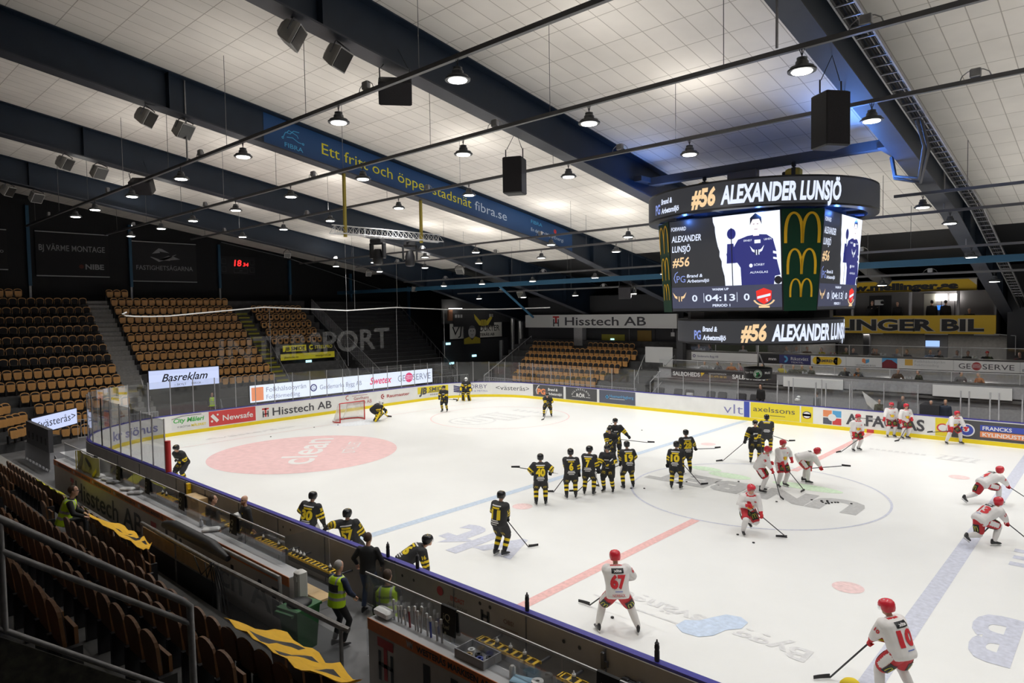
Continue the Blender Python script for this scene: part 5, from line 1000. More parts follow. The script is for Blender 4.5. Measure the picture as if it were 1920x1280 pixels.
def glass_row(label, x0, x1, n, z0, z1):
    t = thing('bench_glass', label, 'glass screen', ((x0+x1)/2, -17.0, z0)); c = (x0+x1)/2
    for i in range(n):
        a, b = x0+(x1-x0)*i/n-c, x0+(x1-x0)*(i+1)/n-c; MB().box(a+.015, -.007, 0, b-.015, .007, z1-z0).build('glass_pane', acry, t)
    MB().box(x0-c, -.012, z1-z0-.02, x1-c, .012, z1-z0+.012).build('top_edge', K('glass_edge', (.55, .55, .54), .4), t)
glass_row('clear glass screen above the long bench wall', -20.6, -3.4, 9, 1.33, 1.93)
glass_row('clear glass screen above the right bench wall', -.35, 14, 6, 1.33, 1.93)
tag(MB().box(-3.4, -17.01, .0, -3.38, -15.9, 1.95).build('glass_return', acry), 'upright glass sheet closing the end of the left bench', 'glass screen')
tag(MB().box(-.36, -17.01, .3, -.34, -16.3, 1.95).build('glass_return', acry), 'upright glass sheet at the left end of the right bench', 'glass screen')
# long benches, bottle racks
for x0, x1, lab in ((-15.2, -2.9, 'wooden players bench along the near boards at the left'), (-.8, 12, 'wooden players bench along the near boards at the right')):
    t = thing('players_bench', lab, 'bench', ((x0+x1)/2, -16.3, 0)); c = (x0+x1)/2
    MB().box(x0-c, -.17, .42, x1-c, .17, .47).build('seat', oak, t)
    n = int((x1-x0)/2)
    for i in range(n): MB().box(x0-c+.5+2*i, -.14, 0, x0-c+.56+2*i, .14, .42).build('leg', dgrey, t)
rack_y = K('rack_yellow', (.80, .50, .01), .5)
def rack(x0, n, label, full, y=-15.66, z=.68):
    w_ = .17*n+.1; t = thing('bottle_rack', label, 'bottle rack', (x0+w_/2, y, z))
    mb = MB(); mb.box(-w_/2, -.10, -.02, w_/2, -.085, .03).box(-w_/2, .085, -.02, w_/2, .10, .03); mb.box(-w_/2, -.1, .02, -w_/2+.05, .1, .03)
    for i in range(n+1): mb.box(-w_/2+.02+.17*i, -.1, .018, -w_/2+.075+.17*i, .1, .03)
    mb.build('tray', rack_y, t); MB().box(-w_/2+.01, -.09, -.14, w_/2-.01, .09, -.02).build('holder', charcoal, t)
    MB().box(-w_/2+.1, .09, -.1, -w_/2+.14, abs(-15.17-y)-.0, -.06).box(w_/2-.14, .09, -.1, w_/2-.1, abs(-15.17-y), -.06).build('wall_bracket', dgrey, t)
    for i in full: bottle((x0+.13+.17*i, y, z-.1), 'bottle in the %s hole of the %s' % (ORD[i], label.replace(' along the near boards', '').replace(' with round holes', '')), 'bottles in the yellow racks', 'white')
    return t
bot = {}
def bottle(p, label, group, kind):
    if kind not in bot:
        t = thing('drink_bottle', label, 'bottle', p, 0, group); bd = {'white': charcoal, 'black': black, 'tall': black}[kind]
        h = .30 if kind == 'tall' else .22
        kk = [MB().lathe((0, 0, 0), [(.035, 0), (.042, .02), (.042, h*.55), (.037, h*.62), (.042, h*.72), (.040, h*.85), (.03, h*.9)], n=12).build('body', bd, t, smooth=40), MB().lathe((0, 0, h*.9), [(.036, 0), (.036, .03), (.018, .045), (.012, .075), (.010, .085)], n=10).build('cap', white if kind == 'white' else charcoal, t, smooth=40)]
        bot[kind] = (t, kk); return t
    c = copy_thing(bot[kind][0], p, 0, label, bot[kind][1]); c['group'] = group; return c
rack(-14.6, 8, 'yellow bottle rack along the near boards, leftmost', (1, 3)); rack(-10.9, 7, 'yellow bottle rack along the near boards, second from the left', (2, 5)); rack(-9.3, 8, 'yellow bottle rack along the near boards, third from the left', (4,)); rack(-7.4, 8, 'yellow bottle rack along the near boards, fourth from the left', (1, 6)); rack(-5.6, 12, 'yellow bottle rack along the near boards beside the open gap', (0, 1, 2, 3, 10))
rack(1.35, 8, 'yellow bottle rack with round holes below the red line', (2, 4, 6)); rack(3.3, 9, 'yellow bottle rack with round holes at the bottom of the photo', (1, 4, 8))
m = MB()
for i in range(4): m.box(-13.2, -15.3, .35+.22*i, -13.0, -15.2, .37+.22*i)
m.box(-13.16, -15.31, .3, -13.04, -15.19, 1.2)
tag(m.build('bottle_rack', rack_y), 'upright yellow bottle rack leaning on the near boards at the left', 'bottle rack')
for i in range(4): bottle((-13.27, -15.28, .38+.2*i), 'black bottle in the upright yellow rack, %s from the bottom' % ORD[i], 'bottles in the upright rack', 'black')
for i, (x, lab) in enumerate(((-2.25, 'beside the leaning player'), (-1.18, 'above the round red sticker'), (2.05, 'by the red line'), (4.83, 'at the bottom right'))): bottle((x, -15.07, BH+.02), 'tall black drink bottle on the near boards '+lab, 'bottles on the near boards', 'tall')
tag(MB().box(-12.7, -15.5, 0, -11.7, -15.2, .95).build('plywood_panel', plywood), 'plywood panel leaning on the near boards at the left', 'panel')
tag(MB().box(-11.9, -15.45, .46, -10.9, -15.2, .5).build('step_board', plywood), 'small wooden step board by the near boards', 'board')
# towels
tw = K('towel_black', (.014, .014, .014), .8)
TWX = [(-16.6, 'leftmost'), (-14.2, 'second from the left'), (-11.6, 'third from the left'), (-9.0, 'before the bearded man'), (-5.85, 'fifth from the left'), (2.05, 'on the right bench glass'), (5.25, 'at the bottom of the photo')]
tk = None
for x, lab in TWX:
    lb = 'black towel with pale lettering hung over the bench glass, '+lab
    if tk is None:
        t = thing('towel', lb, 'towel', (x, -17.0, 1.93), 0, 'black towels on the bench glass'); t0 = t
        mb = MB(); pr = [(.05, -.38), (.04, -.15), (.028, .02), (0, .03), (-.03, .02), (-.04, -.2), (-.06, -.44)]
        mb.loft([[V((a, y, z)) for y, z in pr]+[V((a, y*.6, z-.012)) for y, z in reversed(pr)] for a in (-.19, -.08, .05, .17)]); k1 = mb.build('cloth', tw, t, smooth=50)
        f = frame_map((-.12, -.062, 0), SX, (0, .12, 1)); k2 = MB().text('iQ', f, .03, -.19, .12, 0, w=.17).text('fuel', f, .03, -.32, .075, 0, w=.16).disc(f, .11, -.39, .025, n=8).build('print', K('towel_print', (.42, .40, .30), .7), t); tk = [k1, k2]
    else: c = copy_thing(t0, (x, -17.0, 1.93), 0, lb, tk)
# things on the bench walls
for i in range(12):
    x = .62+.115*i+rnd.uniform(-.03, .03); h = rnd.uniform(.28, .5)
    t = thing('hockey_stick', 'stick end standing on the right bench wall, %s from the left' % ORD[i], 'hockey stick', (x, -17.08, 1.32), 0, 'sticks in the rack behind the bench wall'); 
    sc_ = (white, lgrey, steel, white, K('stick_red', (.3, .04, .05), .5), white, white, lgrey, white, blue, white, steel)[i]
    MB().obox((0, 0, h/2), .03, .022, h, Matrix.Rotation(rnd.uniform(-.12, .12), 3, 'Y')).build('shaft', sc_ if i in (4, 9) else lgrey, t); MB().obox((0, 0, h-.03), .045, .036, .09, bev=.008).build('tape_knob', white, t)
tag(MB().obox((.42, -17.15, 1.42), .42, .2, .15, bev=.04).obox((.42, -17.15, 1.46), .3, .21, .03, bev=.008).build('plastic_case', white, smooth=40), 'white plastic case lying on the left end of the right bench wall', 'case')
t = thing('tool_tray', 'grey open tray of tapes and tools on the right bench wall', 'tray', (2.75, -17.05, 1.33))
MB().box(-.33, -.2, 0, .33, .2, .02).box(-.33, -.2, .02, -.31, .2, .14).box(.31, -.2, .02, .33, .2, .14).box(-.31, -.2, .02, .31, -.18, .14).box(-.31, .18, .02, .31, .2, .14).build('box', grey, t)
for i, (x, y, c, lab) in enumerate(((-.2, .05, white, 'white'), (-.12, -.08, K('tape_tan', (.5, .36, .18), .6), 'tan'), (.0, .02, black, 'black'), (.1, -.06, blue, 'blue'), (.2, .07, black, 'second black'))):
    tag(MB().lathe((2.75+x, -17.05+y, 1.35), [(.03, 0), (.06, 0), (.06, .05), (.03, .05), (.03, 0)], n=14).build('tape_roll', c, smooth=40), '%s tape roll in the grey tool tray' % lab, 'tape roll')
tag(MB().lathe((3.55, -17.1, 1.33), [(.045, 0), (.05, .02), (.05, .16), (.03, .19)], n=14).build('spray_can', white, smooth=40), 'white spray can on the right bench wall', 'can')
tag(MB().lathe((4.05, -17.1, 1.33), [(.03, 0), (.09, 0), (.09, .14), (.03, .14), (.03, 0)], n=18).build('paper_roll', white, smooth=40), 'white paper roll on the right bench wall', 'paper roll')
tag(MB().obox((3.8, -17.12, 1.37), .4, .2, .07, Matrix.Rotation(.3, 3, 'Z'), bev=.02).build('folded_towel', K('towel_pale_blue', (.35, .55, .70), .8), smooth=40), 'pale blue folded towel on the right bench wall', 'towel')
tag(MB().obox((4.4, -17.1, 1.42), .1, .2, .2, bev=.03).build('white_jug', white, smooth=40), 'white jug on the right bench wall', 'jug')
tag(MB().lathe((-7.6, -17.1, 1.33), [(.045, 0), (.05, .02), (.05, .13), (.02, .16), (.014, .2), (.03, .21), (.03, .22)], n=12).build('pump_bottle', K('pump_clear', (.6, .62, .65), .2), smooth=40), 'clear pump bottle on the long bench wall', 'bottle')
for i, (x, c) in enumerate(((-15.9, white), (-15.2, lgrey), (-14.6, grey), (-13.2, white), (-12.5, lgrey), (-7.0, white))):
    tag(MB().obox((x, -17.1, 1.38), .42, .22, .09, Matrix.Rotation(.2*i, 3, 'Z'), bev=.03).build('folded_cloth', c, smooth=40), 'pale folded cloth on the long bench wall, %s from the left' % ORD[i], 'cloth', 'cloths on the long bench wall')
m = MB()
hp = frame_map((-18.3, -17.22, 1.33), SX, (0, 0, 1))
# pennant hanging over the left bench glass
t = thing('draped_flag', 'grey and white flag with yellow edge draped over the bench glass at the far left', 'flag', (-16.9, -17.03, 1.3))
mb = MB(); mb.loft([[V((-1.2+.3*i, .04*math.sin(i*1.7)-.16, z)) for z in (-.05, .7+.02*math.sin(i))]+[V((-1.2+.3*i, .04*math.sin(i*1.7)-.175, z)) for z in (.7+.02*math.sin(i), -.05)] for i in range(9)], closed=True); mb.build('cloth', K('flag_pale', (.50, .49, .46), .8), t)
f = frame_map((-1.2, -.235, 0), SX, UZ); MB().poly2(f, [(.1, .1), (.8, .65), (.75, .3), (.3, .05)], 0).poly2(f, [(1.0, .6), (1.6, .3), (1.9, .45), (1.5, .15), (1.1, .2)], 0).poly2(f, [(0, -.05), (.12, -.05), (.12, .7), (0, .7)], 1).poly2(f, [(1.9, .1), (2.4, .4), (2.4, .25), (1.9, -.05)], 1).build('print', [grey, txtyellow], t)
# wheeled bin, bucket, water cooler
t = thing('wheelie_bin', 'green wheeled bin with black liner in the gap of the bench wall', 'bin', (-2.05, -17.45, 0), .2); gb = K('bin_green', (.03, .14, .045), .45)
MB().loft([[V((sx*(.21+.06*k), sy*(.24+.06*k), .06+.88*k)) for sx, sy in ((-1, -1), (1, -1), (1, 1), (-1, 1))] for k in (0, .5, 1)]).box(-.30, -.33, .92, .30, .33, .97).build('body', gb, t); MB().ball((0, 0, .98), .25, .27, .1).build('liner', black, t, smooth=60)
for s in (-1, 1): MB().tube([(s*.2, -.27, .1), (s*.27, -.27, .1)], .1, n=14).build('wheel', black, t)
MB().box(-.25, -.42, .88, .25, -.36, .93).build('handle', gb, t)
tag(MB().lathe((1.0, -16.1, .0), [(.16, 0), (.22, .5), (.24, .52), (.21, .52), (.15, .03)], n=20).build('bucket', charcoal, smooth=40), 'dark bucket by the bench behind the right bench glass', 'bucket')
tag(MB().obox((-2.42, -17.2, 1.2), .22, .22, .6, bev=.04).obox((-2.42, -17.32, 1.35), .12, .02, .1).tube([(-2.42, -17.2, 0), (-2.42, -17.2, .95)], .05).build('white_dispenser', K('dispenser_white', (.62, .61, .58), .5), smooth=40), 'white dispenser at the end of the long bench wall', 'dispenser')
# fence along the corridor
gm = K('worn_tube', (.30, .29, .28), .4, .6, noise=.3, nscale=6)
t = thing('corridor_fence', 'steel fence with plywood panels before the near stand', 'fence', (-6.6, -18.02, 0))
MB().tube([(-2.6, 0, 1.32), (2.1, 0, 1.32)], .045).tube([(-2.6, 0, 0), (-2.6, 0, 1.32)], .04).build('rail', gm, t)
MB().tube([(2.05, 0, 0), (2.05, 0, 1.3)], .05).build('post', gm, t); MB().tube([(-.3, 0, 0), (-.3, 0, 1.3)], .03).build('post', gm, t)
for a, b in ((-2.5, -.36), (-.24, 1.98)): MB().box(a, -.012, .9, b, .012, 1.24).build('panel', plywood, t); MB().box(a, -.01, .05, b, .01, .88).build('lower_panel', charcoal, t)
MB().tube([(-2.6, 0, .89), (2.0, 0, .89)], .025, n=6).build('mid_rail', gm, t)
t = thing('corridor_fence', 'steel fence with clear panel and heavy top tube beside the green bin', 'fence', (-2.1, -18.02, 0))
MB().tube([(-2.4, 0, 1.32), (2.5, 0, 1.45), (2.62, .05, 1.42)], .052).build('rail', gm, t); MB().box(-2.35, -.006, .2, 2.4, .006, 1.28).build('clear_panel', acry, t); MB().tube([(-2.35, 0, .18), (2.4, 0, .18)], .022, n=6).tube([(2.45, 0, 0), (2.45, 0, 1.4)], .035).build('frame', gm, t)
tag(MB().tube([(-7.6, -17.62, 1.42), (-2.65, -17.55, 1.38), (-2.6, -17.55, .6)], .045).build('hand_tube', gm, smooth=50), 'second steel tube behind the plywood fence', 'handrail')
tag(MB().tube([(-8.3, -17.75, 1.4), (-7.8, -17.72, 1.45), (-5.6, -17.68, 1.42), (-4.8, -17.66, 1.3)], [.10, .15, .15, .07], n=12).build('foam_roll', K('foam_black', (.02, .02, .022), .55), smooth=50), 'thick black foam roll lying along the fence tubes', 'foam roll')
mb = MB()
for i in range(5): mb.tube([(-4.75+.12*i, -18.06, 1.34), (-4.7+.1*i, -18.12, 1.37), (-4.6+.16*i, -18.1, .8), (-4.4+.28*i, -18.25, .12)], .012, n=5)
for i in range(2): mb.tube([(-5.6+.6*i, -18.1, 1.3), (-5.1+.3*i, -18.15, 1.0), (-4.65, -18.08, 1.36)], .012, n=5)
tag(mb.build('cables', black), 'black cables tied to the fence post and hanging down', 'cables', kind='stuff')
# aisle rail in the foreground
t = thing('aisle_rail', 'worn steel stair rail in the left foreground', 'handrail', (3.72, -23.2, 4.2)); worn = K('worn_rail', (.22, .215, .215), .45, .5, noise=.3, nscale=8)
A, B = V((0, -1.4, 2.18)), V((0, 1.36, -.07)); MB().tube([A, B-V((0, .04, -.02)), B+V((0, .03, -.05)), B+V((0, .045, -1.5))], .033, n=10).build('top_rail', worn, t, smooth=50)
MB().tube([A-V((0, 0, .33)), B-V((0, -.02, .22))], .026, n=10).build('mid_rail', worn, t, smooth=50); MB().tube([A-V((0, 0, .92)), B-V((0, 0, .92))], .024, n=8).build('bottom_rail', worn, t, smooth=50)
MB().tube([(0, -.05, 1.07), (0, -.05, .16)], .026, n=10).build('post', worn, t, smooth=50)
m = MB()
for k in range(0, 7):
    for j in (0, 1): m.box(3.08, YN(k)-.38+.4*j+.35-.8*0, TN(k)-.27*j, 3.62, YN(k)+.4*j+.35, TN(k)+.01-.27*j, 0).box(3.08, YN(k)+.4*j+.30, TN(k)-.27*j+.01, 3.62, YN(k)+.4*j+.355, TN(k)+.013-.27*j, 1)
struct('near_aisle_stairs', m, [K('stair_pale', (.34, .33, .33), .8, noise=.15), K('stair_yellow', (.55, .48, .03), .6)])
camo = K('camo_cloth', (.03, .028, .02), .9, noise=.9, nscale=14)
tag(MB().loft([[V((x, -24.6, 5.40)), V((x, -21.84, 3.16)), V((x, -21.84, 1.9)), V((x, -24.6, 4.2))] for x in (3.74, 3.77)]).build('camo_sheet', camo), 'dark camouflage cloth hung below the foreground stair rail', 'cloth')
# kerb
tag(MB().box(-31, -18.2, -.02, -8.9, -17.75, .56).build('stand_kerb', K('kerb', (.30, .29, .27), .85, noise=.15)), 'pale concrete kerb in front of the near stand', 'kerb')
# draped team flags
def drape(label, x0, x1, y0, z0, y1, z1, x2, x3, seed, base, motif):
    t = thing('draped_flag', label, 'flag', ((x0+x1)/2, y0, z0)); r = random.Random(seed); c = V(t.location); nx, ny = 12, 8; g = []
    for j in range(ny+1):
        k = j/ny; rw = []
        for i in range(nx+1):
            u = i/nx; a = x0+(x1-x0)*u; b = x2+(x3-x2)*u
            rw.append(V((a+(b-a)*k, y0+(y1-y0)*k, z0+(z1-z0)*k+.02+.09*math.sin(k*PI)*(-.4)+.025*math.sin(i*2.1+j)+r.uniform(-.012, .012)+.05*math.sin(u*PI*6)*(k > .85)))-c)
        g.append(rw)
    mb = MB(); 
    for j in range(ny):
        for i in range(nx):
            mb.poly([g[j][i], g[j][i+1], g[j+1][i+1], g[j+1][i]], 1 if motif(i/nx, j/ny) else 0)
            mb.poly([p-V((0, 0, .012)) for p in (g[j][i], g[j+1][i], g[j+1][i+1], g[j][i+1])], 0)
    mb.build('cloth', [base, black], t, smooth=60); return t
fy = K('flag_bright_yellow', (.82, .46, .012), .7, noise=.06)
drape('yellow flag with black marks draped over seats left of the plywood fence', -9.2, -4.75, -19.45, 1.99, -18.55, 1.40, -9.0, -6.9, 1, fy, lambda u, v: (.30 < u < .46 and .3 < v < .5) or (.46 < u < .56 and .5 < v < .75) or (.58 < u < .75 and .25 < v < .38) or (.66 < u < .72 and .25 < v < .8) or (.82 < u < .9 and .55 < v < .8))
drape('yellow flag with black stripes draped over seats in the lower foreground', .85, 3.0, -20.25, 2.52, -19.35, 1.98, .80, 2.95, 2, fy, lambda u, v: (.22 < u < .40 and .12 < v < .80) or (.52 < u < .62 and .05 < v < .75) or (.80 < u < .86 and .3 < v < .75))
drape('yellow green flag draped over the first row at the left', -17.2, -14.0, -18.75, 1.42, -18.0, .75, -17.0, -13.9, 3, K('flag_lime', (.62, .60, .02), .7), lambda u, v: (.55 < v and u > .25) )
# goal
t = thing('goal_cage', 'red framed ice hockey goal with pale net', 'goal', (-26.1, 0, 0)); gr_ = K('goal_red', (.55, .03, .03), .4)
MB().tube([(0, -.915, 0), (0, -.915, 1.22), (0, .915, 1.22), (0, .915, 0)], .04, n=8).build('frame', gr_, t)
bs = [(0, -.915, .04), (-.35, -1.05, .04), (-.75, -.95, .04), (-1.0, -.5, .04), (-1.1, 0, .04), (-1.0, .5, .04), (-.75, .95, .04), (-.35, 1.05, .04), (0, .915, .04)]
MB().tube(bs, .04, n=6).build('base_bar', gr_, t); MB().tube([(a*1.01, b*1.01, .12) for a, b, c in bs[1:-1]], .05, n=6).build('base_padding', white, t)
nm = veil_mat('goal_net', (.75, .74, .70), .42); top = [(0, -.915, 1.2), (-.15, -.93, 1.2), (-.3, -.8, 1.18), (-.42, -.4, 1.16), (-.45, 0, 1.16), (-.42, .4, 1.16), (-.3, .8, 1.18), (-.15, .93, 1.2), (0, .915, 1.2)]
m = MB(); m.loft([[V(p) for p in top], [V(p) for p in bs]], closed=False); m.poly([V(p) for p in top]); m.build('net', nm, t)
m = MB(); m.tube([(-.15, -.9, 1.2), (-.3, -.75, 1.15), (-.36, 0, 1.13), (-.3, .75, 1.15), (-.15, .9, 1.2)], .02, n=5).tube([(-.42, 0, 1.1), (-1.08, 0, .05)], .02, n=5); m.build('brace', white, t)
# pucks
PK = [(1.66, -5.07), (2.37, .13), (2.55, .2), (2.62, .08), (2.45, .02), (2.7, .18), (2.5, .32), (2.58, -.05), (2.78, .28), (2.85, .34), (2.35, .2), (2.66, .0), (3.25, .47), (1.2, -.9), (2.31, -5.45), (2.05, .1), (-2.55, -.4), (-3.7, -2.6), (-3.3, -2.3), (-12.6, 9.1), (-25.2, -6.0), (-26.0, -2.8), (-25.6, -1.4), (1.93, -12.1), (1.6, 14.0), (-1.0, .9), (-10., 8.3)]
pk = None
for i, (x, y) in enumerate(PK):
    lb = ('black puck in the cluster of pucks in the centre circle' if 2 < x < 3 and -.2 < y < .5 else 'single black puck lying on the ice, %s counted from the left goal' % ORD[sorted(p[0] for p in PK).index(x)])
    if pk is None: pk = tag(MB().lathe((0, 0, 0), [(.036, 0), (.038, .004), (.038, .021), (.036, .025)], n=16).build('hockey_puck', black, loc=(x, y, .006), smooth=40), lb, 'puck')
    else: q = pk.copy(); COL.objects.link(q); q.location = (x, y, .006); q['label'] = lb
    if 'cluster' in lb: (pk if i == 0 else q)['group'] = 'puck cluster at centre ice'
# ================================================================== PEOPLE
AW, RT = V((-.679, .734, 0)), V((.734, .679, 0))
skin = K('skin', (.62, .36, .25), .5); skin_d = K('skin_lip', (.42, .16, .13), .5); eye = K('eye_dark', (.03, .02, .02), .3); beard_m = K('beard_auburn', (.20, .08, .04), .8)  # second skin tone is the lip colour of the mouth
hair_m = {'brown': K('hair_brown', (.06, .035, .022), .7), 'grey': K('hair_grey', (.36, .34, .32), .7), 'dark': K('hair_dark', (.018, .014, .012), .7), 'blond': K('hair_blond', (.33, .22, .10), .7)}
jblk, jyel, jwht, jred = K('jersey_black', (.016, .016, .018), .75), K('jersey_yellow', (.82, .60, .015), .7), K('jersey_white', (.74, .72, .71), .75, noise=.05, nscale=6), K('jersey_red', (.60, .025, .035), .7)
redsh = K('shorts_red', (.48, .02, .03), .65); boot_b = K('boot_black', (.02, .02, .022), .35); hel_b, hel_r = K('helmet_black', (.015, .015, .017), .25), K('helmet_red', (.62, .03, .05), .25)
visor = glass_mat('visor', (.75, .78, .8), .05)
def ik(a, b, l1, l2, hint):
    d = b-a; L = max(.05, min(d.length, (l1+l2)*.998)); dn = d.normalized(); b = a+dn*L
    x = (l1*l1-l2*l2+L*L)/(2*L); h = math.sqrt(max(l1*l1-x*x, 0)); hp = hint-dn*hint.dot(dn)
    hp = hp.normalized() if hp.length > 1e-4 else V((0, 0, 1))
    return a+dn*x+hp*h, b
def rig(P):
    J = {}; lean, side, tw = [math.radians(P.get(k, 0)) for k in ('lean', 'side', 'twist')]
    hip = V(P.get('hip', (0, 0, 1.0))); up = V((math.sin(side), math.sin(lean)*math.cos(side), math.cos(lean)*math.cos(side))).normalized()
    r = V((math.cos(tw), math.sin(tw), 0)); r = (r-up*r.dot(up)).normalized(); f = up.cross(r)
    J.update(hip=hip, up=up, r=r, f=f); J['neck'] = hip+up*.53+f*.02
    hr = V((1, 0, 0)); J['hips'] = [hip-hr*.105-V((0, 0, .04)), hip+hr*.105-V((0, 0, .04))]
    J['sh'] = [J['neck']-up*.05-r*.185, J['neck']-up*.05+r*.185]
    hd = (up*.7+V((0, 0, .5))).normalized(); yaw, pit = [math.radians(a) for a in P.get('head', (0, 0))]
    fh = V((-math.sin(yaw), math.cos(yaw), 0)); fh = (r*fh.x+V((f.x, f.y, 0)).normalized()*fh.y if abs(f.z) < .95 else fh); fh = V((fh.x, fh.y, 0)).normalized()
    fw_ = fh*math.cos(pit)-V((0, 0, math.sin(pit))); rh = fw_.cross(V((0, 0, 1))).normalized(); uh = rh.cross(fw_)
    J['head'] = J['neck']+hd*.178+fw_*.025; J['hm'] = Matrix((rh, fw_, uh)).transposed()
    J['ank'] = []; J['knee'] = []; ft = P.get('feet', ((-.15, 0), (.15, 0))); az = P.get('ankle', .14)
    for i in (0, 1):
        a = V((ft[i][0], ft[i][1], (ft[i][2] if len(ft[i]) > 2 else 0)+az)); k, a = ik(J['hips'][i], a, .45, .45, V(P.get('kneehint', ((-.15, 1, .2), (.15, 1, .2))[i]))); J['knee'].append(k); J['ank'].append(a)
    J['hand'] = []; J['elb'] = []; H = P['hands']
    for i in (0, 1):
        s = -1 if i == 0 else 1
        e, h = ik(J['sh'][i], V(H[i]), .30, .27, P.get('elbhint', (None, None))[i] or (r*s*.8-f*.5-V((0, 0, .5)))); J['elb'].append(e); J['hand'].append(h)
    return J
def limb(mb, pts, rs, n=10):
    pts = [V(p) for p in pts]; a = (pts[0]-pts[1]).normalized(); b = (pts[-1]-pts[-2]).normalized()
    return mb.tube([pts[0]+a*rs[0]*.6, pts[0]+a*rs[0]*.35]+pts+[pts[-1]+b*rs[-1]*.35, pts[-1]+b*rs[-1]*.6], [rs[0]*.35, rs[0]*.8]+list(rs)+[rs[-1]*.8, rs[-1]*.35], n=n)
def trunk(mb, J, prof_, bend=0.):
    rings = []
    for t, a, b in prof_:
        c = J['hip']+(J['neck']-J['hip'])*t; rings.append([c+J['r']*a*math.cos(q)+J['f']*b*math.sin(q) for q in [2*PI*i/16 for i in range(16)]])
    return mb.loft(rings)
def remesh(mb, name, mats, vox, fn, parent, smooth=2):
    o = mb.build(name, mats); md = o.modifiers.new('r', 'REMESH'); md.mode = 'VOXEL'; md.voxel_size = vox
    sm = o.modifiers.new('s', 'SMOOTH'); sm.iterations = smooth; sm.factor = .5
    dg = bpy.context.evaluated_depsgraph_get(); me = bpy.data.meshes.new_from_object(o.evaluated_get(dg)); old = o.data
    o.modifiers.clear(); o.data = me; bpy.data.meshes.remove(old); me.name = name
    if not me.materials:
        for m in mats: me.materials.append(m)
    me.polygons.foreach_set('use_smooth', [True]*len(me.polygons))
    me.polygons.foreach_set('material_index', [fn(V(p.center)) for p in me.polygons] if fn else [0]*len(me.polygons)); me.update()
    o.parent = parent; return o
def seg_t(p, a, b):
    d = b-a; t = (p-a).dot(d)/d.length_squared; q = a+d*max(0, min(1, t)); return t, (p-q).length
def head_shape(mb, c, M, beard=False):
    q = lambda x, y, z: c+M @ V((x, y, z)); rings = []
    for z, a, b, dy in ((-.122, .022, .024, .052), (-.11, .045, .05, .04), (-.08, .060, .078, .02), (-.04, .069, .092, .008), (0, .074, .098, 0), (.04, .077, .101, -.003), (.08, .070, .092, -.008), (.108, .050, .066, -.012), (.122, .02, .03, -.014)):
        rings.append([q(a*math.cos(t), dy+b*math.sin(t), z) for t in [2*PI*i/14 for i in range(14)]])
    mb.loft(rings); mb.loft([[q(-.008, .085, .03), q(.008, .085, .03), q(.006, .1, .03), q(-.006, .1, .03)], [q(-.018, .085, -.03), q(.018, .085, -.03), q(.014, .125, -.028), q(-.014, .125, -.028)]])
    for s in (-1, 1): mb.ball(q(s*.077, -.008, -.005), .012, .022, .032, n=8, k=5, M=M)
def head_fn(J, beard):
    c, Mi = J['head'], J['hm'].transposed()
    def fn(p):
        l = Mi @ (p-c)
        if l.length > .17 or l.y < .03: return 0
        if abs(abs(l.x)-.031) < .013 and abs(l.z-.012) < .010 and l.y > .07: return 1
        if abs(l.x) < .024 and abs(l.z+.068) < .008 and l.y > .06: return 2
        if beard and l.z < -.045: return 3
        return 0
    return fn
def mesh_once(name, fn):
    if name not in MATS: MATS[name] = fn()
    return MATS[name]
def put(mesh, name, parent, loc, M, scale=1.):
    o = bpy.data.objects.new(name, mesh); COL.objects.link(o); o.parent = parent; T = (M.to_4x4() @ Matrix.Scale(scale, 4)); T.translation = loc; o.matrix_local = T; return o
def as_mesh(mb, name, mats, smooth=45):
    o = mb.build(name, mats, smooth=smooth); me = o.data; bpy.data.objects.remove(o); return me
def hand_mb(glove):
    mb = MB(); g = 1.0 if glove else .62
    if glove: mb.tube([(0, -.11, 0), (0, -.06, 0), (0, .0, 0), (0, .02, 0)], [.068, .070, .055, .05], 0, 10)
    mb.obox((0, .055*(.6+.4*g), -.002), .105*g, .10, .050*g, bev=.014)
    for i, (x, l) in enumerate(((-.039, .078), (-.013, .09), (.013, .086), (.039, .068))):
        x *= g; y0 = .098; r_ = .0155*g+.001; b = .85*l
        mb.tube([(x, y0-.01, .004), (x, y0+b*.40, -.004), (x, y0+b*.52, -.034), (x, y0+b*.25, -.062), (x*.95, y0-b*.05, -.066)], [r_*1.1, r_*1.05, r_, r_*.95, r_*.7], 0, 6)
    mb.tube([(-.045*g, .02, -.01), (-.066*g, .055, -.03), (-.05*g, .09, -.055), (-.02*g, .10, -.066)], [.02*g, .019*g, .016*g, .012*g], 0, 6)
    return mb
def skate_mb():
    mb = MB(); rings = []
    for y, w_, z0, z1 in ((-.095, .022, -.085, .02), (-.08, .037, -.095, .06), (-.03, .042, -.095, .07), (.02, .043, -.095, .05), (.06, .044, -.095, -.005), (.12, .047, -.095, -.03), (.17, .043, -.095, -.042), (.195, .026, -.088, -.055)):
        rings.append([V((w_*math.cos(t), y, (z0+z1)/2+(z1-z0)/2*math.sin(t))) for t in [2*PI*i/10 for i in range(10)]])
    mb.loft(rings, 0); mb.box(-.03, .0, -.01, .03, .035, .055, 1); return mb
def blade_mb(): return MB().box(-.012, -.085, -.122, .012, -.03, -.09, 0).box(-.012, .09, -.122, .012, .16, -.09, 0).box(-.010, -.10, -.128, .010, .19, -.114, 0).box(-.003, -.11, -.14, .003, .205, -.126, 1)
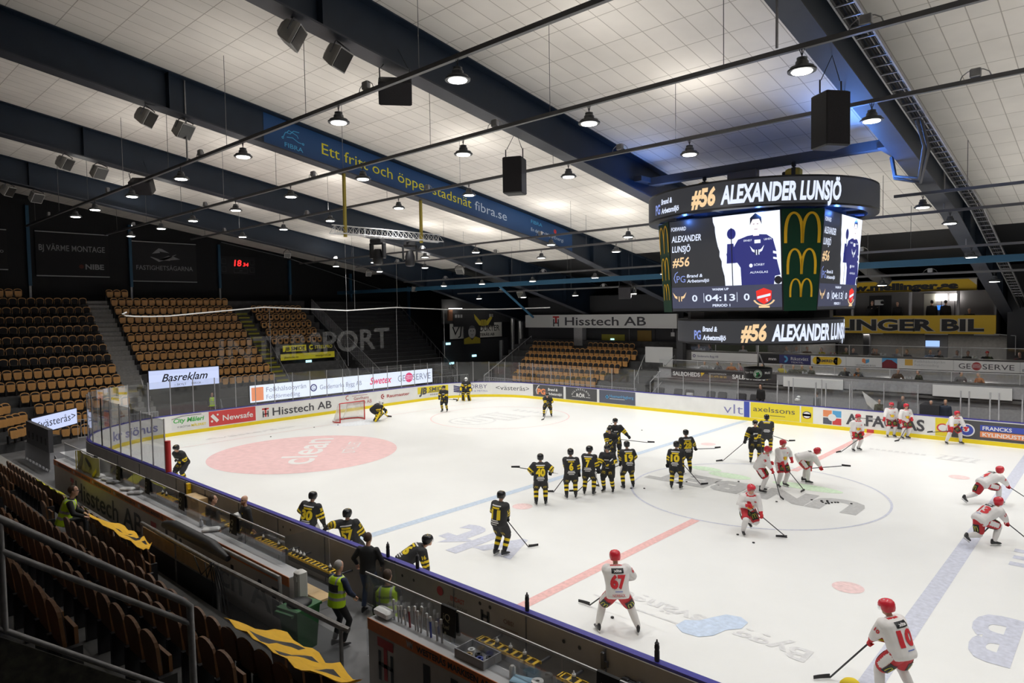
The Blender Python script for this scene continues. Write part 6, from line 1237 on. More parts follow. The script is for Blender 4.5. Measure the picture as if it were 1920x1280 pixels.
def shoe_mb():
    mb = MB(); rings = []
    for y, w_, z0, z1 in ((-.075, .022, -.085, .0), (-.06, .034, -.09, .04), (-.01, .038, -.09, .05), (.04, .04, -.09, -.01), (.10, .045, -.09, -.035), (.16, .042, -.09, -.05), (.185, .025, -.086, -.06)):
        rings.append([V((w_*math.cos(t), y, (z0+z1)/2+(z1-z0)/2*math.sin(t))) for t in [2*PI*i/10 for i in range(10)]])
    return mb.loft(rings, 0)
def helmet_mb():
    mb = MB(); rings = []
    for z, a, b in ((-.078, .104, .118), (-.03, .116, .136), (.03, .120, .143), (.075, .114, .136), (.11, .092, .112), (.132, .055, .07), (.14, .015, .02)):
        rings.append([V((a*math.cos(t), b*math.sin(t)-.006, z+(.085*max(0, math.sin(t))**1.5 if z < -.05 else (.045*max(0, math.sin(t))**1.5 if z < 0 else 0)))) for t in [2*PI*i/20 for i in range(20)]])
    mb.loft(rings, 0)
    for s in (-1, 1):
        for k in range(3): mb.obox((s*.045, -.05+.05*k, .128-.012*abs(k-1)), .016, .032, .02, m=1)
    return mb
def visor_mb():
    vr = [[V((.122*math.cos(t), .152*math.sin(t)-.006, z)) for t in [math.radians(25+13*i) for i in range(11)]] for z in (.035, -.035)]
    return MB().loft(vr, 0, closed=False)
def decal(ob, o, n, r, u, fill, name, mats, parent, off=.010, cut=.05):
    """lettering laid onto the cloth: fill(mb, map) draws in (u, v) and the points are dropped onto the garment"""
    mb = MB(); fill(mb, lambda a, b: V((a, b, 0))); bm = bmesh.new(); vs = [bm.verts.new(p) for p in mb.v]
    for f, mi in zip(mb.f, mb.m):
        try: bm.faces.new([vs[i] for i in f]).material_index = mi
        except ValueError: pass
    bmesh.ops.triangulate(bm, faces=bm.faces[:])
    for _ in range(2):
        es = [e for e in bm.edges if e.calc_length() > cut]
        if es: bmesh.ops.subdivide_edges(bm, edges=es, cuts=1); bmesh.ops.triangulate(bm, faces=[f for f in bm.faces if len(f.verts) > 3])
    tr = BVHTree.FromPolygons([v.co for v in ob.data.vertices], [tuple(p.vertices) for p in ob.data.polygons])
    for v in bm.verts:
        p = o+r*v.co.x+u*v.co.y; h = tr.ray_cast(p+n*.5, -n, 1.2)[0]; v.co = (h if h else p)+n*off
    me = bpy.data.meshes.new(name); bm.to_mesh(me); bm.free()
    for m in mats: me.materials.append(m)
    d = bpy.data.objects.new(name, me); COL.objects.link(d); d.parent = parent; return d
def blade_frame(d):  # d: horizontal direction of the blade
    d = V((d.x, d.y, 0)).normalized(); return Matrix((d, V((0, 0, 1)).cross(d), V((0, 0, 1)))).transposed()
def stick(top, heel, bdir, label, group=None, shaft=None, goalie=False):
    top, heel = V(top), V(heel); t = thing('hockey_stick', label, 'hockey stick', heel)
    d = (heel-top); mb = MB(); mb.tube([top-heel, V((0, 0, 0))], .016, n=6); mb.build('shaft', shaft or charcoal, t)
    mb = MB(); mb.tube([top-heel+d.normalized()*.0, top-heel+d.normalized()*.14], .021, n=6); mb.build('tape_grip', white if not goalie else jyel, t)
    M = blade_frame(bdir); z = .045; mb = MB(); h = .062 if not goalie else .10
    rings = []
    for k in range(6):
        a = k/5; c = M @ V((.31*a, .035*a*a, 0))+V((0, 0, .01)); w_ = .009; hh = h*(1-.25*a)
        rings.append([c+M @ V((0, -w_, -.015)), c+M @ V((0, w_, -.015)), c+M @ V((0, w_, hh)), c+M @ V((0, -w_, hh))])
    mb.loft(rings); mb.build('blade', black, t)
    if goalie: MB().tube([V((0, 0, .05)), (top-heel)*.38], [.045, .04], n=6).build('paddle', jyel, t)
    return t
def glove_at(J, i, kind, root, mats, axis=None, mesh='glove'):
    h, e = J['hand'][i], J['elb'][i]; y = (h-e).normalized(); a = axis if axis is not None else J['r']
    x = a-y*a.dot(y); x = x.normalized() if x.length > .05 else y.orthogonal().normalized()
    if x.dot(J['r']) < 0: x = -x
    z = x.cross(y)
    if i == 1: x, z = x, z     # palm turned the same way
    me = mesh_once('%s_%s' % (mesh, kind), lambda: as_mesh(hand_mb(mesh == 'glove'), mesh, mats))
    return put(me, mesh, root, h-y*.02, Matrix((x, y, z)).transposed())
def hpos(P, x, y, face, rootz=0.):
    c, s = math.cos(math.radians(face)), math.sin(math.radians(face)); d = AW*c+RT*s; return math.atan2(-d.x, d.y)
def arch_fill(w_, h_): return lambda m, f: m.arches(f, -w_/2, 0, w_, h_)
COUNT = [0]
def player(label, pos, face, team, num='', nm='', P=None, st=None, big=False, top_patch=True, s=.985, stick_lab=None, z=0., goalie=False, sleeve=False):
    P = dict(P or {}); rz = hpos(None, 0, 0, face); root = thing('person', label, 'person', (*pos, z), rz); root.scale = (s, s, s)
    inv = Matrix.Rotation(-rz, 3, 'Z'); axis = None; SB_ = None
    if st:   # st = (world heel x, y), top (local), fraction of left and right hand along the shaft, blade turn
        hw, tp, fl_, fr_, bd = st; heel = inv @ V((hw[0]-pos[0], hw[1]-pos[1], 0))/s if len(hw) == 2 else V(hw[:3])
        if len(hw) == 2: heel.z = .03
        tp = V(tp); hands = [None, None]
        for i, q in enumerate((fl_, fr_)):
            if q is not None: hands[i] = tp.lerp(heel, q)
        H = P.get('hands', [None, None]); P['hands'] = [hands[i] if hands[i] is not None else H[i] for i in (0, 1)]
        axis = (heel-tp).normalized(); SB_ = (tp, heel, bd)
    J = rig(P); home = team == 'home'; vx = .020 if big else .028
    # body
    mb = MB(); trunk(mb, J, ((-.1, .10, .08), (0, .15, .10), (.4, .14, .10), (.8, .17, .10), (.97, .09, .07), (1.03, .05, .05))); limb(mb, [J['neck']-J['up']*.03, J['head']-J['hm'].col[2]*.07], [.058, .054])
    head_shape(mb, J['head'], J['hm'])
    for i in (0, 1): limb(mb, [J['sh'][i], J['elb'][i], J['hand'][i]], [.055, .042, .032], 8); limb(mb, [J['hips'][i], J['knee'][i], J['ank'][i]], [.085, .055, .04], 8)
    remesh(mb, 'body', [skin, eye, skin_d, beard_m], .016 if big else .022, head_fn(J, num in ('13', '40x')), root)
    # jersey
    mb = MB(); bulk = 1.18 if goalie else 1.; wst = P.get('waist', 1.)
    trunk(mb, J, [(t, a*bulk, b*bulk) for t, a, b in ((-.27, .235, .185), (-.16, .262, .205), (0, .258, .20), (.25, .25, .192), (.55, .272, .20), (.80, .292, .188), (.92, .245, .16), (1.0, .13, .11), (1.05, .085, .08))])
    for i in (0, 1): limb(mb, [J['sh'][i]-J['up']*.02, J['elb'][i], J['hand'][i]-(J['hand'][i]-J['elb'][i]).normalized()*.09], [.135*bulk, .105*bulk, .080*bulk])
    def jf(p):
        ts, ds = seg_t(p, J['hip'], J['neck']); best = (ds*.62, 'T', ts)
        for i in (0, 1):
            t1, d1 = seg_t(p, J['sh'][i], J['elb'][i]); t2, d2 = seg_t(p, J['elb'][i], J['hand'][i])
            if d1 < best[0] and d1 < .16: best = (d1, 'A', t1*.52)
            if d2 < best[0] and d2 < .14: best = (d2, 'A', .52+.48*t2)
        k, t = best[1], best[2]
        if home:
            if k == 'A': return 1 if (.40 < t < .50 or .57 < t < .67) else 0
            return 0
        if k == 'A': return 2 if t > .93 else 0
        l = p-J['neck']; return 2 if (k == 'T' and .985 < t < 1.03) else 0
    jm = [jblk, jyel, jwht] if home else [jwht, jyel, jred]
    jr = remesh(mb, 'jersey', jm, vx, jf, root)
    # shorts
    mb = MB(); trunk(mb, J, ((-.16, .20, .165), (0, .225, .185), (.2, .215, .175), (.24, .16, .13)))
    for i in (0, 1): limb(mb, [J['hips'][i], J['hips'][i].lerp(J['knee'][i], .5), J['hips'][i].lerp(J['knee'][i], .86)], [.150*bulk, .150*bulk, .132*bulk], 12)
    def pf(p):
        side = 0 if p.x < J['hip'].x else 1; a, b = J['hips'][side], J['knee'][side]; t, d = seg_t(p, a, b); ax = (b-a).normalized(); o = (p-a)-ax*(p-a).dot(ax)
        o = o.normalized() if o.length > 1e-3 else o; return 1 if (o.dot(V((-1 if side == 0 else 1, 0, 0))) > .86 and .12 < t < .8) else 0
    pm = [jblk, jwht] if home else [redsh, jwht]
    pt = remesh(mb, 'shorts', pm, vx+.004, pf if not home or COUNT[0] % 2 else None, root)
    for i in (0, 1):   # socks
        a, k, e = J['hips'][i].lerp(J['knee'][i], .74), J['knee'][i], J['ank'][i]; pts = [a, a.lerp(k, .5), k]+[k.lerp(e, q/12) for q in range(1, 13)]
        rs = [.085, .094, .095]+[.092, .088, .086, .086, .085, .083, .080, .077, .073, .069, .064, .060]
        if goalie: rs = [r_*1.1 for r_ in rs]
        ring = MB(); ring.tube(pts, rs, 0, 12)
        nf = len(pts)-1; ms = []
        for j in range(nf):
            st_ = 1 if (home and j in (4, 5, 8, 9)) else 0; ms += [st_]*12
        ring.m = ms+[0, 0]; ring.build('sock', [jblk, jyel, jred] if home else [jwht, jyel, jred], root, smooth=60)
        ft = P.get('footdir', ((-.2, 1), (.2, 1)))[i]; d = V((ft[0], ft[1], 0)).normalized(); pitch = P.get('footpitch', (0, 0))[i]
        M = Matrix((d.cross(V((0, 0, 1))), d, V((0, 0, 1)))).transposed() @ Matrix.Rotation(math.radians(pitch), 3, 'X')
        sk_ = put(mesh_once('skate_m', lambda: as_mesh(skate_mb(), 'skate', [boot_b, white, steel])), 'skate', root, J['ank'][i], M); put(mesh_once('blade_m', lambda: as_mesh(blade_mb(), 'skate_blade', [white, steel])), 'skate_blade', sk_, V((0, 0, 0)), Matrix.Identity(3))
        if goalie:
            ax = (e-k).normalized(); ff = J['f']-ax*J['f'].dot(ax); ff = ff.normalized(); rr = ff.cross(-ax)
            M2 = Matrix((rr, ff, -ax)).transposed(); c = k.lerp(e, .42)+ff*.10
            pb = MB(); pb.obox(c, .29, .12, .72, M2, bev=.035); pb.obox(c+ff*.065+ax*.05, .17, .03, .5, M2, m=1, bev=.01).obox(c-ax*.3+ff*.05, .27, .06, .12, M2, m=1, bev=.02)
            pb.build('leg_pad', [jyel, jblk], root, smooth=40)
    gm_ = {True: ('blk', [jblk]), False: ('red', [jred])}[home]
    if goalie:
        for i in (0, 1):
            y = (J['hand'][i]-J['elb'][i]).normalized()
            if i == 0: MB().ball(J['hand'][i]+y*.05, .14, .09, .16, 0, 12, 8).ball(J['hand'][i]+y*.06+J['f']*.06, .10, .06, .12, 1).build('catching_glove', [jblk, jyel], root, smooth=60)
            else: MB().obox(J['hand'][i]+J['f']*.05, .21, .07, .36, bev=.03).obox(J['hand'][i]+J['f']*.09, .15, .02, .26, m=1, bev=.01).build('blocker', [jblk, jyel], root, smooth=40)
        mk = MB(); q = lambda x, y, z: J['head']+J['hm'] @ V((x, y, z))
        rings = [[q(a*math.cos(t), dy+b*math.sin(t), zz) for t in [2*PI*i/18 for i in range(18)]] for zz, a, b, dy in ((-.15, .05, .05, .07), (-.12, .085, .10, .03), (-.05, .112, .14, .012), (.03, .12, .15, .0), (.09, .105, .13, -.005), (.13, .07, .085, -.01), (.148, .02, .025, -.01))]
        mk.loft(rings, 0); mk.build('mask', jyel if goalie == 2 else white, root, smooth=50)
        cg = MB()
        for zz in (-.07, -.045, -.02, .005, .03): cg.tube([q(.085*math.sin(t), .012+.158*math.cos(t), zz) for t in [math.radians(-42+14*i) for i in range(7)]], .005, n=4)
        for xx in (-.05, -.017, .017, .05): cg.tube([q(xx, .012+.155*math.cos(xx/.12), zz) for zz in (-.09, .045)], .005, n=4)
        cg.build('mask_cage', steel, root); mk2 = MB(); mk2.obox(q(0, .125, -.02), .15, .035, .11, J['hm'], bev=.01); mk2.build('mask_opening', black, root)
    else:
        for i in (0, 1): glove_at(J, i, gm_[0], root, gm_[1], axis if (st and (st[2], st[3])[i] is not None) else None)
        hm = mesh_once('helmet_'+team, lambda: as_mesh(helmet_mb(), 'helmet', [hel_b if home else hel_r, jyel if home else jwht, visor])); hl_ = put(hm, 'helmet', root, J['head']+J['hm'] @ V((0, 0, .012)), J['hm']); put(mesh_once('visor_m', lambda: as_mesh(visor_mb(), 'visor', [visor])), 'visor', hl_, V((0, 0, 0)), Matrix.Identity(3))
    # prints on the back, chest and legs
    bo = J['hip']+J['up']*.0; n = -J['f']; r = J['r']; u = J['up']; pc = [jyel, jwht, black, jred, K('print_blue', (.10, .16, .5), .6)]
    ink = 0 if home else 3
    def back(m, f):
        if num: m.text(num, f, 0, .085, .255, ink, w=.155*len(num)+.03*(len(num) > 1), bold=.055, align='C')
        if home:
            m.rect(f, -.16, .435, .16, .468, 1)
            if nm: m.text(nm, f, 0, .365, .052, 0, w=.033*len(nm)+.02, bold=.03, align='C')
            else: m.rect(f, -.13, .362, .13, .412, 0)
            m.rect(f, -.12, .025, .12, .05, 1).rect(f, -.14, -.03, .14, 0, 1).rect(f, -.10, -.08, .10, -.06, 1)
        else:
            if top_patch: m.rect(f, -.13, .375, .13, .48, 2)
            m.rect(f, -.08, .0, .08, .014, 4); 
            if nm: m.text(nm, f, 0, -.10, .06, 3, w=.036*len(nm)+.02, align='C')
    def frn(m, f):
        if home: m.rect(f, -.09, .30, .09, .34, 1).poly2(f, [(-.14, .26), (-.06, .2), (-.05, .06), (.05, .06), (.06, .2), (.14, .26), (.04, .16), (-.04, .16)], 0).rect(f, -.07, -.02, .07, .0, 1)
        else: m.disc(f, 0, .17, .09, .075, 0).stroke(f, [(-.12, .24), (-.02, .16), (.10, .22)], .04, 3).stroke(f, [(-.09, .14), (.02, .10), (.11, .15)], .03, 3).rect(f, .08, .36, .14, .39, 3)
    decal(jr, bo, n, r, u, back, 'back_print', pc, root)
    if not home and top_patch: decal(jr, bo, n, r, u, lambda m, f: m.text('xite', f, 0, .40, .06, 1, w=.17, bold=.04, align='C'), 'patch_lettering', pc, root, .016)
    decal(jr, bo, -n, -r, u, frn, 'chest_print', pc, root)
    if sleeve and num:
        for i in ((0, 1) if sleeve is True else (sleeve-2,)):
            a, b = J['sh'][i], J['elb'][i]; ax = (a-b).normalized(); sn = (J['r']*(-1 if i == 0 else 1)-n*-.35); sn = (sn-ax*sn.dot(ax)).normalized(); decal(jr, a.lerp(b, .62), sn, ax.cross(sn) if False else (ax.cross(sn)).normalized()*1, ax, lambda m, f: m.text(num, f, 0, 0, .09, ink, w=.10, bold=.04, align='C'), 'sleeve_print', pc, root)
    if not goalie:
        for i in (0, 1):
            a, b = J['hips'][i], J['knee'][i]; ax = (a-b).normalized()
            for dirn in (1, -1):
                nn = J['f']*dirn; nn = nn-ax*nn.dot(ax)
                if nn.length < .2: continue
                nn.normalize(); rr = ax.cross(nn)
                if home: decal(pt, a.lerp(b, .68), nn, rr, ax, arch_fill(.12, .10), 'leg_print', [jyel], root)
                else: decal(pt, a.lerp(b, .72), nn, rr, ax, lambda m, f: (m.rect(f, -.095, -.06, .095, .17, 0)), 'leg_patch', [black], root); decal(pt, a.lerp(b, .72), nn, rr, ax, lambda m, f: m.arches(f, -.07, -.02, .14, .14), 'leg_print', [K('print_green_yellow', (.55, .55, .05), .6)], root, .016)
    if SB_:
        M = Matrix.Rotation(rz, 3, 'Z'); W = lambda p: M @ (V(p)*s)+V((*pos, z)); stick(W(SB_[0]), W(SB_[1]), M @ V((SB_[2][0], SB_[2][1], 0)), stick_lab or ('hockey stick held by the '+label), goalie=bool(goalie))
    COUNT[0] += 1; return root
ST = {'hip': (0, 0, 1.0), 'lean': 8, 'feet': ((-.17, 0), (.17, .05)), 'hands': [(-.33, .10, .93), (.33, .10, .93)]}
def PS(**k): d = dict(ST); d.update(k); return d
# ------------------------------------------------------------------ home team
CR = {'hip': (0, -.12, .88), 'lean': 38, 'feet': ((-.24, -.05), (.24, .05)), 'head': (0, 5)}
hb = 'person in black hockey kit '
player(hb+'crouching as goalkeeper beside the red goal', (-25.0, .95), 100, 'home', '', '', PS(hip=(0, -.10, .72), lean=48, feet=((-.36, -.1), (.36, .1)), hands=[(-.38, .55, .62), (.30, .52, .5)], head=(0, 10)), (( -25.6, 2.35), (.28, .45, .82), None, .16, (.3, 1)), goalie=True, stick_lab='goalkeeper stick held low beside the red goal')
player(hb+'standing upright as goalkeeper by the far corner boards', (-27.3, 11.1), 190, 'home', '', '', PS(lean=6, feet=((-.24, 0), (.24, 0)), hands=[(-.38, .18, .85), (.38, .22, .85)]), ((.62, .35, .03), (.34, .30, 1.05), None, .10, (.3, 1)), goalie=True, stick_lab='goalkeeper stick held by the goalkeeper at the far corner boards')
player(hb+'standing between the goal and the far corner', (-24.4, 6.3), 195, 'home', '', '', PS(lean=10, head=(10, 0)), ((-.75, .35, .9), (.35, .28, 1.0), .5, .05, (-1, .2)), stick_lab='hockey stick held level by the person between goal and corner')
player(hb+'gliding low in the far face-off circle', (-17.4, 8.9), 185, 'home', '', '', PS(**CR), ((.2, 1.35, .03), (-.15, .25, .95), .08, .45, (.6, 1)), stick_lab='hockey stick of the person gliding in the far circle')
player(hb+'leaning beside the red post pad at the near left corner', (-18.2, -13.5), 200, 'home', '', '', PS(hip=(0, -.1, .92), lean=30, head=(0, 15)), ((-19.4, -12.9), (-.1, .3, 1.1), .05, .42, (1, .6)), stick_lab='hockey stick of the person beside the red post pad')
player(hb+'number 30 seen from behind leaning at the near boards', (-6.8, -14.45), 12, 'home', '30', '', PS(lean=8, side=8, hands=[(-.26, .30, 1.08), (.42, .12, .86)], head=(-10, 10)), ((.62, .1, .03), (.42, .12, .95), None, .08, (1, .4)), big=True, sleeve=True, stick_lab='hockey stick hanging from the right hand of number 30')
player(hb+'number 57 propped with one forearm on the near boards', (-4.75, -14.42), 8, 'home', '57', '', PS(hip=(0, .02, .90), lean=-4, side=-8, feet=((-.2, .3), (.2, .25)), hands=[(-.62, -.12, 1.24), (.34, .22, .92)], head=(-15, 5), elbhint=(V((-.3, -1, .3)), None)), None, big=True, sleeve=3)
player(hb+'number 16 bending far forward over the near boards', (-2.3, -14.42), 72, 'home', '16', '', PS(hip=(0, -.12, .98), lean=58, hands=[(-.10, .45, .62), (.22, .42, .60)], head=(-10, 0), feet=((-.16, -.1), (.18, .05))), None, big=True, sleeve=3)
player(hb+'number 11 standing alone with stick stretched out right', (-2.65, -10.95), 42, 'home', '11', '', PS(lean=6, head=(5, 12), feet=((-.13, -.03), (.13, .05)), hands=[(-.16, .26, 1.05), (.24, .22, .92)]), ((-2.42, -9.98), (-.18, .24, 1.18), .06, .30, (.6, 1)), big=True, sleeve=3, stick_lab='hockey stick stretched out by number 11 at the blue emblem')
player(hb+'number 40, leftmost of the row at the blue line', (-4.9, -6.5), 2, 'home', '40', '', PS(hands=[(-.30, .26, 1.12), (.36, .10, .95)], head=(-4, 0)), ((-.75, .5, 1.25), (.62, .12, 1.12), None, .18, (-1, .3)), big=True, stick_lab='hockey stick held level by number 40')
player(hb+'number 6, second in the row at the blue line', (-4.6, -5.15), 0, 'home', '6', 'KANGAS', PS(head=(0, -4), hands=[(-.30, .12, .86), (.32, .12, .86)]), ((-5.6, -4.95), (.10, .28, 1.15), .32, None, (-1, .3)), big=True, stick_lab='hockey stick reaching down left from number 6')
player(hb+'with turned head between numbers 6 and 14', (-4.4, -4.35), 18, 'home', '7', '', PS(head=(-45, 0), hands=[(-.2, .3, 1.05), (.36, .16, .88)]), ((-4.75, -3.2), (.05, .28, 1.2), .12, None, (-1, .5)), big=True, sleeve=3, stick_lab='hockey stick of the person between numbers 6 and 14')
player(hb+'number 14 facing the camera with raised glove', (-4.1, -3.5), 205, 'home', '14', '', PS(lean=10, hands=[(-.12, .36, 1.12), (.40, .22, 1.22)], head=(-8, 5), elbhint=(None, V((1, -.2, -.6)))), ((1.0, .75, .10), (-.25, .28, 1.35), .12, .46, (1, .3)), big=True, sleeve=True, stick_lab='hockey stick held slanting by number 14')
player(hb+'seen from behind just right of number 14', (-3.75, -2.7), 352, 'home', '19', '', PS(lean=12, feet=((-.2, 0), (.22, .08)), hands=[(-.34, .2, .95), (.22, .32, .98)]), ((-.9, .5, .6), (.3, .3, 1.05), .42, .06, (-1, .3)), stick_lab='hockey stick of the person just right of number 14')
player(hb+'number 10 seen from behind right of the row', (-2.35, -1.6), 25, 'home', '10', '', PS(lean=9, hands=[(-.32, .1, .92), (.30, .25, 1.0)], head=(-20, 0)), ((.8, .9, .03), (-.05, .25, 1.25), None, .14, (.8, .6)), stick_lab='hockey stick of number 10 in black')
player(hb+'number 28 seen from behind, stick swung right', (-3.2, .85), 355, 'home', '28', '', PS(lean=8, hands=[(-.2, .28, .96), (.44, .14, .95)]), ((1.35, .35, .95), (-.28, .28, .98), .06, .48, (1, .25)), stick_lab='hockey stick swung to the right by number 28')
player(hb+'tall, facing the camera at the back of the group', (-7.0, 1.2), 178, 'home', '', '', PS(lean=8, hands=[(-.52, .18, .98), (.3, .22, 1.0)], s=1), ((-1.35, .4, .8), (.36, .2, 1.0), .62, .06, (-1, .3)), s=1.04, stick_lab='hockey stick reaching right from the tall person in black')
player(hb+'crouching in front of the tall one with yellow helmet mark', (-6.75, .5), 200, 'home', '', '', PS(hip=(0, -.1, .92), lean=28, hands=[(-.3, .35, .98), (.28, .35, .95)]), ((.5, .9, .03), (-.3, .3, 1.1), .06, .36, (.5, 1)), stick_lab='hockey stick of the crouching person in black')
player(hb+'standing tall with stick stretched down left near centre', (-1.9, 4.55), 192, 'home', '', '', PS(lean=8, hands=[(-.34, .2, 1.0), (.42, .22, .98)], s=1), ((-3.05, 3.8), (.02, .26, 1.30), .08, .34, (1, .3)), s=1.03, stick_lab='long slanting hockey stick near the centre line')
player(hb+'bent with back turned beyond the centre line', (-2.2, 6.6), 20, 'home', '', '', PS(lean=32, hip=(0, -.08, .98), hands=[(-.3, .42, .88), (.36, .42, .85)]), ((.95, .6, .5), (-.35, .42, .95), .05, .45, (1, .4)), s=1.04, stick_lab='hockey stick of the bent person beyond the centre line')
player(hb+'as goalkeeper cut off by the bottom edge, yellow mask', (7.75, -14.35), 330, 'home', '', '', PS(hip=(0, -.1, .85), lean=32, hands=[(-.38, .42, .8), (.34, .42, .85)], head=(30, 10)), ((6.1, -13.9), (.1, .45, 1.05), None, .1, (-1, .3)), goalie=2, stick_lab='goalkeeper stick at the bottom edge of the photo')
# ------------------------------------------------------------------ visiting team
wb = 'person in white hockey kit '
player(wb+'number 67 with wide stance near the boards', (2.38, -12.55), 358, 'away', '67', 'NORBÄCK', PS(hip=(-.02, -.10, .93), lean=18, feet=((-.42, .05), (.42, -.10)), hands=[(-.22, .34, .92), (.30, .28, 1.0)], head=(8, 12)), ((1.2, -11.95), (.32, .30, 1.08), .42, .05, (-.8, .9)), big=True, sleeve=3, stick_lab='hockey stick poking out left of number 67')
player(wb+'number 10 seen from behind at the bottom right', (7.45, -11.55), 335, 'away', '10', '', PS(hip=(0, -.08, .97), lean=22, feet=((-.30, .1), (.30, -.1)), hands=[(-.42, .30, .92), (.24, .30, 1.0)], head=(20, 14)), ((6.35, -11.55), (.05, .34, 1.10), .26, .03, (-1, .5)), big=True, sleeve=2, stick_lab='hockey stick reaching left from number 10 in white')
player(wb+'number 13 skating hard to the right over the blue line', (7.28, -1.45), 80, 'away', '13', '', PS(hip=(0, -.05, .78), lean=55, feet=((.0, -.52, .18), (.12, .26)), footpitch=(-35, 0), hands=[(-.16, .45, .80), (.26, .52, .66)], head=(10, -8)), ((8.4, -.7), (-.2, .4, .98), .04, .40, (1, .5)), big=True, sleeve=3, stick_lab='hockey stick of the leading skater at the right blue line')
player(wb+'number 4 skating right behind number 13', (6.68, 3.35), 84, 'away', '4', '', PS(hip=(0, -.05, .76), lean=60, feet=((-.05, -.72, .12), (.1, .42)), footpitch=(-35, 0), hands=[(-.12, .55, .72), (.24, .58, .60)], head=(10, -8)), ((8.0, 4.2), (-.2, .45, .9), .04, .38, (1, .5)), big=True, sleeve=3, stick_lab='hockey stick of the rear skater at the right blue line')
player(wb+'skating toward the camera with the puck below the centre circle', (1.85, -4.72), 178, 'away', '9', '', PS(hip=(.02, -.06, .80), lean=24, feet=((-.10, -.25, .18), (.22, .12)), footpitch=(-25, 0), hands=[(-.36, .30, .70), (.30, .30, .95)], head=(15, 8)), ((2.9, -4.45), (.22, .28, 1.05), .40, .08, (1, -.5)), big=True, stick_lab='hockey stick with black blade reaching right below the centre circle')
player(wb+'number 3 looking down, left of three in the centre circle', (.25, .05), 120, 'away', '3', '', PS(lean=24, hip=(0, -.06, .97), head=(0, 22), hands=[(.0, .4, 1.0), (.26, .34, .9)]), ((1.12, -.35), (-.05, .3, 1.25), .1, .34, (1, .4)), sleeve=3, stick_lab='hockey stick of number 3 in the centre circle')
player(wb+'upright, middle of three in the centre circle', (.53, 1.25), 165, 'away', '', '', PS(lean=6, hands=[(-.38, .12, 1.05), (.34, .16, .95)], head=(10, 0)), ((1.45, 1.1), (.28, .24, 1.15), None, .16, (1, .4)), stick_lab='hockey stick reaching right in the centre circle')
player(wb+'bent low with stick across the knees, right of three', (1.0, 2.4), 102, 'away', '', '', PS(hip=(0, -.18, .98), lean=72, hands=[(-.22, .32, .62), (.22, .32, .60)], head=(0, -20), feet=((-.17, 0), (.17, .08))), ((.2, 1.3, .75), (-.05, .1, .55), .1, .4, (.3, 1)), stick_lab='hockey stick across the knees in the centre circle')
player(wb+'gliding upright, leftmost of the visitors near the far boards', (.75, 9.8), 172, 'away', '', '', PS(hip=(0, -.06, .97), lean=16, feet=((-.2, -.08), (.2, .08)), hands=[(-.36, .24, .85), (.34, .26, .95)]), ((.95, .25, .03), (-.3, .3, .85), .1, .5, (1, .2)), stick_lab='hockey stick of the leftmost visitor near the far boards')
player(wb+'bearded, standing at the far boards with level stick', (1.1, 14.45), 190, 'away', '40x', '', PS(lean=6, hands=[(-.36, .18, .92), (.36, .18, .92)], head=(-10, 0)), ((1.6, .45, 1.05), (-.42, .18, .9), .03, .42, (1, .1)), stick_lab='level hockey stick before the grey capital lettering')
player(wb+'standing right beside the bearded one, stick toward the ice', (1.75, 14.4), 172, 'away', '', '', PS(lean=6, hands=[(-.32, .16, 1.0), (.36, .16, .95)]), ((1.72, 13.4), (-.28, .22, 1.15), .08, None, (1, .2)), stick_lab='hockey stick slanting to the ice at the far boards')
player(wb+'leaning forward with wide stance by the blue and orange advert', (3.9, 14.3), 180, 'away', '', '', PS(hip=(0, -.14, .95), lean=34, feet=((-.36, .0), (.36, .0)), hands=[(-.36, .32, .78), (.36, .32, .80)], head=(0, -15)), ((1.35, .5, .70), (-.42, .34, .80), .03, .44, (1, .1)), stick_lab='level hockey stick before the yellow round advert')
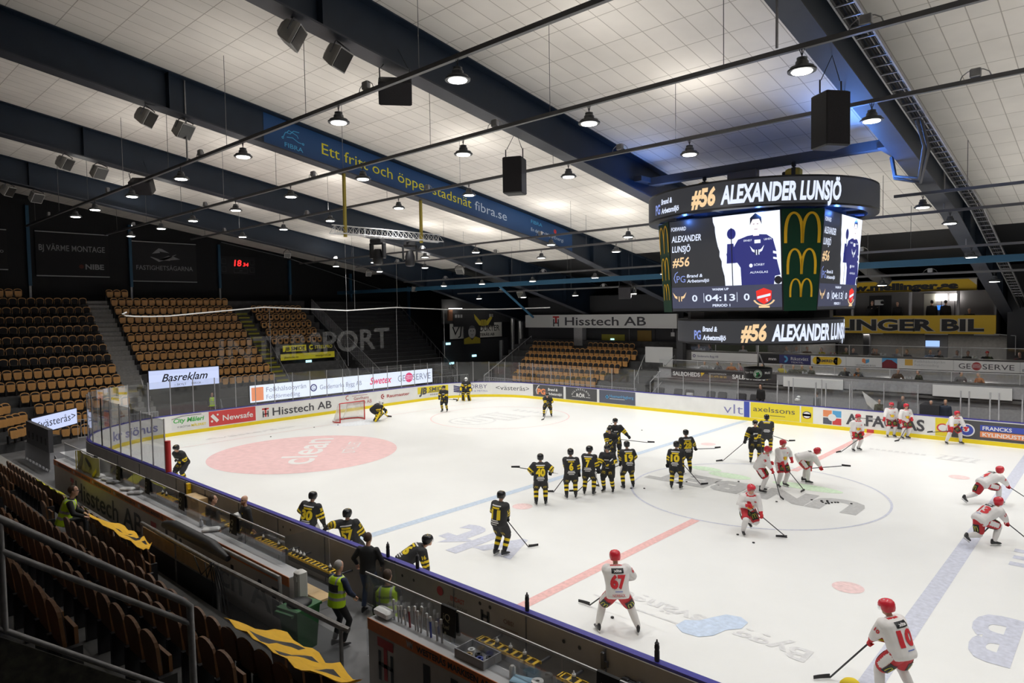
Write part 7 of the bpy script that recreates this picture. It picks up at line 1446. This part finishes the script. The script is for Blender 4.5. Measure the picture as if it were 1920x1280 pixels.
# ------------------------------------------------------------------ staff and spectators
def civ(label, pos, rz, P, top, legs, hair='brown', vest=None, bald=False, beard=False, z=0., s=1., big=False, vest_text=None, logo=False, glasses=False, far=False, cap=None):
    P = dict(P); P.setdefault('ankle', .095); root = thing('person', label, 'person', (*pos, z), rz); root.scale = (s, s, s); J = rig(P); vx = .017 if big else (.03 if far else .022)
    mb = MB(); trunk(mb, J, ((-.1, .10, .08), (0, .14, .10), (.4, .13, .10), (.8, .16, .10), (.97, .08, .06), (1.03, .045, .045))); limb(mb, [J['neck']-J['up']*.03, J['head']-J['hm'].col[2]*.07], [.055, .052]); head_shape(mb, J['head'], J['hm'])
    for i in (0, 1): limb(mb, [J['sh'][i], J['elb'][i], J['hand'][i]], [.045, .036, .027], 8); limb(mb, [J['hips'][i], J['knee'][i], J['ank'][i]], [.08, .05, .035], 8)
    remesh(mb, 'body', [skin, eye, skin_d, beard_m], vx, head_fn(J, beard), root)
    mb = MB(); trunk(mb, J, ((-.14, .185, .135), (0, .19, .135), (.3, .18, .125), (.6, .20, .135), (.82, .215, .125), (.94, .15, .10), (1.02, .075, .075)))
    for i in (0, 1): limb(mb, [J['sh'][i]-J['up']*.01, J['elb'][i], J['hand'][i]-(J['hand'][i]-J['elb'][i]).normalized()*.05], [.078, .062, .047])
    jk = remesh(mb, 'jacket', [top], vx+.003, None, root)
    mb = MB(); trunk(mb, J, ((-.14, .16, .125), (0, .175, .13), (.12, .165, .12)))
    for i in (0, 1): limb(mb, [J['hips'][i], J['knee'][i], J['ank'][i]+(J['knee'][i]-J['ank'][i]).normalized()*.04], [.098, .07, .055], 10)
    remesh(mb, 'trousers', [legs], vx+.004, None, root)
    for i in (0, 1):
            if not far: glove_at(J, i, 'skin', root, [skin], None, 'hand')
            M = Matrix(((1, 0, 0), (0, 1, 0), (0, 0, 1))); put(mesh_once('shoe_m', lambda: as_mesh(shoe_mb(), 'shoe', [boot_b])), 'shoe', root, J['ank'][i], M)
    c, M = J['head'], J['hm']
    if not bald:
        hbm = MB().ball(c+M @ V((0, -.022, .028)), .084, .098, .106, n=14, k=9, M=M); hbm.build('hair', hair_m[hair], root, smooth=60)
    if cap: MB().ball(c+M @ V((0, -.008, .05)), .09, .112, .09, n=14, k=9, M=M).build('cap', cap, root, smooth=60)
    if glasses:
        q = lambda x, y, zz: c+M @ V((x, y, zz)); g = MB()
        for s_ in (-1, 1): g.tube([q(s_*.034+.022*math.cos(t), .108, .014+.016*math.sin(t)) for t in [2*PI*i/10 for i in range(11)]], .003, n=4).tube([q(s_*.056, .105, .016), q(s_*.08, .0, .012)], .003, n=4)
        g.build('glasses', black, root)
    if vest:
        mb = MB(); trunk(mb, J, ((-.18, .215, .165), (0, .215, .16), (.3, .205, .15), (.6, .225, .158), (.84, .235, .145), (.93, .17, .125), (.985, .12, .10)))
        def vf(p):
            t = (p-J['hip']).dot(J['up'])/.53; l = (p-J['hip']).dot(J['r'])
            return 1 if (.10 < t < .21 or .38 < t < .49 or (t > .49 and .085 < abs(l) < .125)) else 0
        if vest == 'dark': vfn = lambda p: (2 if .42 < (p-J['hip']).dot(J['up'])/.53 < .72 and abs((p-J['hip']).dot(J['r'])) < .16 else vf(p))
        else: vfn = vf
        vo = remesh(mb, 'safety_vest', [hivis, refl, K('vest_panel', (.06, .06, .065), .7)], vx+.002, vfn, root)
        if vest_text: decal(vo, J['hip'], -J['f'], J['r'], J['up'], lambda m, f: m.text(vest_text, f, 0, .345, .042, 0, w=.31, bold=.02, align='C'), 'vest_lettering', [black], root)
    if logo: decal(jk, J['hip'], J['f'], -J['r'], J['up'], lambda m, f: m.poly2(f, [(.05, .40), (.075, .375), (.10, .40), (.095, .36), (.075, .345), (.055, .36)], 0), 'chest_emblem', [jyel], root)
    return root
def dirz(x, y): return math.atan2(-x, y)
SD = {'hip': (0, 0, .955), 'lean': 3, 'feet': ((-.12, 0), (.12, .04)), 'hands': [(-.27, .08, .78), (.27, .08, .78)]}
def D(**k): d = dict(SD); d.update(k); return d
jn = K('jeans', (.035, .05, .10), .8); blk_c = K('cloth_black', (.017, .017, .019), .8); nav_c = K('cloth_navy', (.03, .04, .065), .8); gry_c = K('cloth_grey', (.16, .16, .165), .8); olive = K('cloth_olive', (.07, .07, .035), .85); lgr_c = K('cloth_light_grey', (.40, .41, .43), .8); brn_c = K('cloth_brown', (.14, .08, .045), .85); wht_c = K('cloth_white', (.62, .62, .62), .8); pnk_c = K('cloth_rose', (.35, .16, .18), .8); ylw_c = K('cloth_yellow', (.62, .52, .03), .8); org_c = K('cloth_orange', (.60, .20, .04), .8); sky_c = K('cloth_sky', (.25, .36, .52), .8); car_c = K('cloth_darkblue', (.02, .03, .07), .8)
civ('person in black jacket and jeans seen from behind at the near boards', (-2.45, -15.5), hpos(None, 0, 0, 12), D(hands=[(-.34, .22, .98), (.24, .26, .95)]), blk_c, jn, 'brown', s=1.03, big=True)
civ('person with grey hair in yellow vest with dark back panel by the green bin', (-1.62, -16.85), hpos(None, 0, 0, 38), D(hands=[(-.2, .30, 1.0), (.22, .30, 1.0)], head=(0, 8)), car_c, blk_c, 'grey', vest='dark', s=1.0, big=True)
civ('person in lettered yellow vest seen from behind at the right bench glass', (-.22, -16.62), hpos(None, 0, 0, 8), D(), blk_c, blk_c, 'brown', vest='plain', vest_text='PUBLIKVÄRD', s=1.05, big=True)
civ('bald bearded person in black top by the near boards', (-7.85, -15.72), hpos(None, 0, 0, 232), D(hands=[(-.30, -.04, .86), (.22, .34, 1.08)], head=(22, 0)), blk_c, blk_c, 'brown', bald=True, beard=True, logo=True, glasses=True, s=1.02, big=True)
civ('person in dark jacket seen from behind through the bench glass', (-8.75, -16.35), hpos(None, 0, 0, 30), D(head=(-40, 0)), blk_c, blk_c, 'brown', s=1.0, big=True)
gl = thing('towel_bundle', 'white and black gloves bundle held by the bald bearded person', 'bundle', (-8.12, -15.85, 1.16)); MB().obox((0, 0, .03), .34, .22, .14, Matrix.Rotation(.3, 3, 'Y'), bev=.05).build('white_cloth', white, gl, smooth=50); MB().obox((.02, .02, -.14), .26, .2, .26, bev=.06).build('dark_cloth', black, gl, smooth=50)
SIT = {'hip': (0, 0, .52), 'lean': 6, 'feet': ((-.14, .42), (.14, .44)), 'hands': [(-.2, .34, .66), (.2, .36, .66)]}
def DS(**k): d = dict(SIT); d.update(k); return d
civ('person with glasses in yellow vest sitting among the dark near seats', (-8.0, -20.08), hpos(None, 0, 0, 62), DS(lean=16, hands=[(-.12, .42, .60), (.2, .44, .6)], head=(-5, 4)), blk_c, blk_c, 'brown', vest='plain', z=TN(2), glasses=True, big=True)
civ('person in yellow vest standing under the script LED sign', (-34.4, -5.3), -PI/2, D(), blk_c, blk_c, 'brown', vest='plain', far=True)
for i, (y, lab) in enumerate(((3.2, 'left'), (4.2, 'right'))): civ('dark clad person in the passage under the black and yellow panel, %s of two' % lab, (-38.3, y), -PI/2+.4*i, D(), blk_c, jn, 'dark', far=True, z=.3)
civ('person in grey jacket standing by the left blank board at the far bench', (-3.15, 16.3), 2.6, D(head=(-40, 0)), gry_c, blk_c, 'brown', far=True, z=.1)
civ('person in dark suit standing beside the oak shelf', (-6.85, 17.2), PI-.2, D(), blk_c, blk_c, 'brown', far=True, z=.1, s=1.06)
civ('bald person sitting low behind the white slanted board', (-.05, 16.75), PI+.6, D(lean=14, hip=(0, -.1, .9)), olive, blk_c, bald=True, far=True, z=.1, s=.9)
civ('person in dark coat standing behind the two visitors', (1.1, 16.95), PI, D(), charcoal, blk_c, bald=True, far=True, z=.1)
civ('left of two dark clad officials under the right blank board', (2.5, 16.6), PI, D(), nav_c, blk_c, 'grey', far=True, z=.1, s=.95)
civ('right of two dark clad officials with emblem under the right blank board', (3.15, 16.6), PI, D(), nav_c, blk_c, 'blond', far=True, z=.1)
G1 = [(-11.5, wht_c, 'grey', .6, 'white haired diner at the left end of the lower gallery'), (-10.5, gry_c, 'brown', -.4, 'diner in grey jacket behind the dark lettered panel'), (-9.55, org_c, 'blond', .5, 'diner in orange behind the dark lettered panel'), (-8.9, pnk_c, 'brown', -.9, 'diner in rose behind the dark lettered panel'), (-7.4, pnk_c, 'grey', .3, 'diner below the drum sign'), (-6.2, ylw_c, 'blond', -.3, 'diner in yellow right of the drum sign'), (-5.5, olive, 'grey', .6, 'bald looking diner in olive above the left blank board'), (-5.0, olive, 'blond', .2, 'diner in olive beside a second one above the left blank board'), (-4.2, olive, 'dark', -.7, 'dark haired diner in olive above the left blank board'), (-2.45, blk_c, 'brown', .0, 'diner in black and green above the right end of the left blank board'), (-1.55, blk_c, 'blond', -.5, 'fair diner in black with orange neighbour seat'), (.25, brn_c, 'grey', .8, 'diner in brown between the blank boards'), (1.6, olive, 'grey', -.9, 'diner in dark olive facing left between the blank boards'), (3.3, gry_c, 'dark', .8, 'dark haired diner above the right blank board'), (4.4, org_c, 'grey', -.8, 'diner in orange above the right blank board')]
for i_, (x, c, h, a, lb) in enumerate(G1): civ('person, '+lb, (x, 18.75+.3*(i_ % 2)), PI+a, DS(lean=14), c, blk_c, h, far=True, z=1.87)
G2 = [(-13.0, wht_c, 'grey', .7, 'in white at the left end of the upper gallery'), (-12.1, gry_c, 'brown', -.6, 'second from the left in the upper gallery'), (-9.6, wht_c, 'grey', .2, 'in pale top above the drum sign'), (-6.6, lgr_c, 'grey', -.6, 'in light grey leaning left above the navy advert'), (-6.0, wht_c, 'blond', .3, 'in white above the navy advert'), (-5.45, brn_c, 'brown', .5, 'in brown above the navy advert'), (-4.3, ylw_c, 'grey', -.6, 'bald with yellow scarf above the rounded badge'), (-3.05, olive, 'grey', .3, 'in olive right of the rounded badge'), (-2.6, nav_c, 'dark', .6, 'in dark blue right of the rounded badge'), (-1.55, gry_c, 'dark', .7, 'in grey with dark hair above the cube advert'), (-1.2, brn_c, 'brown', .1, 'in brown above the cube advert'), (-.3, lgr_c, 'grey', .9, 'in light grey with back half turned above the red hill'), (.5, gry_c, 'brown', -.4, 'in grey above the red hill advert'), (1.5, sky_c, 'dark', .5, 'in sky blue left of the wall screen'), (1.95, blk_c, 'dark', .9, 'in black left of the wall screen'), (3.0, lgr_c, 'grey', -.6, 'in light grey above the globe advert'), (3.45, blk_c, 'dark', .1, 'in black above the globe advert'), (4.25, blk_c, 'grey', .4, 'in black with red cap above the globe advert'), (5.85, blk_c, 'brown', -.3, 'in dark clothes at the right edge of the upper gallery')]
for i_, (x, c, h, a, lb) in enumerate(G2): civ('person '+lb, (x, 20.8+.3*(i_ % 2)), PI+a, DS(lean=12), c, blk_c, h, far=True, z=2.87, cap=red if 'cap' in lb else None)
civ('person with headset working a camera in the sponsor box', (-2.25, 23.5), PI+.8, D(hands=[(-.1, .42, 1.4), (.2, .42, 1.35)]), blk_c, blk_c, 'dark', far=True, z=5.16, s=1.1)
tv = thing('tv_camera', 'grey broadcast camera at the left of the sponsor box', 'camera', (-1.7, 23.1, 7.0)); MB().obox((0, 0, 0), .5, .3, .34, Matrix.Rotation(.3, 3, 'Z'), bev=.03).build('body', lgrey, tv); MB().tube([(.2, -.15, 0), (.4, -.35, -.02)], .09, n=10).build('lens', black, tv); MB().tube([(0, 0, -.15), (0, 0, -1.84)], .04, n=6).build('stand', black, tv)
civ('person in black between the doorway and the pale door of the box', (-.75, 23.6), PI, D(), blk_c, blk_c, 'dark', far=True, z=5.16, s=1.05)
for i, x in enumerate((1.1, 1.8)): civ('person in black before the bright light panels, %s of two' % ('left', 'right')[i], (x, 23.7), .2-.4*i, D(), blk_c, blk_c, 'dark', far=True, z=5.16, s=1.08)
civ('person sitting low at the right end of the sponsor box', (3.05, 23.7), PI, DS(), blk_c, blk_c, 'grey', far=True, z=5.16, s=1.04)
for x, y, zz, c, lab in ((-11.0, 18.3, 2.69, wht_c, 'white cups by the white haired diner'), (-7.0, 18.3, 2.69, ylw_c, 'yellow flowers right of the drum sign'), (-6.5, 18.3, 2.69, wht_c, 'white cups right of the drum sign'), (-4.7, 18.3, 2.69, wht_c, 'white cups above the left blank board'), (-2.0, 18.3, 2.69, wht_c, 'white cups between the two diners in black'), (-1.75, 18.3, 2.69, org_c, 'orange bag between the two diners in black'), (.95, 18.3, 2.69, wht_c, 'white cups between the blank boards'), (3.85, 18.3, 2.69, wht_c, 'white cups above the right blank board'), (-3.7, 20.3, 3.81, pnk_c, 'rose napkins above the rounded badge'), (-.85, 20.3, 3.81, wht_c, 'white napkins above the cube advert'), (3.75, 20.3, 3.81, wht_c, 'white cups above the globe advert'), (-12.5, 20.3, 3.81, wht_c, 'white napkins at the left end of the upper gallery')):
    t = thing('table_setting', 'small '+lab, 'tableware', (x, y, zz)); MB().lathe((0, 0, 0), [(.05, 0), (.06, .14)], n=10).lathe((.2, .05, 0), [(.05, 0), (.06, .12)], n=10).build('cups', c, t); MB().obox((.1, .12, .02), .3, .2, .03).build('plate', wht_c, t)
